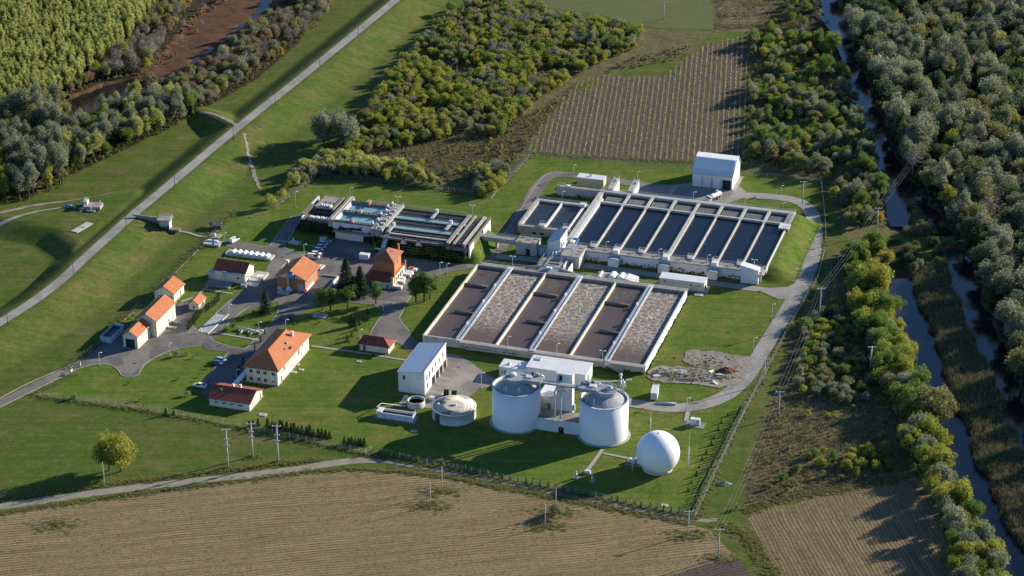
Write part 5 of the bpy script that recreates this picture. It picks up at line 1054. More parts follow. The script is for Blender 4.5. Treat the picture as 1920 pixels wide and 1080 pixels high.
# J brick building
u0, v0 = uv(521.0, 540); u1, v1 = uv(573.0, 547.0); L = u1 - u0; v0 = (v0 + v1) / 2; Wd = 13.0
t, r = house('brick_workshop', 'orange brick workshop with a gabled orange tile roof and duct', u0, v0, L, Wd, 5.4, 'gable', 3.0, 'brick', 'tile', 1.1, 'v')
gf = MB(); gf.add([(.1, -.04, 5.4), (L - .1, -.04, 5.4), (L / 2, -.04, 8.3)], [(0, 1, 2)]); gf.build('gable_panel', M['cream'], t); box('eaves_band', M['cream_cap'], t, -.05, L + .05, -.1, 0, 5.1, 5.4)
opening(t, 'f', L, Wd, L - 3.4, 0, 2.6, 3.0, 'garage_door', M['grey']); MB().tube([(L * .44, -.9, .6), (L * .42, -.8, 3.6), (L * .42, -.7, 7.2)], .42, 10).build('duct', M['concrete_light'], t); MB().lathe([(1.5, .2), (1.1, .8), (.5, 1.8)], L * .44, -1.0, 10, False).build('duct_hood', M['white'], t); MB().lathe([(1.15, 0), (1.15, 2.2), (0, 2.2)], L * .55, -1.2, 14).build('cyclone', M['blue'], t, (0, 0, 5.6))
box('planter', M['concrete_light'], t, 1.6, 6.4, -5.0, -2.6, 0, .8); box('step_box', M['white'], t, .4, 2.4, -1.4, -.2, 0, .9)
for i, s in enumerate((3.0, 4.2, 5.4, 6.6)): opening(t, 'r', L, Wd, s, 2.0, .55, 1.4)
box('white_plinth', M['white'], t, L, L + .5, .2, Wd * .62, 0, 1.0); box('extract_fan', M['white'], r, -.9, .4, Wd * .82, Wd * .92, 6.2, 7.2); MB().tube([(L / 2, Wd * .9, 8.4), (L / 2, Wd * .9, 10.8)], .08, 6).build('aerial', M['steel_paint'], r)
box('bollard', M['red'], t, L - .6, L + .4, -1.6, -.9, 0, .9)
rp_ = thing('loading_ramp', 'sunken asphalt ramp with a low white wall beside the brick workshop', 'ramp', W(u0 + L + 1.2, v0 + 4)); box('floor', M['asphalt_dark'], rp_, 0, 6.6, 0, 12, .05, .1); box('side_wall', M['white'], rp_, 6.6, 7.1, -2.2, 11, 0, 1.3); box('head_wall', M['grey'], rp_, 0, 6.6, 11.6, 12, .1, .7)
# K brick tower
u0, v0 = uv(733.5, 541.5); L = 11.0; Wd = 13.5; KU, KV = u0, v0
t = thing('brick_tower', 'tall orange brick tower with a hipped tile roof and lean-to wings', 'tower', W(u0 - L + .2, v0 + 2.6))
TL, TW, TH = 7.6, 10.0, 10.6; TX = L - TL - .4
box('wall', M['brick'], t, TX, TX + TL, 0, TW, 0, TH); ov = .9; a = [(TX - ov, -ov, TH), (TX + TL + ov, -ov, TH), (TX + TL + ov, TW + ov, TH), (TX - ov, TW + ov, TH)]
rm = MB(); rm.add(a + [(TX + TL / 2, 3.6, TH + 2.9), (TX + TL / 2, TW - 3.6, TH + 2.9)], [(0, 1, 4), (1, 2, 5, 4), (2, 3, 5), (3, 0, 4, 5)]); rm.add([(p[0], p[1], TH - .2) for p in a] + a, [(3, 2, 1, 0), (0, 1, 5, 4), (1, 2, 6, 5), (2, 3, 7, 6), (3, 0, 4, 7)])
r = rm.build('roof', M['tile_old'], t); chimney(r, TX + TL * .85, TW + .3, TH + .2, TH + 3.2, .35, 'brick')
MB().tube([(TX + TL / 2 + 1.2, 5, TH + 2.3), (TX + TL / 2 + 2.2, 5.5, TH + 1.7)], .08, 5).build('roof_hook', M['dark_metal'], r)
MB().add([(TX - .2, -3.6, 2.9), (TX + TL + .2, -3.6, 2.9), (TX + TL + .2, 0, 5.6), (TX - .2, 0, 5.6), (TX - .2, -3.6, 3.1), (TX + TL + .2, -3.6, 3.1), (TX + TL + .2, 0, 5.8), (TX - .2, 0, 5.8)], [(3, 2, 1, 0), (4, 5, 6, 7), (0, 1, 5, 4), (1, 2, 6, 5), (3, 0, 4, 7)]).build('lean_to_roof', M['tile_red'], t)
MB().xprism([(-3.3, 0), (0, 0), (0, 5.4), (-3.3, 2.9)], TX, TX + TL).build('lean_to_wall', M['cream'], t)
MB().add([(TX - 4.2, -3.6, 3.0), (TX, -3.6, 3.0), (TX, TW, 3.0), (TX - 4.2, TW, 3.0), (TX, 0, 6.4), (TX, TW, 6.4)], [(0, 1, 4), (0, 4, 5, 3), (3, 5, 2)]).build('side_roof', M['tile_red'], t); box('side_wall', M['brick'], t, TX - 3.8, TX, -.4, TW - .2, 0, 3.0)
X1 = TX + TL
box('right_wing', M['cream'], t, X1, X1 + 1.0, -2.4, TW + 2.0, 0, 4.4); box('wing_parapet', M['brick'], t, X1 - .05, X1 + 1.1, -2.5, TW + 2.1, 4.4, 4.7); box('brick_pier', M['brick'], t, X1 + .2, X1 + 1.15, -1.0, -.3, 0, TH - .3); box('brick_pier', M['brick'], t, X1 + .9, X1 + 1.3, TW + 1.4, TW + 2.2, 0, 6.2)
for s in (1.0, 3.2, 5.4, 7.6): box('window', M['glass'], t, X1 + 1.0, X1 + 1.05, s, s + 1.5, 1.6, 3.6)
box('door', M['blue'], t, X1 - 1.6, X1 - .4, -3.36, -3.3, 0, 2.0); box('shutter', M['pale_blue'], t, X1, X1 + .05, -3.2, -1.2, .2, 2.4); box('shutter', M['pale_blue'], t, X1 + 1.0, X1 + 1.06, TW - .4, TW + 1.2, .3, 3.8); box('loading_dock', M['concrete'], t, X1 + 1.0, X1 + 2.0, -1.5, TW, 0, .9)
for s in (2.5, 5.5): box('window', M['glass_dark'], t, X1, X1 + .04, s, s + .6, 7.4, 9.0)
ki = 0
for (x, y), lab in zip(((745, 541), (750, 531), (751, 525), (762, 518), (766, 514), (774, 509)), ('white open skip beside the blue door of the brick tower', 'white skip container along the loading dock of the brick tower', 'white skip container along the loading dock of the brick tower', 'white skip container along the loading dock of the brick tower', 'white skip container along the loading dock of the brick tower', 'white skip heaped with rusty scrap beside the brick tower')):
    p = G(x, y); s = thing('skip_container', lab, 'skip', p, SA, 'skips along the loading dock'); 
    tub = MB(); tub.xprism([(-.75, .15), (.75, .15), (1.0, 1.25), (-1.0, 1.25)], -1.9, 1.9); tub.build('tub', M['white_metal'], s); box('rim', M['steel_paint'], s, -2.0, 2.0, -1.08, -1.0, 1.2, 1.32); box('lid', M['white'], s, -1.85, 1.85, -.95, .95, 1.26, 1.34); box('runner', M['dark_metal'], s, -1.7, 1.7, -.6, .6, .0, .15)
    if lab.startswith('white skip heaped'): box('scrap', M['orange_paint'], s, -1.2, .4, -.5, .6, 1.34, 1.9)
# L cream building with dark red roof and crane
u0, v0 = uv(404, 524.5); u1, v1 = uv(459, 534.0); L = u1 - u0; v0 = (v0 + v1) / 2; Wd = 9.0
t, r = house('pump_building', 'cream pump building with a dark red gabled roof and blue crane', u0, v0, L, Wd, 4.6, 'gable', 2.6, 'cream', 'tile_red', .5, 'u')
opening(t, 'f', L, Wd, L * .74, 1.8, .9, .9, m=M['glass_dark']); opening(t, 'r', L, Wd, 3.4, .1, 2.4, 2.9, 'door', M['white_metal']); box('side_lean_to', M['pale_blue'], t, -3.0, -.01, .8, 4.6, 0, 3.0); box('rear_slab', M['concrete_light'], t, L + .4, L + 5.6, 2, 11, 0, 1.1); box('slab_cover', M['white'], t, L + 2.2, L + 4.6, 5, 8, 1.1, 1.3); box('front_slab', M['paving'], t, -2.0, L - 4.4, -6.0, -.6, 0, .5); box('right_slab', M['cream_cap'], t, L + .4, L + 5.4, -1.2, 2, 0, .4)
cr = thing('jib_crane', 'blue steel crane rail with trestle legs in front of the pump building', 'crane', W(u0, v0)); m = MB()
m.tube([(4.4, -1.4, 4.6), (L + 4.6, -1.6, 4.4)], .14, 6); m.build('rail', M['blue'], cr); m = MB()
for a_, b_ in (((3.4, -2.2, 0), (4.4, -1.4, 4.6)), ((5.0, -2.4, 0), (4.6, -1.4, 4.6)), ((5.4, -1.0, 0), (4.8, -1.4, 4.6)), ((L + .9, -2.2, 0), (L + 1.2, -1.6, 4.4)), ((L + 2.3, -1.4, 0), (L + 2.0, -1.6, 4.4))): m.tube([a_, b_], .11, 6)
m.build('trestle', M['blue'], cr); box('hoist', M['blue'], cr, 4.2, 5.8, -1.7, -1.1, 4.5, 5.1); box('counterweight', M['grey'], cr, L - .6, L + 1.6, -3.2, -2.0, 0, 1.1)
sl = thing('skylight_deck', 'pale concrete deck with a row of seven white vaulted skylights', 'deck', W(uv(422, 478)[0], uv(422, 478)[1])); sL = uv(506, 491)[0] - uv(422, 478)[0]
box('slab', M['concrete_light'], sl, 0, sL, 0, 4.6, 0, .7); box('upstand', M['concrete'], sl, 6.2, 7.0, -.6, 0, 0, .8)
for i in range(7): vault(1.9, 2.8, 1.0).build('vault', M['membrane'], sl, (2.0 + i * (sL - 4.6) / 6.3, .8, .71))
# M garages
u0, v0 = uv(232.5, 650); u1, v1 = uv(259, 655); L = 5.9; v0 = (v0 + v1) / 2; 
t, r = house('tall_garage', 'low cream garage with an orange roof and a tall open doorway', u0, v0, L, 11.0, 5.0, 'gable', 2.0, 'cream', 'tile', .4, 'v')
opening(t, 'f', L, 11, 1.0, 0, 3.7, 3.7, 'open_doorway', M['dark']); opening(t, 'f', L, 11, L / 2 - .3, 5.4, .6, .6); box('gutter_post', M['steel_paint'], t, L + .1, L + .25, 10.4, 10.6, 0, 5.0); box('roof_pipe', M['dark_metal'], r, L * .8, L * .84, 6.4, 6.7, 5.4, 6.2)
t, r = house('long_garage', 'taller cream garage with an orange gabled roof behind the open garage', u0 + .3, v0 + 11.3, 8.2, 17.0, 6.6, 'gable', 2.5, 'cream', 'tile', .45, 'v')
opening(t, 'r', 8.2, 17, 10.4, .2, .9, 2.4, 'door', M['dark_metal']); opening(t, 'r', 8.2, 17, 13.2, .3, 2.6, 2.6, 'door', M['grey']); box('loading_dock', M['concrete_light'], t, 8.2, 12.2, 8.0, 9.4, 0, .5); box('dock_wall', M['concrete_light'], t, 8.2, 12.6, 12.4, 12.8, 0, 1.0); opening(t, 'f', 8.2, 17, .8, 5.6, .8, .5)
# N and O
u0, v0 = uv(291, 561); L = 8.3
t, r = house('cream_cottage', 'cream cottage with an orange gabled roof beside the west fence', u0, v0 - .3, L, 9.2, 3.7, 'gable', 2.5, 'cream', 'tile', .5, 'v')
for x in (1.4, 2.4, 5.6, 6.8): opening(t, 'f', L, 9.2, x, 1.4, .7, .9, m=M['green'])
opening(t, 'r', L, 9.2, 5.6, .1, 1.0, 2.1, 'door', M['green'])
u0, v0 = uv(354.5, 580.0); t, r = house('tiny_cottage', 'tiny cream cottage with an orange gabled roof beside the garage yard', u0, v0, 4.1, 6.4, 2.6, 'gable', 1.5, 'cream', 'tile', .4, 'v'); opening(t, 'f', 4.1, 6.4, 1.6, .8, .9, 1.0); opening(t, 'r', 4.1, 6.4, 3.2, .1, .9, 1.9, 'door', M['dark_metal'])
# ================================================================== vehicles
k = NT('car_white'); k.set(.25, .5); k.color((.72, .73, .74)); M['car_white'] = k.m
k = NT('car_blue'); k.set(.25, .5); k.color((.30, .46, .62)); M['car_blue'] = k.m
k = NT('car_dark'); k.set(.25, .5); k.color((.035, .05, .09)); M['car_dark'] = k.m
k = NT('car_silver'); k.set(.28, .5); k.color((.42, .46, .50)); M['car_silver'] = k.m
k = NT('car_midblue'); k.set(.25, .5); k.color((.07, .13, .26)); M['car_midblue'] = k.m
k = NT('tyre_rubber'); k.set(.9, .2); k.color((.018, .018, .018)); M['tyre'] = k.m
k = NT('lamp_glass'); k.set(.15, .5); k.color((.6, .62, .6)); M['lampglass'] = k.m
k = NT('tail_lamp'); k.set(.2, .5); k.color((.35, .02, .02)); M['tail'] = k.m
def wheels(t, xs, w_, r=.33, wd=.22):
    for x in xs:
        for s in (-1, 1):
            o = MB().tube([(0, -wd / 2, 0), (0, wd / 2, 0)], r, 14).build('wheel', M['tyre'], t, (x, s * (w_ / 2 - wd / 2 + .02), r))
            MB().tube([(0, -wd / 2 - .015, 0), (0, wd / 2 + .015, 0)], r * .58, 10).build('rim', M['steel'], o)
def hull(mb, secs):
    """loft rectangular-ish sections [(x, halfwidth_bottom, halfwidth_top, z0, z1)]"""
    n = len(secs); vs = []
    for x, a, b, z0, z1 in secs:
        zm = z0 + (z1 - z0) * .55; m = max(a, b)
        vs += [(x, -a, z0), (x, -m, zm), (x, -b, z1), (x, b, z1), (x, m, zm), (x, a, z0)]
    fs = []
    for i in range(n - 1):
        for j in range(6): fs.append((i * 6 + j, i * 6 + (j + 1) % 6, (i + 1) * 6 + (j + 1) % 6, (i + 1) * 6 + j))
    fs += [tuple(range(6))[::-1], tuple(range((n - 1) * 6, n * 6))]
    mb.add(vs, fs, False); return mb
def car(lab, paint, px, ang, group=None, kind='hatch', name='parked_car', cat='car', p=None):
    t = thing(name, lab, cat, p or G(*px), SA + ang, group)
    if kind == 'hatch': B = [(-2.05, .7, .68, .35, .75), (-1.95, .82, .78, .28, .95), (-1.2, .86, .82, .25, .98), (.7, .86, .82, .25, .95), (1.7, .84, .72, .27, .82), (2.05, .7, .6, .34, .66)]; C = [(-1.9, .76, .6, .94, 1.0), (-1.55, .77, .58, .95, 1.42), (.0, .77, .58, .95, 1.46), (.5, .77, .6, .95, 1.36), (1.15, .76, .7, .93, .98)]
    elif kind == 'van': B = [(-2.4, .85, .84, .35, 1.0), (-2.35, .95, .93, .28, 1.1), (1.3, .95, .93, .28, 1.1), (2.1, .92, .8, .3, 1.0), (2.4, .8, .7, .36, .8)]; C = [(-2.35, .92, .82, 1.08, 1.95), (.7, .92, .82, 1.08, 1.98), (1.1, .92, .8, 1.08, 1.85), (1.9, .88, .8, 1.0, 1.1)]
    else: B = [(-2.6, .82, .82, .5, .98), (-2.55, .9, .88, .45, 1.05), (.9, .9, .88, .42, 1.08), (2.2, .88, .8, .42, 1.0), (2.6, .76, .7, .5, .82)]; C = [(-.75, .82, .68, 1.05, 1.7), (-.6, .83, .68, 1.05, 1.78), (.6, .83, .68, 1.05, 1.76), (.9, .83, .7, 1.05, 1.6), (1.5, .8, .72, 1.03, 1.08)]
    b = hull(MB(), B).build('body', paint, t)
    cb = hull(MB(), C).build('cabin', M['glass_dark'], t)
    zt = max(c[4] for c in C); xs_ = [c[0] for c in C if c[4] > zt - .12]
    x0, x1 = min(xs_), max(xs_); MB().box(x0 - .05, x1 + .02, -.6, .6, zt - .05, zt + .03).build('roof_panel', paint, cb)
    if kind == 'van': MB().box(-2.36, .2, -.94, .94, 1.05, 1.9).build('cargo_side', paint, t)
    if kind == 'pickup':
        box('bed_floor', M['dark_metal'], t, -2.5, -.85, -.75, .75, 1.06, 1.09); box('bed_rail', paint, t, -2.55, -.8, -.9, -.8, 1.05, 1.35); box('bed_rail', paint, t, -2.55, -.8, .8, .9, 1.05, 1.35); box('tailgate', paint, t, -2.6, -2.52, -.8, .8, 1.05, 1.35)
    pm = MB()
    for s in (-1, 1): pm.box(x0 + (x1 - x0) * .45, x0 + (x1 - x0) * .5, s * .78 - .03, s * .78 + .03, .95, zt - .05)
    pm.build('pillar', paint, cb)
    xf = B[-1][0]; xb = B[0][0]
    for s in (-1, 1): box('headlight', M['lampglass'], t, xf - .14, xf + .02, *sorted((s * .45, s * .66)), .58, .72); box('tail_light', M['tail'], t, xb - .02, xb + .1, *sorted((s * .5, s * .68)), .6, .82)
    wheels(t, (-1.35, 1.35) if kind == 'hatch' else (-1.55, 1.6), 1.7 if kind == 'hatch' else 1.86, .32 if kind == 'hatch' else .38)
    return t
car('pale blue hatchback parked beside the dark car at the car park edge', M['car_blue'], (415.5, 677), math.radians(-5))
car('dark blue saloon parked beside the pale blue hatchback', M['car_midblue'], (408.5, 683), math.radians(-4))
car('white pickup with an open cargo bed parked at the car park corner', M['car_white'], (375, 726), math.radians(175), kind='pickup', name='pickup_truck', cat='pickup')
row = [((588.5, 484), 'van', 'car_white', 'white van at the sunny end of the row of parked cars'), ((593, 477.5), 'hatch', 'car_white', 'white hatchback in shade next to the van in the parked row'), ((597.5, 470.5), 'hatch', 'car_midblue', 'small dark blue car in the middle of the parked row'), ((602, 465.0), 'hatch', 'car_silver', 'silver hatchback between the blue car and the pale estate'), ((606.5, 459), 'hatch', 'car_blue', 'light blue car in the parked row beside the shaded grass'), ((611, 453.5), 'van', 'car_silver', 'silver van at the shaded end of the parked row')]
for px, kd, pt, lab in row: car(lab, M[pt], px, math.radians(6), 'cars parked by the shaded grass', kd)
car('white car parked on the sunken ramp beside the brick workshop', M['car_white'], (602, 503), math.radians(80))
car('white van parked at the end of the asphalt spur near the fence', M['car_white'], (440 - 0.5, 452.5), math.radians(72), kind='van', name='parked_van', cat='van')
bv = thing('site_trailer', 'small pale blue site trailer behind the brick tower', 'trailer', G(684, 487)); box('body', M['tank_white'], bv, -2, 2, -1.1, 1.1, .5, 2.6); box('roof', M['white'], bv, -2.05, 2.05, -1.15, 1.15, 2.6, 2.7); wheels(bv, (-.5, .5), 2.2, .3)
# tank truck by the hall
tk = thing('tank_truck', 'white tank truck with a red hose reel parked before the hall', 'truck', G(1338, 375), dirang((1351, 367), (1326, 377)))
hull(MB(), [(2.2, 1.1, 1.05, .6, 2.6), (2.5, 1.15, 1.05, .6, 2.75), (3.6, 1.15, 1.0, .6, 2.75), (4.0, 1.12, .95, .6, 1.9), (4.1, 1.1, .9, .6, 1.2)]).build('cab', M['car_white'], tk); box('windscreen', M['glass_dark'], tk, 3.78, 3.95, -.95, .95, 1.75, 2.55); box('side_window', M['glass_dark'], tk, 2.8, 3.6, -1.17, 1.17, 1.7, 2.4)
box('chassis', M['dark_metal'], tk, -4.0, 3.8, -.5, .5, .6, .95); MB().tube([(-4.0, 0, 2.0), (-3.8, 0, 2.0), (1.6, 0, 2.0), (1.8, 0, 2.0)], 1.12, 20).build('tank', M['car_white'], tk); MB().tube([(-2.6, 0, 3.0), (-2.4, 0, 3.9), (-1.6, 0, 3.7), (-1.0, 0, 3.1)], .35, 8).build('suction_boom', M['white'], tk); box('hose_reel', M['red'], tk, .4, 1.5, .95, 1.35, .8, 1.7); box('bumper', M['steel_paint'], tk, 4.05, 4.2, -1.1, 1.1, .45, .8)
wheels(tk, (-2.9, -1.7, 3.1), 2.4, .5, .35)
for s in (-1, 1): box('headlight', M['lampglass'], tk, 4.08, 4.16, *sorted((s * .6, s * .95)), .85, 1.1)
# shipping container, pipe, transformer
cn = thing('shipping_container', 'white shipping container standing on the grass beside the perimeter road', 'container', G(1226, 749.5), SA + math.radians(8)); cc = MB()
for i in range(20): x = -1.2 if i % 2 else -1.16
box('body', M['corrugated'], cn, -1.2, 1.2, -.4, 5.7, .2, 2.8); box('roof', M['white_metal'], cn, -1.22, 1.22, -.42, 5.72, 2.8, 2.88); box('door', M['grey'], cn, -1.15, -.03, -.44, -.4, .3, 2.75); box('door', M['grey'], cn, .03, 1.15, -.44, -.4, .3, 2.75)
for x in (-1.1, 1.0):
    for y in (-.3, 5.5): box('corner_foot', M['orange_paint'], cn, x, x + .2, y, y + .2, 0, .2)
pp = thing('steel_pipe', 'grey steel pipe section lying beside the perimeter road', 'pipe', G(1250, 758), math.radians(-10)); MB().tube([(-3.2, 0, .45), (3.2, 0, .45)], .45, 14).build('pipe', M['pale_blue'], pp); MB().tube([(3.1, 0, .45), (3.3, 0, .45)], .52, 14).build('flange', M['steel'], pp)
tf = thing('transformer_station', 'pair of pale transformer cabinets on a small concrete pad', 'transformer', G(1302, 797)); box('pad', M['paving'], tf, -3.4, 3.6, -2.0, 2.4, 0, .15); box('cabinet', M['white_metal'], tf, -1.4, .1, -.4, 1.0, .15, 2.3); box('cabinet', M['pale_blue'], tf, .4, 1.9, -.3, 1.1, .15, 2.4)
for x in (-1.4, .4): box('cabinet_roof', M['white'], tf, x - .08, x + 1.58, -.5, 1.2, 2.4, 2.5)
for x, y in ((-3.3, -1.9), (3.5, -1.9), (3.5, 2.3), (-3.3, 2.3)): MB().tube([(x, y, 0), (x, y, 1.6)], .05, 5).build('corner_post', M['steel_paint'], tf)
hy = thing('hydrant_sign', 'orange fire hydrant post on the lawn beside the perimeter road', 'hydrant', G(1205, 771)); MB().tube([(0, 0, 0), (0, 0, .6)], .05, 6).build('post', M['steel_paint'], hy); box('plate', M['orange_paint'], hy, -.5, .5, -.06, .06, .5, 1.3)
hy = thing('hydrant_sign', 'orange fire hydrant post on the lawn behind the long cream hut', 'hydrant', G(1347, 541)); MB().tube([(0, 0, 0), (0, 0, .6)], .05, 6).build('post', M['steel_paint'], hy); box('plate', M['orange_paint'], hy, -.5, .5, -.06, .06, .5, 1.3)
for i, (x, y) in enumerate(((1080, 897), (1110, 903))):
    gv = thing('gas_valve', 'white upright gas valve on a small slab at the end of the footpath', 'valve', G(x, y), None, 'gas valves on the digester lawn'); box('slab', M['paving'], gv, -.9, .9, -.8, .8, 0, .12); MB().lathe([(.35, .12), (.35, 1.3), (.5, 1.4), (.5, 1.7), (.2, 1.9), (.2, 2.9), (0, 3.0)], 0, 0, 12).build('body', M['steel_paint'], gv); MB().tube([(.3, 0, .7), (1.2, .5, .7), (1.2, .5, .1)], .12, 6).build('pipe', M['steel'], gv)
cb = thing('valve_cabinet', 'low white valve cabinet where the two lawn footpaths meet', 'cabinet', G(1102, 887)); box('cabinet', M['white_metal'], cb, -1.0, 1.0, -.5, .5, 0, 1.0); box('lid', M['steel_paint'], cb, -1.05, 1.05, -.55, .55, 1.0, 1.08)
# lawn manholes and covers
for px, s, lab in (((600, 592), 2.6, 'pale concrete hatch slab in the shaded lawn below the pines'), ((557, 688 - 4), 1.0, 'small concrete manhole cover on the office lawn'), ((551, 698), 1.1, 'small concrete manhole cover by the office corner'), ((565, 693.5), .9, 'concrete manhole cover farthest from the office corner'), ((493, 778), 1.4, 'concrete cover slab on the lawn beside the annex'), ((1246, 948), 1.1, 'square manhole cover near the fence corner conifers'), ((1230, 723), 1.2, 'white cover slab between the container and the rubble'), ((1310, 553), 1.6, 'white cover slab in front of the long cream hut'), ((776, 809), 1.0, 'small white valve cover in the digester shadow'), ((673, 678), .9, 'small cover on the lawn between footpath and white block')):
    p = G(*px); o = thing('cover_slab', lab, 'cover', p); box('slab', M['concrete_light'], o, -s, s, -s * .7, s * .7, 0, .22); box('lid', M['concrete'], o, -s * .45, s * .45, -s * .35, s * .35, .22, .27)
# pipe island
pi_ = thing('pipe_rack', 'white above-ground pipes with side branches on the grass island', 'pipework', G(465, 622)); MB().tube([(-4.2, .9, .9), (4.6, -.6, .9)], .42, 8).build('main_pipe', M['white_metal'], pi_); MB().tube([(3.2, 1.0, 1.0), (6.0, .6, 1.0)], .35, 8).build('branch_pipe', M['white_metal'], pi_)
for x in (-1.8, 2.4): MB().tube([(x, .4, .7), (x - .2, -3.4, .35)], .3, 8).build('branch_pipe', M['cream_cap'], pi_)
for x in (-4, 0, 4.4): box('support', M['concrete'], pi_, x - .25, x + .25, -.4, .9, 0, .6); MB().tube([(x, .3, .9), (x, .3, 2.6)], .06, 5).build('valve_stem', M['white'], pi_)
mw = thing('monitoring_well', 'low blue-white well cover on a pale slab in the shaded grass', 'well', G(552, 456)); box('slab', M['concrete_light'], mw, -2.2, 2.2, -1.3, 1.3, 0, .6); box('cover', M['pale_blue'], mw, -.9, .9, -.6, .6, .6, 1.0); MB().tube([(-.6, .4, .6), (-.6, .4, 2.0)], .25, 8).build('vent', M['white'], mw)
fs_ = thing('flow_slab', 'pale slab with a blue frame and pump post beside the west fence', 'slab', G(399, 458)); box('slab', M['concrete_light'], fs_, -3.6, 3.6, -2.0, 2.2, 0, .8); box('curb', M['white'], fs_, -2.6, 1.8, .8, 1.8, .8, 1.3); box('frame', M['blue'], fs_, .6, 1.4, -1.6, -1.2, .8, 3.8); box('hatch', M['grey'], fs_, 1.6, 3.0, -.6, .5, .8, .9)
fs2 = thing('flow_slab', 'grey slab with a lamp post at the top of the west fence', 'slab', G(402, 443)); box('slab', M['concrete'], fs2, -2.2, 2.6, -1.8, 2.2, 0, .3); box('box', M['steel_paint'], fs2, -.5, .5, -.4, .4, .3, 1.2)
wbz = thing('weighbridge', 'steel-edged weighbridge deck with a pale kerb in the service road', 'weighbridge', G(402, 607), SA + math.radians(-3)); box('deck', M['grey'], wbz, -2.6, 1.2, -8, 8, .05, .1); box('kerb', M['cream_cap'], wbz, 1.4, 1.9, -9, 9, 0, .35); box('kerb', M['kerb'], wbz, -3.2, -2.8, -8, 8, 0, .3); box('post', M['white'], wbz, -1.3, -1.0, -8.6, -8.3, 0, 1.6)
# ================================================================== lamps, poles, masts
def lamp(base, ytop, lab, arms=1, gzv=None, head='ball'):
    p = G(*base) if gzv is None else P(base[0], base[1], gzv)
    lo, hi = 1.0, 30.0
    for _ in range(30):
        m = (lo + hi) / 2
        if pix_y((p.x, p.y, p.z + m)) > ytop: lo = m
        else: hi = m
    h = max(3.0, min(lo, 12)); t = thing('street_lamp', lab, 'lamp', p, SA, 'street lamps of the plant')
    MB().tube([(0, 0, 0), (0, 0, h * .5), (0, 0, h)], .11, 8, .07).build('pole', M['steel_paint'], t); MB().lathe([(.25, 0), (.25, .25), (.12, .35)], 0, 0, 10, False).build('base', M['concrete_light'], t)
    for s in ((1,) if arms == 1 else (-1, 1)):
        o = MB().tube([(0, 0, h), (s * .7, 0, h + .1)], .06, 6).build('arm', M['steel_paint'], t); MB().box(*sorted((s * .5, s * 1.25)), -.2, .2, h + .02, h + .22).build('lamp_head', M['white'], o)
    return t
for a in (((186.7, 683.7), 661, 'street lamp at the entrance road turning area'), ((318, 665), 643, 'street lamp on the lawn edge below the garages'), ((285.7, 631.7), 598, 'street lamp at the joint of the two garages'), ((429.7, 592), 570.6, 'street lamp beside the weighbridge'),
          ((444, 706), 694, 'street lamp in the office car park'), ((536, 617.7), 599, 'street lamp behind the office roof'), ((674.8, 633.4), 617.7, 'street lamp behind the small garage'), ((485.7, 630), 604, 'street lamp on the grass island'), ((427, 594), 571, 'second lamp post beside the weighbridge') if False else ((570, 473), 458, 'street lamp behind the brick workshop'),
          ((420.7, 456), 436, 'street lamp at the end of the asphalt spur'), ((554.4, 388.9), 359, 'street lamp on the bank left of the raised basins'), ((657, 372), 352, 'street lamp on the bank behind the turquoise basins'), ((825, 525.6), 492, 'tall street lamp on the lawn left of the aeration tank'), ((837.8, 513), 494, 'street lamp at the bend left of the aeration tank'),
          ((719, 582), 562, 'street lamp below the brick tower'), ((1075, 333), 309, 'street lamp behind the ochre hut'), ((1195, 339), 322, 'street lamp on the grass behind the sloping arms'), ((1054, 375.6), 359, 'street lamp behind the two-basin tank'), ((1299.6, 377.8), 360, 'street lamp in the hall yard'),
          ((1396.5, 389), 372, 'street lamp on the grass behind the settling tank'), ((1467.6, 396.7), 380, 'street lamp behind the right end of the settling tank'), ((1464, 364), 348, 'street lamp beyond the perimeter road near the hall'), ((1513.7, 466.7), 448.5, 'street lamp beside the east bend of the perimeter road'), ((1489, 529), 504, 'street lamp at the flared junction'),
          ((1447, 600.6), 570, 'street lamp on the big lawn by the perimeter road'), ((1412.5, 661), 633, 'street lamp beside the fenced gravel plot'), ((1374.7, 728), 700, 'street lamp at the rubble heap bend'), ((1288, 771.7), 746, 'street lamp in front of the transformer pad'), ((902.5, 727.6), 698.5, 'street lamp in the concrete yard'),):
    lamp(*a)
for b, yt, z, lab, n in (((952, 649), 631, 3.3, 'lamp on the front walkway over the second lane', 1), ((1044, 660), 644, 3.3, 'lamp on the front walkway over the fourth lane', 1), ((1129.6, 678), 658, 3.3, 'twin lamp on the front walkway over the fifth lane', 2), ((961, 497), 481, 3.3, 'twin lamp on the back walkway of the aeration tank', 2), ((1136, 466), 453, 4.5, 'lamp on the settling tank front deck by the gantry', 1), ((1235, 480), 467, 4.5, 'lamp on the settling tank front deck at the fourth lane', 1), ((1326, 492), 478, 4.5, 'lamp on the settling tank front deck at the sixth lane', 1), ((1414, 500), 490, 4.5, 'twin lamp beside the pump hut', 2), ((746, 389), 369, 7.6, 'lamp behind the valve bridge of the raised basins', 2), ((885.6, 406), 385, 7.6, 'lamp at the right end of the raised basins', 2)):
    lamp(b, yt, lab, n, z)
def upole(base, ytop, lab, cross=True, m='concrete_light', name='utility_pole', r=.2, group=None, extra=0):
    p = G(*base); h = hpx(base, ytop); t = thing(name, lab, 'pole', p, 0, group)
    MB().tube([(0, 0, -.1), (0, 0, h)], r * 1.25, 8, r * .75).build('shaft', M[m], t)
    if cross:
        o = MB().box(-1.5, 1.5, -.09, .09, h - .5, h - .3).build('crossarm', M['steel_paint'], t)
        for x in (-1.35, 0, 1.35): MB().lathe([(.1, h - .3), (.13, h - .1), (.05, h + .05)], x, 0, 8).build('insulator', M['white'], o)
    for q in range(extra): MB().box(-.9, .9, -.25, .25, h * (.55 + .16 * q), h * (.55 + .16 * q) + .5).build('switchgear', M['steel'], t)
    return p, h
PW = []
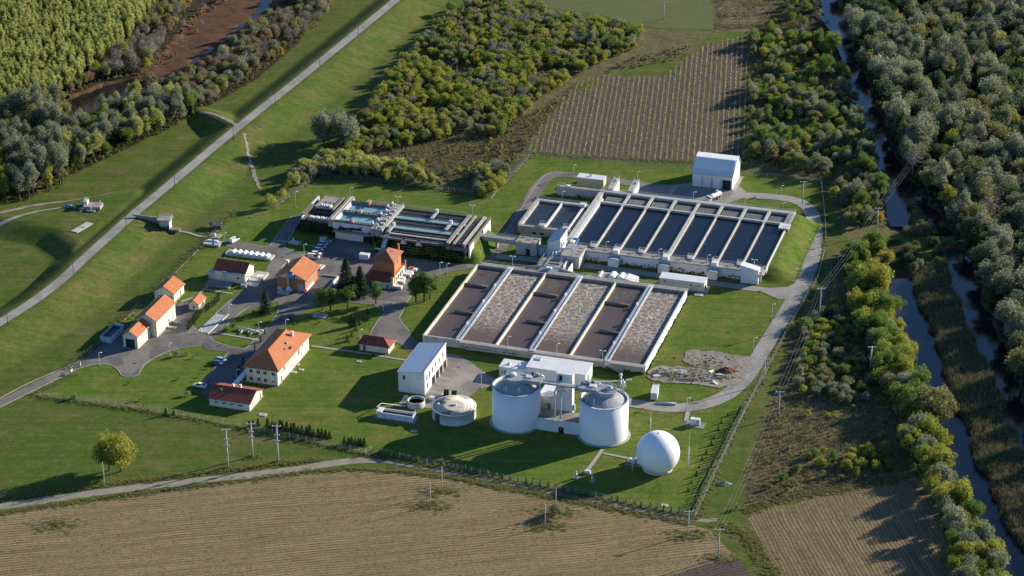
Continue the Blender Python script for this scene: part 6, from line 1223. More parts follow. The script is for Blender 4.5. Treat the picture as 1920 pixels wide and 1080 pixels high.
for base, yt, lab in (((1644, 438), 389, 'concrete T-arm power pole among the willows by the canal'), ((1536, 604), 540, 'concrete T-arm power pole between the fence and the scrub'), ((1460, 781), 733, 'concrete T-arm power pole at the edge of the dry grass'), ((1347, 1047), 991, 'concrete T-arm power pole at the ploughed strip')): PW.append(upole(base, yt, lab))
PV = []
for base, yt, lab in (((1432.6, 721), 672, 'concrete pole standing right against the east fence'), ((1290, 1003), 957, 'concrete pole outside the fence corner in the stubble'),): PV.append(upole(base, yt, lab, True))
upole((1504.6, 382), 339.6, 'concrete pole inside the north-east bend of the perimeter road', True); upole((1245, 36), 3, 'concrete T-arm pole alone in the green crop field', True)
for base, yt, lab in (((427.5, 877), 804, 'tall pylon of three with switchgear, farthest from the office annex fence'), ((473.5, 856), 793, 'tall concrete pole with switchgear standing closest to the annex fence'), ((521.5, 866), 797, 'tall concrete pole with switchgear beside the dark conifer hedge')): upole(base, yt, lab, True, extra=2, r=.28)
for base, yt, lab in (((196, 911), 866, 'bare white pole beside the lone bushy tree'), ((829, 922), 874, 'white pole in a weed patch close to the south fence'), ((807, 948), 905, 'bare white pole in the stubble with a weedy foot'), ((1022, 987), 943, 'bare white pole in the stubble below the big bush'), ((1042, 962), 913, 'white pole rising behind the big bush in the stubble')): upole(base, yt, lab, False, r=.14)
upole((1631, 705), 649, 'twin-legged lattice pole in the dark scrub strip', True, 'steel')
for base, yt, lab in (((1185.5, 884), 810, 'slender lightning mast left of the gas balloon'), ((1290.5, 878), 807, 'slender lightning mast right of the gas balloon'), ((1219.5, 809), 765, 'slender lightning mast behind the gas balloon')): 
    p = G(*base); h = hpx(base, yt); t = thing('lightning_mast', lab, 'mast', p, 0); MB().tube([(0, 0, 0), (0, 0, h * .58)], .17, 8, .13).build('lower_tube', M['white'], t); MB().tube([(0, 0, h * .57), (0, 0, h)], .06, 6, .03).build('upper_rod', M['steel'], t)
for base, yt in (((15, 611), 586), ((138, 514), 490), ((237, 426), 402), ((328, 353), 330), ((438, 262), 237), ((516, 195), 175), ((600, 126), 107), ((672, 65), 45)): upole(base, yt, 'dark slim timber post beside the levee road', False, 'wood_pole', 'levee_post', .12, 'timber posts along the levee road')
def wires(pts, lab, drop=2.0, offs=(-1.3, 0, 1.3)):
    t = thing('power_line', lab, 'power line', (0, 0, 0), 0)
    for o in offs:
        mb = MB(); path_ = []
        for (p, h), (q, g) in zip(pts, pts[1:]):
            a = Vector((p.x + o, p.y, p.z + h)); b = Vector((q.x + o, q.y, q.z + g))
            for i in range(13):
                s = i / 12; c = a.lerp(b, s); c.z -= drop * 4 * s * (1 - s); path_.append(c)
        mb.tube(path_, .014, 4).build('wire', M['grey'], t)
e1 = (Vector((PW[0][0].x + 60, PW[0][0].y + 150, 0)), 10); e2 = (Vector((PW[-1][0].x - 55, PW[-1][0].y - 90, 0)), 10)
wires([e1] + PW + [e2], 'three sagging wires of the power line along the scrub edge')
wires([PV[0], PV[1]], 'wires running beside the east fence to the stubble corner', 1.5)
# ================================================================== fences
post_mesh = MB().box(-.05, .05, -.05, .05, 0, 2.0).add([(-.05, -.05, 2.0), (.05, -.05, 2.0), (.05, .3, 2.3), (-.05, .3, 2.3), (-.05, .05, 2.0), (.05, .05, 2.0)], [(0, 1, 2, 3), (4, 5, 2, 3)]).mesh('fence_post', M['concrete'])
post_dark = MB().box(-.06, .06, -.06, .06, 0, 2.1).mesh('fence_post_dark', M['wood_pole'])
def fence(px, lab, step=3.0, strip=True, pm=post_mesh, wire_m='steel'):
    pl = [G(x, y) for x, y in px]; t = thing('perimeter_fence', lab, 'fence', pl[0], 0); o = pl[0]; wm = [[], [], [], []]; sm = MB()
    for a, b in zip(pl, pl[1:]):
        d = (b - a); L = math.hypot(d.x, d.y); n = max(1, round(L / step)); ang = math.atan2(d.y, d.x)
        for i in range(n):
            q = a.lerp(b, i / n); q.z = gz(q.x, q.y); link_mesh('post', pm, t, q - o, ang)
            for k_, z in enumerate((.5, 1.0, 1.5, 2.05)): wm[k_].append(q - o + Vector((0, 0, z)))
            if strip:
                q2 = a.lerp(b, (i + 1) / n); q2.z = gz(q2.x, q2.y); nrm = Vector((-d.y, d.x, 0)).normalized() * .1; u_ = q - o; v_ = q2 - o; up = Vector((0, 0, .18))
                sm.add([u_ - nrm, v_ - nrm, v_ + nrm, u_ + nrm, u_ - nrm + up, v_ - nrm + up, v_ + nrm + up, u_ + nrm + up], [(4, 5, 6, 7), (0, 1, 5, 4), (2, 3, 7, 6)])
    e = pl[-1]
    for k_, z in enumerate((.5, 1.0, 1.5, 2.05)): wm[k_].append(e - o + Vector((0, 0, z))); MB().tube(wm[k_], .02, 4).build('wire', M[wire_m], t)
    link_mesh('post', pm, t, e - o, 0)
    if strip: sm.build('base_strip', M['kerb'], t)
    return t
fence([(75, 742), (200, 757), (330, 777), (480, 808), (590, 831), (690, 852)], 'wire fence with slim posts along the meadow in front of the office', 3.2, False)
fence([(700, 848), (800, 870), (900, 890), (1000, 910), (1100, 930), (1200, 950), (1300, 970)], 'concrete-post wire fence along the stubble field', 3.2, False)
fence([(1303, 968), (1345, 880), (1392, 780), (1440, 690), (1502, 575), (1533, 525), (1546, 470)], 'long wire fence on a pale strip beside the perimeter road', 3.4)
fence([(1549, 455), (1546, 400), (1539, 342)], 'short wire fence below the willows in the north-east corner', 3.2)
fence([(1539, 342), (1480, 337), (1396, 329)], 'wire fence on the grass right of the white hall', 3.2, False); fence([(1292, 318), (1210, 311), (1130, 304), (1060, 298), (995, 292)], 'wire fence along the young orchard plot', 3.2, False)
fence([(995, 292), (958, 332), (920, 372)], 'concrete-post fence between the dry weeds and the lawn strip', 2.8); fence([(918, 372), (830, 357), (760, 347), (700, 340), (640, 335), (592, 333)], 'concrete-post fence in front of the yellow-green bushes', 2.8, False)
fence([(590, 334), (555, 360), (516, 388)], 'short fence between the bushes and the bank left of the raised basins', 2.8); fence([(408, 432), (370, 470), (330, 510), (300, 540), (250, 585), (205, 625), (165, 664), (132, 690)], 'dark-posted wire fence along the foot of the levee', 2.6, True, post_dark, 'dark_metal')
fence([(80, 735), (110, 722), (150, 700)], 'low dark railing beside the entrance road', 1.6, False, post_dark, 'dark_metal')
gt2 = thing('field_gate', 'small grey wire gate at the end of the gravel track', 'gate', G(691, 850), math.radians(60)); rail(gt2, [(-1.5, 0, .2), (1.5, 0, .2)], 1.9, .5, M['steel'], 'gate_frame'); box('gate_post', M['concrete_light'], gt2, -1.7, -1.55, -.1, .1, 0, 2.3); box('gate_post', M['concrete_light'], gt2, 1.55, 1.7, -.1, .1, 0, 2.3)
wg = thing('road_gate', 'white barrier and dark gate posts across the entrance road', 'gate', G(142, 694), math.radians(70)); box('gate_post', M['dark_metal'], wg, -4.0, -3.7, -.15, .15, 0, 1.8); box('gate_post', M['white'], wg, 3.4, 3.7, -.15, .15, 0, 1.7); box('sign_board', M['white'], wg, -3.6, -2.2, -.05, .05, .9, 1.7)
# gravel plot with posts, rubble heaps
gp = sheet('gravel_plot', [(1279, 676), (1290, 656), (1340, 660), (1385, 668), (1410, 670), (1396, 712), (1378, 724), (1348, 700), (1300, 686)], M['rubble'], 'weedy gravel plot beside the perimeter road', rough=.35, step=1.2)
sheet('rubble_ground', [(1215, 696), (1238, 686), (1285, 688), (1330, 694), (1375, 702), (1385, 716), (1350, 728), (1300, 720), (1250, 718), (1212, 710)], M['gravel'], 'bare trampled earth under the rubble', rough=.35, step=1.2)
pf = thing('plot_fence', 'row of white posts along the back of the gravel plot', 'fence', G(1288, 658), 0); o = G(1288, 658)
for i in range(12):
    q = G(1288 + i * 8.8, 654 + i * 1.15); link_mesh('post', post_mesh, pf, Vector((q.x, q.y, 0)) - o, 0, (.9, .9, .9))
def heap(name, lab, px, rx, ry, h, m, seed, cat='heap'):
    r = random.Random(seed); n = 18; rings = 6; vs = []; fs = []
    for k_ in range(rings + 1):
        t = k_ / rings
        for i in range(n):
            a = 2 * math.pi * i / n; rr = (1 - t) * (1 + r.uniform(-.18, .18)); vs.append((math.cos(a) * rx * rr, math.sin(a) * ry * rr, h * (t ** .8) * (1 + r.uniform(-.3, .3)) if k_ else -.05))
    for k_ in range(rings):
        for i in range(n): fs.append((k_ * n + i, k_ * n + (i + 1) % n, (k_ + 1) * n + (i + 1) % n, (k_ + 1) * n + i))
    o = MB().add(vs, fs).build(name, m); o.location = G(*px); setp(o, lab, cat); return o
heap('earth_heap', 'rusty brown heap of dug earth at the rubble edge', (1361, 696), 4.2, 2.6, 1.5, M['brown_heap'], 1); heap('rubble_heap', 'low grey slurry mound among the rubble beside the aeration tank', (1272, 697), 4.6, 2.2, .5, M['grey'], 2); heap('rubble_heap', 'dark flat heap of broken asphalt among the rubble', (1291, 713), 6.5, 1.8, .6, M['asphalt_dark'], 3); heap('rubble_heap', 'broken brown rubble piled against the tank corner', (1233, 697), 3.4, 2.0, .8, M['rubble'], 4); heap('earth_heap', 'small earth mound outside the fence corner', (1357, 908), 2.8, 1.6, .9, M['rubble'], 5)
r_ = random.Random(5)
for (x, y), m, lab in (((1231, 706), 'pale_blue', 'pale blue board lying by the tank corner'), ((1334, 698), 'cream_cap', 'cream board leaning on the rubble near the brown heap'), ((1341, 719), 'cream_cap', 'cream board lying at the front edge of the rubble'), ((1322, 702), 'grey', 'grey slab stack in the middle of the rubble'), ((1349, 704), 'concrete_light', 'pale slab beside the brown heap'), ((1330, 714), 'steel', 'bundle of grey steel scraps among the rubble'), ((1246, 692), 'concrete_light', 'broken concrete ring near the tank corner')):
    o = thing('rubble_slab', lab, 'debris', G(x, y), r_.uniform(-1, 1)); b = box('slab', M[m], o, -1.3, 1.3, -.6, .6, .1, .5); b.rotation_euler = (r_.uniform(-.3, .3), r_.uniform(-.2, .2), 0); box('fragment', M['concrete'], o, -.4, .5, .7, 1.2, 0, .4)
# ================================================================== levee works
p = G(158, 391); sl_ = thing('levee_outlet', 'concrete outlet works with angled walls and blue pipe ends in the levee', 'outlet', p, math.radians(-6))
box('platform', M['concrete'], sl_, .5, 7.2, -1.2, 3.8, -1.0, 1.4); box('gate_house', M['concrete_light'], sl_, -.6, 1.2, .4, 3.6, -1.0, 3.0); MB().tube([(.2, -.8, 1.4), (1.2, 2.8, 4.0)], .16, 6).build('gate_lever', M['cream_cap'], sl_); MB().yprism([(-3.0, -1.0), (.6, -1.0), (.6, 1.6), (-2.6, .2)], -1.4, -1.0).build('wing_wall', M['concrete_light'], sl_); MB().yprism([(-5.0, -1.0), (-.6, -1.0), (-.6, 1.2), (-4.6, .1)], 3.2, 3.6).build('wing_wall', M['concrete_light'], sl_)
box('lower_slab', M['concrete'], sl_, 1.8, 5.4, -3.4, -1.2, -.6, .6); MB().tube([(-8.5, 1.4, .3), (-5.6, 1.0, .3)], .65, 12).build('blue_pipe', M['blue'], sl_); MB().tube([(-6.2, .6, .3), (-1.8, -1.4, .1), (-.6, -3.4, 0)], .6, 12).build('dark_pipe', M['dark_metal'], sl_); MB().tube([(3.6, -2.2, .6), (3.6, -2.2, 1.9)], .2, 8).build('bollard', M['white'], sl_); MB().tube([(6.0, 3.2, 1.4), (6.0, 3.2, 2.5)], .2, 8).build('bollard', M['white'], sl_); rail(sl_, [(.6, 3.7, 1.4), (-.4, 3.7, 3.0)], 1, 1)
p = G(154, 427); s2 = thing('levee_slab', 'long pale concrete slab lying in the levee grass', 'slab', p, math.radians(62)); box('slab', M['concrete_light'], s2, -5.2, 5.2, -1.7, 1.7, -.4, .3); box('joint', M['concrete'], s2, -.6, .6, -1.4, 1.4, .3, .33); box('inset', M['pale_blue'], s2, -4.4, -1.2, -.7, .4, .3, .33)
p = G(311, 428); iw = thing('levee_intake', 'concrete intake turret with a long sloping wing wall on the levee side', 'intake', p, math.radians(-8)); box('turret', M['concrete_light'], iw, -2.2, 2.0, -1.6, 2.4, -2, 4.0); box('turret_slab', M['concrete'], iw, -3.2, 2.6, -2.0, 2.8, 4.0, 4.35)
MB().yprism([(-14.5, 4.4), (-2.2, -.5), (-2.2, 3.9), (-14.5, 4.9)], 1.4, 1.9).build('wing_wall', M['concrete'], iw); rail(iw, [(-3, -1.8, 4.35), (2.4, -1.8, 4.35), (2.4, 2.6, 4.35), (-3, 2.6, 4.35)], 1, 1.3); box('slab', M['concrete_old'], iw, 2.2, 6.0, -2.0, 1.0, -.6, .3); ivy(iw, [(-2.2, -1.65), (2.0, -1.65)], 31, 2.2, 160)
hut = thing('field_hut', 'small grey-roofed hut at the foot of the levee near the fence top', 'hut', G(407, 428), SA + .3); box('wall', M['wood_pole'], hut, -1.6, 1.8, -1.2, 1.4, 0, 1.8); MB().xprism([(-1.6, 1.7), (.1, 2.7), (1.8, 1.7), (1.8, 1.9), (.1, 2.9), (-1.6, 1.9)], -2.0, 2.2).build('roof', M['concrete'], hut)
# ================================================================== vegetation
def leaf_mat(name, c1, c2, tr=.55, gaps=.42):
    k = NT(name); k.t.nodes.remove(k.b)
    oi = k.n('ShaderNodeObjectInfo'); v = k.attr('leaf')
    c = k.mix(oi.outputs['Random'], c1, c2)
    hs = k.n('ShaderNodeHueSaturation'); hs.inputs['Saturation'].default_value = 1.0
    k.l(k.math('MULTIPLY_ADD', v, .07, .465), hs.inputs['Hue']); k.l(k.math('MULTIPLY_ADD', v, .75, .62), hs.inputs['Value']); k.l(c, hs.inputs['Color'])
    d = k.n('ShaderNodeBsdfDiffuse'); t = k.n('ShaderNodeBsdfTranslucent'); mx = k.n('ShaderNodeMixShader'); mx.inputs[0].default_value = tr
    k.l(hs.outputs[0], d.inputs[0]); k.l(hs.outputs[0], t.inputs[0]); k.l(d.outputs[0], mx.inputs[1]); k.l(t.outputs[0], mx.inputs[2]); tp = k.n('ShaderNodeBsdfTransparent'); m2 = k.n('ShaderNodeMixShader'); m2.inputs[0].default_value = gaps      # a card is a clump of leaves with gaps
    k.l(mx.outputs[0], m2.inputs[1]); k.l(tp.outputs[0], m2.inputs[2]); k.l(m2.outputs[0], k.out.inputs[0]); return k.m
LM = dict(green=leaf_mat('green_leaves', (0.138, 0.215, 0.050), (0.215, 0.289, 0.071)), yellowgreen=leaf_mat('yellow_green_leaves', (0.265, 0.310, 0.058), (0.386, 0.376, 0.080)), silver=leaf_mat('silver_green_leaves', (.205, .235, .145), (.300, .315, .215)),
          darkgreen=leaf_mat('dark_green_leaves', (.105, .150, .070), (.150, .190, .092)), yellow=leaf_mat('yellow_leaves', (0.390, 0.305, 0.042), (0.468, 0.325, 0.052)), brown=leaf_mat('brown_leaves', (0.241, 0.184, 0.120), (0.319, 0.232, 0.139)), grey=leaf_mat('grey_twigs', (0.240, 0.215, 0.174), (0.331, 0.298, 0.248), .1),
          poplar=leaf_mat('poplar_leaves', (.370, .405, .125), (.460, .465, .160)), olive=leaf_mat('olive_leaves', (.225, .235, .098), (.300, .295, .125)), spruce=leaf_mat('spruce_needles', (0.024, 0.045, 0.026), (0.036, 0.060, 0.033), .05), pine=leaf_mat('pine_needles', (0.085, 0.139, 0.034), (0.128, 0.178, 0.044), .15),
          thuja=leaf_mat('thuja_needles', (0.033, 0.060, 0.024), (0.051, 0.078, 0.030), .08), straw=leaf_mat('dry_stalks', (.320, .235, .120), (.400, .300, .160), .1), reed=leaf_mat('reed_leaves', (.185, .175, .095), (.24, .22, .125), .15), weed=leaf_mat('dry_weed', (0.230, 0.182, 0.101), (0.311, 0.243, 0.135), .1), sapling=leaf_mat('sapling_leaves', (.300, .310, .110), (.400, .370, .150)))
M['bark'] = mat('bark', (.095, .078, .06), (.06, .05, .04), 1.5, .95); M['bark_pale'] = mat('pale_bark', (.30, .27, .22), (.2, .18, .15), 1.5, .95)
def leaf_mesh(name, pos, nrm, size, lv, m=None, aspect=1.0, up=None):
    """one quad per leaf clump"""
    n = len(pos); r = np.random.RandomState(n % 97 + 3)
    nrm = nrm / np.linalg.norm(nrm, axis=1, keepdims=True)
    t = r.randn(n, 3) if up is None else np.tile(up, (n, 1)) + r.randn(n, 3) * .15
    t -= (t * nrm).sum(1, keepdims=True) * nrm; t /= np.linalg.norm(t, axis=1, keepdims=True) + 1e-9
    b = np.cross(nrm, t); s = size[:, None]; bb = b * s / aspect; tt = t * s * aspect
    co = np.stack([pos - tt, pos + bb * .8, pos + tt, pos - bb * .8], 1).reshape(-1, 3).astype(np.float32)
    me = bpy.data.meshes.new(name); me.vertices.add(4 * n); me.vertices.foreach_set('co', co.ravel())
    me.loops.add(4 * n); me.loops.foreach_set('vertex_index', np.arange(4 * n, dtype=np.int32)); me.polygons.add(n)
    me.polygons.foreach_set('loop_start', np.arange(n, dtype=np.int32) * 4); me.polygons.foreach_set('loop_total', np.full(n, 4, np.int32))
    me.update(); a = me.attributes.new('leaf', 'FLOAT', 'FACE'); a.data.foreach_set('value', lv.astype(np.float32))
    if m: me.materials.append(m)
    return me
def lobes_crown(name, seed, cx, r3, zc, nl, lr, n, leaf, m, base_cut=None):
    r = np.random.RandomState(seed); L = []
    for i in range(nl):
        d = r.randn(3); d /= np.linalg.norm(d); f = r.uniform(.35, .82)
        L.append((d[0] * r3[0] * f, d[1] * r3[1] * f, zc + d[2] * r3[2] * f, lr * r.uniform(.65, 1.25), r.rand()))
    P_ = []; N_ = []; S_ = []; V_ = []
    wts = np.array([l[3] ** 2 for l in L]); wts /= wts.sum()
    for i in r.choice(nl, n, p=wts):
        x, y, z, q, lv = L[i]; d = r.randn(3); d /= np.linalg.norm(d)
        if d[2] < -.35: d[2] *= .4
        rad = q * (.55 + .7 * r.rand() ** .7); p = np.array([x, y, z]) + d * rad * np.array([.9, .9, 1.25])
        if base_cut is not None and p[2] < base_cut: p[2] = base_cut + r.rand() * .6
        P_.append(p); N_.append(d * .8 + np.array([0, 0, .2]) + r.randn(3) * .5); S_.append(leaf * r.uniform(.6, 1.35)); V_.append(np.clip(.55 * lv + .45 * r.rand(), 0, 1))
    me = leaf_mesh(name, np.array(P_), np.array(N_), np.array(S_), np.array(V_), m); return me, L
def limbs(name, seed, h0, L, r0, m, n=7):
    mb = MB(); r = random.Random(seed); mb.tube([(0, 0, -.3), (r.uniform(-.1, .1), r.uniform(-.1, .1), h0 * .6), (r.uniform(-.2, .2), r.uniform(-.2, .2), h0)], r0, 7, r0 * .65)
    for x, y, z, q, _ in r.sample(list(L), min(n, len(L))): mb.tube([(0, 0, h0 * r.uniform(.55, .95)), (x * .45, y * .45, h0 + (z - h0) * .5), (x, y, z)], r0 * .45, 5, r0 * .12)
    return mb.mesh(name, m)
PROTO = {}
def proto(kind, variants): PROTO[kind] = variants
vs_ = []
for s in range(4): c, L = lobes_crown('broad_crown', 10 + s, 0, (3.6, 3.6, 3.5), 6.3, 40, 1.0, 2600, .27, LM['green'], 1.2); vs_.append((c, limbs('broad_trunk', s, 3.2, L, .26, M['bark'], 9)))
proto('broad', vs_); vs_ = []
for s in range(3): c, L = lobes_crown('tall_crown', 30 + s, 0, (2.6, 2.6, 5.0), 7.6, 38, .95, 2600, .27, LM['silver'], 1.0); vs_.append((c, limbs('tall_trunk', s + 20, 5.0, L, .26, M['bark'], 9)))
proto('tall', vs_); vs_ = []
for s in range(4): c, L = lobes_crown('bush_crown', 50 + s, 0, (2.0, 2.0, 1.7), 2.2, 24, .68, 1500, .19, LM['yellowgreen'], .05); vs_.append((c, limbs('bush_stem', s + 40, .9, L, .11, M['bark'], 6)))
proto('bush', vs_); vs_ = []
for s in range(2): c, L = lobes_crown('big_bush_crown', 60 + s, 0, (4.2, 4.2, 4.0), 4.5, 80, 1.0, 5200, .25, LM['yellowgreen'], .1); vs_.append((c, limbs('big_bush_stem', s + 50, 1.6, L, .25, M['bark'], 12)))
proto('big_bush', vs_); vs_ = []
for s in range(3):
    c, L = lobes_crown('poplar_crown', 70 + s, 0, (1.25, 1.25, 6.8), 9.2, 30, .75, 1600, .27, LM['poplar'], 1.6); vs_.append((c, limbs('poplar_trunk', s + 60, 11.0, L, .2, M['bark_pale'], 4)))
proto('poplar', vs_); vs_ = []
for s in range(2):
    c, L = lobes_crown('sparse_crown', 80 + s, 0, (3.0, 3.0, 3.0), 5.6, 26, 1.25, 900, .22, LM['grey'], 1.0); vs_.append((c, limbs('sparse_trunk', s + 70, 2.6, L, .22, M['bark_pale'], 26)))
proto('sparse', vs_)
def conifer(name, seed, h, r0, n, leaf, m, layers, airy=.0):
    r = np.random.RandomState(seed); P_ = []; N_ = []; S_ = []; V_ = []
    for i in range(n):
        t = r.rand() ** 1.4; 
        ly = math.floor(t * layers) / layers; fr = (t * layers) % 1
        rad = r0 * (1 - t) ** .85 * (1.0 - .45 * fr) + .12; a = r.rand() * 2 * math.pi; q = rad * (r.uniform(.55, 1.05) if not airy else r.rand() ** .6)
        q *= 1 + .16 * math.sin(a * 5 + ly * 17)
        P_.append((math.cos(a) * q, math.sin(a) * q, h * (.08 + .92 * t) - .18 * q)); N_.append((math.cos(a) + r.randn() * .4, math.sin(a) + r.randn() * .4, .8 + r.randn() * .4)); S_.append(leaf * r.uniform(.6, 1.3)); V_.append(.35 * r.rand() + .5 * (ly * 7.3 % 1))
    return leaf_mesh(name, np.array(P_), np.array(N_), np.array(S_), np.array(V_), m)
def stem(name, h, r0, m): return MB().tube([(0, 0, -.2), (0, 0, h * .5), (0, 0, h)], r0, 6, r0 * .2).mesh(name, m)
proto('spruce', [(conifer('spruce_crown', 90 + s, 9, 2.1, 1500, .26, LM['spruce'], 11), stem('spruce_trunk', 8.4, .18, M['bark'])) for s in range(2)])
vs_ = []
for s in range(3): c, L = lobes_crown('pine_crown', 94 + s, 0, (1.9, 1.9, 3.4), 5.0, 22, .85, 1300, .26, LM['pine'], 1.2); vs_.append((c, limbs('pine_trunk', s + 80, 6.0, L, .17, M['bark'], 8)))
proto('pine', vs_)
def column(name, seed, h, rad, n, leaf, m):
    r = np.random.RandomState(seed); t = r.rand(n); a = r.rand(n) * 2 * np.pi; q = rad * (np.sin(np.pi * (t * .9 + .1)) ** .5) * (.85 + .2 * r.rand(n)) * (1 + .12 * np.sin(4 * a + 9 * t))
    p = np.stack([np.cos(a) * q, np.sin(a) * q, .1 + t * h], 1); nn = np.stack([np.cos(a), np.sin(a), r.randn(n) * .5 + .3], 1) + r.randn(n, 3) * .35
    return leaf_mesh(name, p, nn, leaf * r.uniform(.6, 1.3, n), r.rand(n), m)
proto('thuja', [(column('thuja_crown', 100 + s, 3, .55, 420, .14, LM['thuja']), stem('thuja_stem', 2.4, .06, M['bark'])) for s in range(2)])
proto('small_conifer', [(conifer('small_conifer_crown', 104 + s, 2.2, .75, 420, .14, LM['thuja'], 5), stem('small_conifer_stem', 2.0, .05, M['bark'])) for s in range(2)])
vs_ = []
for s in range(3): c, L = lobes_crown('shrub_crown', 110 + s, 0, (.75, .75, .6), .75, 8, .42, 380, .13, LM['green'], .05); vs_.append((c, limbs('shrub_stem', s + 90, .4, L, .05, M['bark'], 4)))
proto('shrub', vs_)
HT = dict(big_bush=9.4, broad=10.3, tall=13.2, bush=4.6, poplar=16.6, sparse=9.2, spruce=9.0, pine=9.0, thuja=3.1, small_conifer=2.2, shrub=1.6)
NAMES = dict(big_bush='bushy_tree', broad='broadleaf_tree', tall='tall_broadleaf_tree', bush='bush', poplar='poplar_tree', sparse='sparse_tree', spruce='spruce_tree', pine='pine_tree', thuja='columnar_conifer', small_conifer='young_conifer', shrub='garden_shrub')
CATS = dict(big_bush='tree', broad='tree', tall='tree', bush='bush', poplar='tree', sparse='tree', spruce='tree', pine='tree', thuja='conifer', small_conifer='conifer', shrub='shrub')
COL = dict(weed='straw-coloured', green='green', yellowgreen='yellow-green', silver='silvery grey-green', darkgreen='dark green', yellow='bright yellow', brown='brown-leaved', grey='bare greyish', poplar='light green', olive='olive green', spruce='dark', pine='fresh green', thuja='dark green')
vr = random.Random(99)
def plant(kind, p, h, leaf, label, group=None, wide=1.0, var=None):
    cm, tm = vr.choice(PROTO[kind]) if var is None else PROTO[kind][var % len(PROTO[kind])]
    t = bpy.data.objects.new(NAMES[kind], None); col.objects.link(t); s = h / HT[kind]
    t.location = p; t.rotation_euler = (0, 0, vr.uniform(0, 6.28)); t.scale = (s * wide, s * wide, s); setp(t, label, CATS[kind], group)
    link_mesh('trunk', tm, t); o = link_mesh('crown', cm, t)
    if leaf and cm.materials[0] != LM[leaf]: o.material_slots[0].link = 'OBJECT'; o.material_slots[0].material = LM[leaf]
    return t
# ------------------------------------------------------------------ scattered stuff (uncountable growth)
def scatter(name, pts, src, label, m=None):
    """pts = [(x,y,z,rot,scale)] ; one stuff object whose points carry copies of mesh objects src"""
    if not pts: return
    A = np.array(pts, np.float32); me = bpy.data.meshes.new(name); me.vertices.add(len(A)); me.vertices.foreach_set('co', A[:, :3].ravel()); me.update()
    for nm, ci in (('rot', 3), ('scl', 4)): a = me.attributes.new(nm, 'FLOAT', 'POINT'); a.data.foreach_set('value', np.ascontiguousarray(A[:, ci]))
    o = link_mesh(name, me); setp(o, label, kind='stuff')
    ng = bpy.data.node_groups.new(name + '_scatter', 'GeometryNodeTree'); ng.interface.new_socket('Geometry', in_out='INPUT', socket_type='NodeSocketGeometry'); ng.interface.new_socket('Geometry', in_out='OUTPUT', socket_type='NodeSocketGeometry')
    N = ng.nodes.new; gi = N('NodeGroupInput'); go = N('NodeGroupOutput'); ip = N('GeometryNodeInstanceOnPoints')
    gti = N('GeometryNodeGeometryToInstance')
    for s in src:
        oi = N('GeometryNodeObjectInfo'); oi.inputs['Object'].default_value = s; oi.inputs['As Instance'].default_value = True; ng.links.new(oi.outputs['Geometry'], gti.inputs[0])
    ng.links.new(gi.outputs[0], ip.inputs['Points']); ng.links.new(gti.outputs[0], ip.inputs['Instance']); ip.inputs['Pick Instance'].default_value = True
    rv = N('FunctionNodeRandomValue'); rv.data_type = 'INT'; rv.inputs[4].default_value = 0; rv.inputs[5].default_value = max(0, len(src) - 1); ng.links.new(rv.outputs[2], ip.inputs['Instance Index'])
    ra = N('GeometryNodeInputNamedAttribute'); ra.data_type = 'FLOAT'; ra.inputs[0].default_value = 'rot'; cx = N('ShaderNodeCombineXYZ'); ng.links.new(ra.outputs[0], cx.inputs[2]); ng.links.new(cx.outputs[0], ip.inputs['Rotation'])
    sa = N('GeometryNodeInputNamedAttribute'); sa.data_type = 'FLOAT'; sa.inputs[0].default_value = 'scl'; ng.links.new(sa.outputs[0], ip.inputs['Scale']); ng.links.new(ip.outputs[0], go.inputs[0])
    md = o.modifiers.new('scatter', 'NODES'); md.node_group = ng; return o
SRC = {}
def source(key, me, m=None):
    """unlinked mesh object used only as the shape that a stuff object repeats"""
    o = bpy.data.objects.new('shape_' + key, me.copy() if m else me)
    if m: o.data.materials.clear(); o.data.materials.append(m)
    return o
def pts_in(poly, spacing, jit=.45, seed=0, ylim=None):
    r = random.Random(seed); pl = np.asarray(poly); x0, y0 = pl.min(0); x1, y1 = pl.max(0); out = []
    xs_ = np.arange(x0, x1 + spacing, spacing); ys_ = np.arange(y0, y1 + spacing, spacing); pp = []
    for j, y in enumerate(ys_):
        for x in xs_: pp.append((x + (j % 2) * spacing / 2 + r.uniform(-jit, jit) * spacing, y + r.uniform(-jit, jit) * spacing))
    pp = np.array(pp); return pp[inside(pp[:, 0], pp[:, 1], pl)]
def frame_ok(p, mx=90):
    x, y = pix_xy((p[0], p[1], 0)); return -160 < x < 2080 and -mx < y < 1190
wet = lambda p: gz(p[0], p[1]) < -1.05
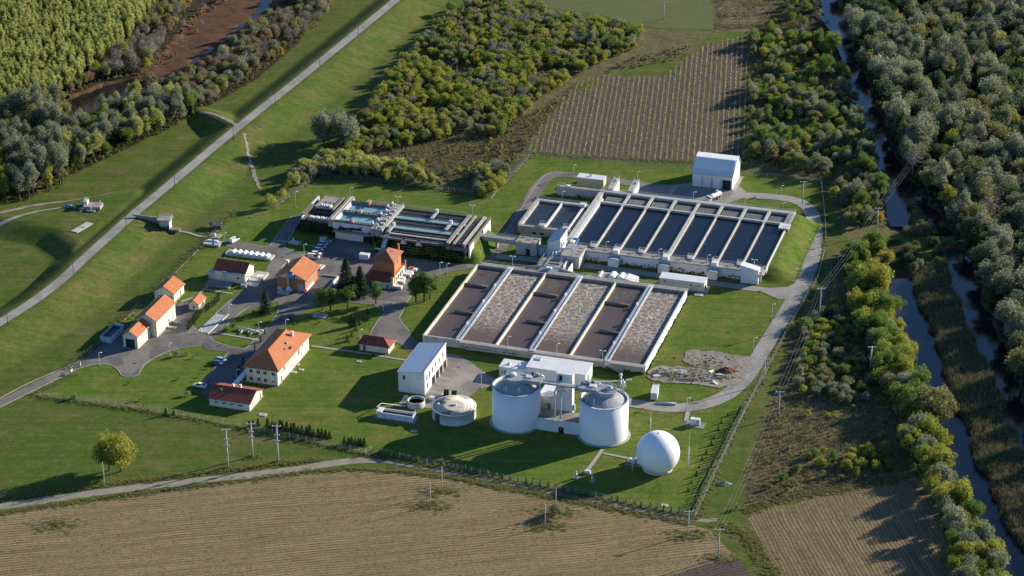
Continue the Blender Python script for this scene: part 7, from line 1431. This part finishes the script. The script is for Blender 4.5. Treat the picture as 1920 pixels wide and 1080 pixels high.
# region: polygon px, spacing, [(kind, leaf, weight, hmin, hmax)], where phrase, group
REG = [
 ([(-120, 235), (-120, -60), (330, -60), (300, 20), (235, 95), (150, 165), (60, 215)], 3.1, [('poplar', 'poplar', 1, 13, 17)], 'in the dense plantation beyond the oxbow', 'plantation poplars', 'poplar_plantation'),
 ([(-80, 400), (-80, 230), (60, 225), (130, 215), (118, 250), (125, 300), (118, 350), (40, 380)], 5.6, [('tall', 'silver', 3, 12, 19), ('tall', 'yellowgreen', 1.6, 9, 14), ('broad', 'olive', 1, 8, 11)], 'in the grove at the meadow edge', 'grove at the meadow edge', 'grove'),
 ([(112, 336), (140, 324), (240, 278), (330, 238), (378, 212), (330, 190), (250, 200), (180, 228), (120, 262)], 4.8, [('tall', 'silver', 2.2, 10, 15), ('tall', 'poplar', 1.4, 9, 14), ('broad', 'green', 1, 7, 10)], 'in the belt of trees along the pond', 'belt of trees along the pond', 'grove'),
 ([(60, 215), (160, 160), (240, 95), (330, -10), (400, -40), (330, 50), (290, 110), (270, 140), (180, 155), (120, 195)], 5.0, [('sparse', 'grey', 2, 7, 11), ('broad', 'olive', 1.5, 7, 11), ('broad', 'yellowgreen', 1, 6, 9), ('bush', 'yellow', .4, 4, 6), ('broad', 'brown', .8, 6, 9)], 'on the near bank between plantation and mud', 'mixed trees between plantation and mud', 'bank_thicket'),
 ([(345, 200), (385, 208), (470, 150), (540, 95), (610, 35), (660, -30), (560, -20), (500, 45), (440, 90), (370, 145), (320, 170)], 4.8, [('sparse', 'grey', 2.2, 6, 9), ('broad', 'brown', 1.6, 6, 9), ('broad', 'olive', 1.8, 6, 9), ('bush', 'yellow', .4, 4, 5), ('broad', 'silver', .8, 7, 10)], 'in the brownish belt along the levee foot', 'brownish belt along the levee foot', 'bank_thicket'),
 ([(625, 285), (660, 245), (690, 205), (745, 130), (800, 70), (850, 22), (920, 0), (1010, 20), (1130, 45), (1205, 62), (1190, 95), (1120, 122), (1060, 158), (1000, 195), (960, 240), (930, 262), (860, 255), (790, 272), (720, 285), (660, 292)], 4.0, [('bush', 'yellowgreen', 4, 4, 7), ('bush', 'olive', 2.4, 4, 7), ('bush', 'green', 1.8, 4, 7), ('bush', 'silver', .9, 4, 6), ('broad', 'silver', .25, 6, 8), ('bush', 'yellow', .22, 3, 5), ('sparse', 'grey', .35, 5, 7)], 'in the thicket between levee and orchard', 'thicket between levee and orchard', 'thicket'),
 ([(505, 392), (530, 360), (560, 325), (590, 300), (640, 290), (720, 315), (800, 335), (840, 352), (760, 345), (650, 332), (596, 330), (560, 350), (520, 384)], 3.3, [('bush', 'poplar', 3.4, 5, 8), ('bush', 'silver', 1.0, 4, 7), ('bush', 'olive', .8, 3, 6), ('bush', 'yellowgreen', 1.5, 4, 7)], 'along the fence behind the raised basins', 'bushes along the fence behind the raised basins', 'thicket'),
 ([(885, 362), (900, 330), (930, 318), (950, 330), (935, 356), (915, 372)], 3.2, [('bush', 'silver', 1, 4, 7), ('bush', 'yellowgreen', 1, 5, 7)], 'at the fence corner by the dry weeds', 'bushes at the fence corner by the dry weeds', 'thicket'),
 ([(1405, 75), (1470, 70), (1540, 80), (1590, 150), (1620, 230), (1640, 300), (1652, 340), (1655, 420), (1600, 430), (1560, 380), (1548, 335), (1500, 320), (1405, 300), (1400, 190)], 4.9, [('bush', 'green', 2.4, 4, 8), ('bush', 'olive', 2.2, 4, 8), ('broad', 'silver', 1.5, 6, 9), ('bush', 'yellowgreen', 1.6, 4, 7), ('bush', 'yellow', .35, 3, 5), ('broad', 'green', .9, 7, 11), ('bush', 'silver', 1.2, 4, 7)], 'in the copse between orchard and canal', 'copse between orchard and canal', 'thicket'),
 ([(1340, -50), (1500, -50), (1560, 40), (1590, 110), (1540, 80), (1470, 70), (1430, 60), (1480, 20)], 7.5, [('broad', 'green', 1, 6, 10), ('bush', 'olive', 1.5, 3, 6), ('sparse', 'grey', 1, 5, 8)], 'at the far end of the copse', 'far end of the copse', 'thicket'),
 ([(1566, -60), (1590, 60), (1626, 180), (1672, 290), (1728, 370), (1792, 450), (1822, 530), (1862, 612), (1912, 722), (2080, 960), (2080, -60)], 7.2, [('broad', 'silver', 2.4, 10, 18), ('broad', 'darkgreen', 3.0, 8, 16), ('tall', 'silver', 1.5, 13, 20), ('sparse', 'grey', .9, 10, 15), ('broad', 'olive', 1.8, 9, 16), ('broad', 'yellowgreen', .5, 7, 12), ('broad', 'brown', .35, 8, 12)], 'in the dark wood beyond the canal', 'dark wood beyond the canal', 'woodland'),
 ([(1585, 480), (1650, 462), (1676, 520), (1698, 590), (1722, 660), (1746, 740), (1784, 840), (1720, 830), (1655, 740), (1622, 650), (1592, 570)], 4.2, [('broad', 'green', 2.0, 8, 12), ('broad', 'yellowgreen', 1.4, 7, 11), ('bush', 'yellowgreen', 2.0, 5, 8), ('bush', 'olive', 1.5, 5, 8), ('broad', 'silver', .6, 7, 10)], 'in the green belt along the canal', 'green belt along the canal', 'thicket'),
 ([(1730, 800), (1788, 840), (1820, 905), (1856, 975), (1896, 1060), (1935, 1150), (1808, 1150), (1782, 1060), (1757, 980), (1732, 905), (1690, 850)], 4.0, [('broad', 'yellowgreen', 2.4, 7, 12), ('broad', 'silver', 1.2, 8, 12), ('broad', 'green', 1.4, 6, 9), ('bush', 'olive', 1, 4, 6)], 'in the willow belt beside the rowed stubble', 'willow belt beside the rowed stubble', 'thicket'),
 ([(1490, 680), (1510, 610), (1560, 570), (1600, 600), (1630, 680), (1640, 760), (1570, 760), (1500, 750)], 4.4, [('bush', 'olive', 2, 3.5, 6), ('bush', 'silver', 1.2, 4, 6), ('bush', 'green', 1.4, 3.5, 6), ('bush', 'yellowgreen', .8, 3, 5)], 'in the scrub clump beside the power poles', 'scrub clump beside the power poles', 'thicket'),
 ([(1525, 850), (1590, 815), (1660, 850), (1670, 890), (1590, 905), (1530, 885)], 5.4, [('bush', 'yellowgreen', 2, 3, 6), ('bush', 'green', 1.6, 4, 6)], 'in the clump on the dry grass', 'clump on the dry grass', 'thicket'),
 ([(1690, 455), (1780, 455), (1815, 520), (1740, 500), (1705, 535)], 5.0, [('bush', 'silver', 1, 3, 5), ('bush', 'darkgreen', 1.4, 3, 6), ('bush', 'olive', 1, 3, 5)], 'on the causeway between the canal arms', 'bushes on the causeway', 'thicket'),
 ([(1690, 440), (1700, 385), (1720, 390), (1752, 440)], 4.5, [('bush', 'olive', 1, 2, 4), ('bush', 'darkgreen', 1, 2.5, 4)], 'on the spit between the canal arms', 'bushes on the spit', 'thicket'),
]
REG += [([(1440, 760), (1500, 640), (1560, 480), (1600, 470), (1640, 640), (1720, 840), (1740, 885), (1600, 908), (1420, 945)], 7.2, [('bush', 'yellowgreen', 1, 1.5, 3.2), ('bush', 'olive', 1, 1.5, 3.4), ('bush', 'green', .7, 1.5, 3.4)], 'scattered over the dry grass by the power poles', 'bushes scattered over the dry grass', 'thicket'),
 ([(660, 320), (720, 262), (880, 255), (1000, 215), (1080, 170), (1180, 110), (1300, 85), (1280, 112), (1130, 140), (1040, 205), (985, 280), (925, 345), (860, 345), (740, 325)], 5.2, [('bush', 'olive', 1.6, 1.4, 3), ('bush', 'brown', .8, 1.2, 2.6), ('bush', 'yellowgreen', 1, 1.6, 3.6), ('bush', 'silver', .6, 1.4, 3)], 'scattered over the weeds below the thicket', 'bushes scattered over the weeds', 'thicket')]
REG += [([(470, -60), (420, -20), (350, 40), (310, 95), (262, 128), (240, 150), (300, 165), (340, 152), (300, 135), (335, 100), (380, 50), (440, -5), (500, -60)], 4.4, [('bush', 'brown', 2, 1.6, 3.4), ('bush', 'olive', 1.6, 1.6, 3.6), ('sparse', 'grey', .6, 4, 6), ('bush', 'yellowgreen', .5, 1.6, 3)], 'on the muddy shore of the oxbow', 'bushes on the muddy shore', 'bank_thicket')]
allt = []; GAP = {19: .3, 5: .27, 6: .15, 8: .3, 9: .35, 10: .16, 3: .25, 4: .25, 11: .0, 12: .0, 13: .18, 14: .3, 17: .42, 18: .45}
LIM = dict(broad=230, tall=120, bush=290, poplar=150, sparse=90)
for ri, (px, sp, mix_, where, grp, stuffname) in enumerate(REG):
    pl = pline(px); wts = [m_[2] for m_ in mix_]
    pp = pts_in(pl, sp, .46, 100 + ri); gap = GAP.get(ri, 0.0)
    if not len(pp): continue
    dn = vnoise(pp[:, 0], pp[:, 1], 13, 50 + ri) * .6 + vnoise(pp[:, 0], pp[:, 1], 31, 70 + ri) * .4
    hn = vnoise(pp[:, 0], pp[:, 1], 17, 90 + ri); cn = vnoise(pp[:, 0], pp[:, 1], 15, 110 + ri) * 1.3 - .15; cum = np.cumsum(wts) / sum(wts)
    for p, d_, h_, c_ in zip(pp, dn, hn, cn):
        if not frame_ok(p) or wet(p) or d_ < gap: continue
        kd, lf, _, h0, h1 = mix_[min(int(np.searchsorted(cum, min(max(c_, 0), .999))), len(mix_) - 1)] if vr.random() < .45 else vr.choices(mix_, wts)[0]
        h = (h0 + (h1 - h0) * min(1.15, max(0, .25 + .5 * h_ + vr.uniform(-.3, .4)))) * (1.0 if d_ > gap + .12 else .72); allt.append((p[1], p[0], kd, lf, h, ri, vr.uniform(.85, 1.35)))
allt.sort(); cnt = {}; rest = {}
for y, x, kd, lf, h, ri, wd in allt:
    z = gz(x, y); px_, py_ = pix_xy((x, y, h * .6)); vis = -10 < px_ < 1930 and -10 < py_ < 1090
    if vis and cnt.get(kd, 0) < LIM[kd]:
        cnt[kd] = cnt.get(kd, 0) + 1; kn = dict(broad='round-crowned tree', tall='tall slender tree', bush='bush', poplar='slim poplar', sparse='thin-leaved tree')[kd]
        plant(kd, (x, y, z), h, lf, f"{COL[lf]} {kn} {REG[ri][3]}", REG[ri][4], wd)
    else: rest.setdefault((ri, kd, lf), []).append((x, y, z, vr.uniform(0, 6.28), h / HT[kd] * (1 + (wd - 1) * .5)))
for (ri, kd, lf), pts in rest.items():
    src = [source(f'{kd}_{lf}', c, LM[lf]) for c, _ in PROTO[kd]]
    scatter(REG[ri][5], pts, src, f"{COL[lf]} {'bushes' if kd == 'bush' else 'trees'} filling the gaps {REG[ri][3]}")
# understorey, weeds, reeds, stubble
for ri, sp, leafs, hs in ((18, 2.3, ('olive', 'brown', 'green', 'weed'), (.5, 1.3)), (17, 3.0, ('olive', 'weed', 'green'), (.5, 1.2)), (10, 3.4, ('darkgreen', 'olive'), (1.6, 3.2)), (3, 3.4, ('olive', 'brown'), (1.2, 2.4)), (4, 3.2, ('brown', 'olive'), (1.2, 2.4)), (1, 3.2, ('brown', 'olive'), (1, 2.2)), (2, 2.8, ('olive', 'green'), (1, 2.4)), (8, 3.2, ('olive', 'brown', 'green'), (1, 2.4)), (5, 3.0, ('olive', 'brown'), (.8, 2.0)), (11, 2.6, ('green', 'olive'), (1.2, 3)), (12, 2.6, ('green', 'olive'), (1.2, 3))):
    pts = {l: [] for l in leafs}
    for p in pts_in(pline(REG[ri][0]), sp, .5, 300 + ri):
        if frame_ok(p) and not wet(p): pts[vr.choice(leafs)].append((p[0], p[1], gz(*p) - .1, vr.uniform(0, 6.28), vr.uniform(*hs) / HT['bush']))
    for l, q in pts.items(): scatter('undergrowth', q, [source('undergrowth_' + l, c, LM[l]) for c, _ in PROTO['bush'][:2]], f"low {COL[l]} undergrowth {REG[ri][3]}")
def blade_mesh(name, n, h, rad, wd, m, seed, lean=.25):
    r = np.random.RandomState(seed); P_ = []; N_ = []; S_ = []
    a = r.rand(n) * 6.28; q = rad * np.sqrt(r.rand(n)); hh = h * r.uniform(.6, 1.1, n)
    p = np.stack([np.cos(a) * q, np.sin(a) * q, hh * .5], 1); nn = np.stack([np.cos(a + 1), np.sin(a + 1), r.randn(n) * lean], 1)
    co = []; lv = []
    for i in range(n):
        t = np.array([r.randn() * lean, r.randn() * lean, 1.0]); t /= np.linalg.norm(t); b = np.cross(nn[i], t); b /= np.linalg.norm(b); base = np.array([p[i, 0], p[i, 1], 0]); w_ = wd * r.uniform(.6, 1.3)
        co += [base - b * w_ * .5, base + b * w_ * .5, base + t * hh[i] + b * w_ * .35, base + t * hh[i] - b * w_ * .35]
        lv.append(r.rand())
    me = bpy.data.meshes.new(name); me.from_pydata([tuple(c) for c in co], [], [(4 * i, 4 * i + 1, 4 * i + 2, 4 * i + 3) for i in range(n)]); at = me.attributes.new('leaf', 'FLOAT', 'FACE'); at.data.foreach_set('value', np.array(lv, np.float32)); me.materials.append(m); return me
reed_src = [source('reed', blade_mesh('reed_clump', 26, 2.6, .75, .16, LM['reed'], 5 + s)) for s in range(2)]
pts = [(p[0], p[1], gz(*p) - .05, vr.uniform(0, 6.28), vr.uniform(.55, 1.15)) for pl in (reed_poly, reed_poly2) for p in pts_in(pl, .95, .5, 41) if frame_ok(p) and gz(*p) > -.95]
scatter('reed_bed', pts, reed_src, 'tall dry reeds covering the bank between the canal arms')
weed_src = [source('weed', blade_mesh('weed_tuft', 16, .75, .5, .12, LM['weed'], 15 + s, .5)) for s in range(2)]
WP = [pline(q) for q in ([(640, 300), (700, 250), (900, 240), (1000, 210), (1090, 150), (1040, 210), (985, 285), (930, 350), (860, 345), (700, 320)], [(1400, 60), (1480, 0), (1640, 300), (1540, 335), (1400, 310)], [(1475, 640), (1530, 570), (1600, 520), (1700, 800), (1745, 888), (1600, 912), (1400, 955), (1400, 880), (1450, 760)], [(1342, -50), (1480, -50), (1440, 50), (1344, 58)])]
pts = [(p[0], p[1], gz(*p) - .03, vr.uniform(0, 6.28), vr.uniform(.6, 1.6)) for i, pl in enumerate(WP) for p in pts_in(pl, 1.35, .5, 51 + i) if frame_ok(p)]
scatter('dry_weeds', pts, weed_src, 'dry tan weeds and tall grass on the rough ground')
stub_src = [source('stubble', blade_mesh('stubble_tuft', 9, .3, .3, .08, LM['straw'], 25 + s, .5)) for s in range(3)]
def rows(poly, ang, dr, ds, seed, zoff=.0):
    r = random.Random(seed); pl = np.asarray(poly); c = pl.mean(0); d = np.array([math.cos(ang), math.sin(ang)]); nn = np.array([-d[1], d[0]]); ext = np.abs((pl - c) @ np.stack([d, nn]).T).max(0); out = []
    for j in np.arange(-ext[1], ext[1], dr):
        t = np.arange(-ext[0], ext[0], ds); q = c + np.outer(t + np.random.RandomState(int(j * 10) % 9999).uniform(-.4, .4, len(t)) * ds, d) + nn * j; out.append(q[inside(q[:, 0], q[:, 1], pl)])
    return out
pts = [(p[0] + vr.gauss(0, .06), p[1] + vr.gauss(0, .06), .02, vr.uniform(0, 6.28), vr.uniform(.5, 1.3)) for q in rows(pline(stub_px), stub_ang, 1.5, .6, 1) for p in q if frame_ok(p, 0) and vr.random() < .75]
scatter('stubble', pts, stub_src, 'cut tan stubble stalks in the field before the plant')
pts = [(p[0] + vr.gauss(0, .06), p[1] + vr.gauss(0, .06), .02, vr.uniform(0, 6.28), vr.uniform(.5, 1.3)) for q in rows(pline(stub2_px), stub2_ang, 1.35, .6, 2) for p in q if frame_ok(p, 0) and vr.random() < .8]
scatter('stubble', pts, stub_src, 'cut tan stubble stalks in the field beside the willows')
# young orchard rows
M['row_grass'] = mat('row_grass', (.135, .135, .052), (.165, .14, .075), .5, .95, fine=.35)
ro = rows(pline(vine_px), vine_ang, 2.45, .95, 3); ri_ = 0
for q in ro:
    if len(q) < 5: continue
    r = np.random.RandomState(ri_ + 400); ri_ += 1; o0 = q[0]; Pn = []; Nn = []; Sn = []; Vn = []
    for p in q:
        if r.rand() < .12: continue
        hh = r.uniform(.5, 1.3); nb = 7
        for i in range(nb): Pn.append((p[0] - o0[0] + r.randn() * .17, p[1] - o0[1] + r.randn() * .17, r.rand() * hh)); Nn.append(r.randn(3) + np.array([0, 0, .4])); Sn.append(r.uniform(.14, .34)); Vn.append(r.rand())
    me = leaf_mesh('sapling_row', np.array(Pn), np.array(Nn), np.array(Sn), np.array(Vn), LM['sapling']); o = link_mesh('sapling_row', me, None, (o0[0], o0[1], .03)); setp(o, 'long row of young saplings planted in the orchard plot', 'plant row', 'sapling rows of the orchard plot')
    nn_ = np.array([-math.sin(vine_ang), math.cos(vine_ang)]); gl = []; gr_ = []
    for p in q: wv_ = r.uniform(.05, .26); gl.append((p[0] - o0[0] + nn_[0] * wv_, p[1] - o0[1] + nn_[1] * wv_, .012)); gr_.append((p[0] - o0[0] - nn_[0] * wv_, p[1] - o0[1] - nn_[1] * wv_, .012))
    n_ = len(q); MB().add(gl + gr_, [(i, n_ + i, n_ + i + 1, i + 1) for i in range(n_ - 1)]).build('grass_strip', M['row_grass'], o)
# ------------------------------------------------------------------ single trees and garden planting
def tree_px(kind, base, ytop, leaf, lab, group=None, wide=1.0):
    p = G(*base); lo, hi = .5, 40.0
    for _ in range(30):
        m_ = (lo + hi) / 2
        if pix_y((p.x, p.y, p.z + m_)) > ytop: lo = m_
        else: hi = m_
    return plant(kind, p, lo, leaf, lab, group, wide)
tree_px('big_bush', (205, 882), 800, 'yellowgreen', 'taller yellow-green half of the twin bushy tree alone on the meadow', None, .75); tree_px('big_bush', (227, 884), 806, 'yellowgreen', 'lower half of the twin bushy tree alone on the meadow', None, .85)
tree_px('big_bush', (608, 276), 201, 'silver', 'largest silvery round tree at the levee foot, left trunk', None, .8); tree_px('big_bush', (648, 277), 204, 'silver', 'largest silvery round tree at the levee foot, right trunk', None, .8); tree_px('big_bush', (626, 260), 194, 'silver', 'smaller silvery tree leaning out of the big round tree', None, .9)
tree_px('big_bush', (1636, 555), 482, 'yellowgreen', 'broad green tree overhanging the power line beside the canal', None, 1.1); tree_px('big_bush', (1750, 800), 715, 'olive', 'spreading green willow leaning over the canal bend', None, 1.0); tree_px('broad', (1680, 262), 172, 'silver', 'big pale round tree alone on the far canal bank', None, .8)
tree_px('broad', (1545, 150), 100, 'green', 'round dark green tree above the copse by the canal', None, 1.0); tree_px('broad', (1560, 112), 52, 'green', 'tall round green tree at the far end of the copse', None, .9); tree_px('broad', (1600, 380), 335, 'silver', 'silver bush-like tree at the corner of the east fence', None, 1.2); tree_px('bush', (1043, 966), 944, 'silver', 'grey-green bush standing in the stubble beside a white pole', None, 1.7)
for b, y, lab in (((499, 586), 545, 'solitary dark spruce on the grass island'), ((650, 548), 486, 'tallest dark spruce beside the brick tower'), ((676, 553), 500, 'dark spruce touching the brick tower lean-to'), ((664, 558), 520, 'shorter spruce between the two dark spruces')): tree_px('spruce', b, y, 'spruce' , lab, None, 1.65)
for b, y, lab in (((604, 582), 534, 'pine left of the pair below the brick workshop'), ((620, 582), 532, 'pine right of the pair below the brick workshop'), ((652, 578), 530, 'lone fresh green pine in front of the spruces'), ((705, 570), 528, 'rounded green pine beside the blue door'), ((780, 566), 514, 'left pine of the group beside the aeration tank'), ((796, 566), 500, 'tallest pine of the group beside the aeration tank'), ((806, 560), 512, 'right pine of the group beside the aeration tank')): tree_px('pine', b, y, 'pine', lab, None, 1.5)
def line_px(pts, n):
    pl = [np.array(p, float) for p in pts]; L = [np.hypot(*(b - a)) for a, b in zip(pl, pl[1:])]; T = sum(L); out = []
    for i in range(n):
        s = T * i / (n - 1)
        for (a, b), l in zip(zip(pl, pl[1:]), L):
            if s <= l + 1e-6: out.append(tuple(a + (b - a) * s / l)); break
            s -= l
    return out
def row_plants(kind, pts, n, h, leaf, lab, group, jit=1.5, wide=1.0):
    for x, y in line_px(pts, n): plant(kind, G(x + vr.uniform(-jit, jit), y + vr.uniform(-jit, jit) * .6), h * vr.uniform(.75, 1.2), leaf, lab, group, wide)
row_plants('thuja', [(352, 620), (377, 590)], 10, 3.4, 'thuja', 'clipped columnar conifer in the hedge beside the garage yard', 'columnar hedge beside the garage yard', .4)
row_plants('thuja', [(388, 583), (411, 564)], 6, 3.0, 'thuja', 'loose columnar conifer beside the tiny cottage', 'conifers beside the tiny cottage', 1.0)
row_plants('thuja', [(655, 612), (667, 612)], 5, 4.2, 'thuja', 'tall dark columnar conifer in the clump on the middle lawn', 'columnar clump on the middle lawn', .5)
row_plants('small_conifer', [(653, 640), (690, 588)], 6, 2.6, 'pine', 'small round conifer in the diagonal line on the middle lawn', 'diagonal line of small conifers', 1.0, 1.2)
row_plants('thuja', [(478, 656), (490, 640), (506, 612)], 4, 2.8, 'thuja', 'dark columnar conifer at the shaded back of the office', 'columnar conifers at the back of the office', .6); row_plants('thuja', [(448, 700), (456, 690)], 2, 4.0, 'thuja', 'dark columnar conifer between car park and office', 'columnar conifers by the canopy', .5)
row_plants('small_conifer', [(503, 802), (560, 812), (617, 822)], 17, 3.4, 'thuja', 'dark conifer in the hedge along the meadow fence', 'dark conifer hedge along the meadow fence', 1.6, 1.1); row_plants('small_conifer', [(646, 832), (684, 836)], 7, 3.0, 'thuja', 'dark conifer in the short hedge near the field gate', 'short conifer hedge near the field gate', 1.6, 1.1); row_plants('small_conifer', [(466, 800), (484, 798)], 3, 3.0, 'thuja', 'dark conifer behind the tall switchgear pole', 'conifers behind the switchgear poles', 1.2); row_plants('small_conifer', [(311, 778), (326, 778)], 2, 2.8, 'thuja', 'dark conifer by the fence below the car park', 'conifers by the fence below the car park', .5)
row_plants('small_conifer', [(712, 851), (800, 868), (900, 888), (1000, 908), (1100, 929), (1200, 949), (1275, 963)], 40, 2.1, 'pine', 'young conifer in the line along the stubble-side fence', 'young conifers along the stubble-side fence', 2.5)
row_plants('small_conifer', [(700, 846), (740, 856)], 4, 1.6, 'thuja', 'small dark conifer at the field gate end of the fence', 'conifers at the field gate end', 1.0)
row_plants('small_conifer', [(1296, 958), (1330, 880), (1372, 795), (1388, 768)], 34, 1.9, 'thuja', 'young dark conifer in the line along the east fence', 'young conifers along the east fence', 1.4); row_plants('small_conifer', [(1290, 920), (1325, 850), (1362, 780)], 11, 1.7, 'thuja', 'young dark conifer on the lawn side of the east fence line', 'conifers on the lawn side of the east fence line', 2.5)
row_plants('shrub', [(535, 696), (560, 672), (583, 650)], 11, 1.1, 'brown', 'brownish shrub along the sunny office wall', 'shrubs along the sunny office wall', .6); row_plants('shrub', [(366, 715), (400, 680), (420, 664)], 8, .9, 'yellowgreen', 'low shrub along the car park kerb', 'shrubs along the car park kerb', 1.2)
for b, h, lf, lab in (((331, 668), 2.6, 'silver', 'round pale green shrub beside the entrance road lamp'), ((350, 666), 1.6, 'green', 'dark low shrub right of the round pale shrub'), ((362, 672), 1.2, 'green', 'small dark shrub on the lawn above the car park'), ((352, 742), 2.2, 'silver', 'grey-green shrub beside the pickup'), ((140, 748), 2.6, 'green', 'dark bush by the fence near the entrance'), ((262, 752), 1.2, 'green', 'low dark shrub in the middle of the entrance lawn'), ((246, 754), 1.0, 'green', 'small dark shrub left of the lawn shrub pair'), ((334, 712), 1.2, 'green', 'small shrub on the lawn left of the car park'), ((241, 720), 1.0, 'green', 'tiny shrub above the entrance lawn'), ((425, 622), 2.6, 'green', 'bushy green shrub at the island corner'), ((438, 616), 2.4, 'darkgreen', 'dark bushy shrub behind the island corner shrub'), ((460, 600), 1.4, 'darkgreen', 'small dark shrub on the far side of the island'), ((475, 590), 1.8, 'darkgreen', 'dark shrub below the solitary spruce'), ((872, 488), 3.0, 'olive', 'olive bush at the foot of the raised basin pier'), ((862, 490), 2.4, 'green', 'green bush beside the raised basin pier'), ((545, 600), 1.8, 'darkgreen', 'dark shrub at the road corner behind the office'), ((600, 606), 1.2, 'green', 'small shrub on the middle lawn below the hatch slab'), ((700, 668), 1.2, 'green', 'small shrub in front of the small garage'), ((1485, 614), 2.6, 'olive', 'round bush growing against the east fence'), ((1381, 955), 2.2, 'olive', 'olive bush where the field track starts'), ((398, 425), 3.0, 'brown', 'brown leafless bush beside the field hut'), ((1475, 383), 1.0, 'green', 'small dark shrub behind the settling tank corner'), ((1416, 371), 1.0, 'brown', 'small russet shrub behind the settling tank'), ((1426, 387), 1.3, 'brown', 'russet sapling behind the settling tank lamp'), ((735, 470), 1.6, 'green', 'shrub at the foot of the raised basins')):
    plant('shrub', G(*b), h, lf, lab)

# ------------------------------------------------------------------ rough grass on verges, weeds at pole feet, rubble crumbs
LM['verge'] = leaf_mat('verge_grass', (.200, .215, .075), (.290, .260, .115), .4)
verge_src = [source('verge', blade_mesh('verge_tuft', 18, .5, .45, .1, LM['verge'], 61 + s, .6)) for s in range(3)]
def along(px, n, off, zc=0.0):
    pl = resample(smooth([np.array([*P(x, y, zc).to_2d()]) for x, y in px], 1), 1.0); out = []
    for _ in range(n):
        p = vr.choice(pl); out.append((p[0] + vr.gauss(0, off), p[1] + vr.gauss(0, off)))
    return out
vp_ = []
for px, n, off in ((fence_px[:4], 900, .9), (fence_px[3:7], 1300, 1.0), (fence_px[6:14], 1500, .8), (fence_px[17:24], 900, .8), (fence_px[24:], 900, 1.3), ([(-40, 968), (200, 934), (500, 895), (620, 880), (780, 884), (1000, 926), (1290, 982)], 2600, .9), ([(-40, 945), (200, 908), (400, 885), (600, 862)], 1200, .8), ([(1345, 985), (1400, 1000), (1440, 1060), (1470, 1110)], 700, 1.6), ([(1400, 958), (1480, 932), (1600, 914), (1745, 890)], 1100, 1.2), ([(990, 285), (1130, 298), (1400, 305)], 700, 1.2)): vp_ += along(px, n, off)
scatter('rough_grass', [(x, y, gz(x, y), vr.uniform(0, 6.28), vr.uniform(.5, 1.4)) for x, y in vp_ if frame_ok((x, y), 0)], verge_src, 'rough uncut grass along fences and field edges')
wp = []
for (x, y), r_0, n in (((829, 922), 3.5, 160), ((807, 948), 4, 170), ((1022, 988), 3.5, 150), ((1040, 962), 4.5, 170), ((1292, 1003), 4, 150), ((105, 985), 4, 150), ((1347, 1047), 3, 100), ((427, 878), 1.5, 50), ((473, 857), 1.5, 50), ((521, 867), 1.5, 50), ((1460, 782), 2, 60), ((1536, 605), 2, 60), ((1320, 690), 7, 260), ((1260, 705), 5, 120)):
    c = G(x, y)
    for _ in range(n): wp.append((c.x + vr.gauss(0, r_0), c.y + vr.gauss(0, r_0 * .5)))
scatter('weed_patch', [(x, y, gz(x, y), vr.uniform(0, 6.28), vr.uniform(.5, 1.5)) for x, y in wp], verge_src, 'weed patches around the pole feet and rubble')
crumb = [source('crumb', MB().add([(-.3, -.2, 0), (.3, -.25, 0), (.25, .25, 0), (-.2, .3, 0), (-.15, -.1, .35), (.2, -.1, .28), (.1, .15, .3)], [(0, 1, 5, 4), (1, 2, 6, 5), (2, 3, 6), (3, 0, 4, 6), (4, 5, 6)]).mesh('crumb', M[m])) for m in ('concrete', 'rubble', 'brown_heap', 'asphalt_dark')]
cp_ = []
for (x, y), sx_, n in (((1248, 701), 3.2, 90), ((1298, 708), 5.5, 130), ((1345, 709), 3.2, 80), ((1330, 674), 6, 40)):
    c = G(x, y)
    for _ in range(n): cp_.append((c.x + vr.gauss(0, sx_), c.y + vr.gauss(0, sx_ * .35)))
scatter('rubble_crumbs', [(x, y, .03, vr.uniform(0, 6.28), vr.uniform(.4, 1.7)) for x, y in cp_], crumb, 'scattered lumps of broken concrete and earth')

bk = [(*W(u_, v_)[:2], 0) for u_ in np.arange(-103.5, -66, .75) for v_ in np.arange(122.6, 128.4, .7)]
scatter('ground_ivy', [(x + vr.uniform(-.3, .3), y + vr.uniform(-.3, .3), gz(x, y) - .15, vr.uniform(0, 6.28), vr.uniform(.14, .26)) for x, y, _ in bk], [source('ivy', c, LM['spruce']) for c, _ in PROTO['bush'][:3]], 'dark leafy growth added to deepen the shade on the bank below the raised basins')  # dark growth added over the grass bank to deepen its shade
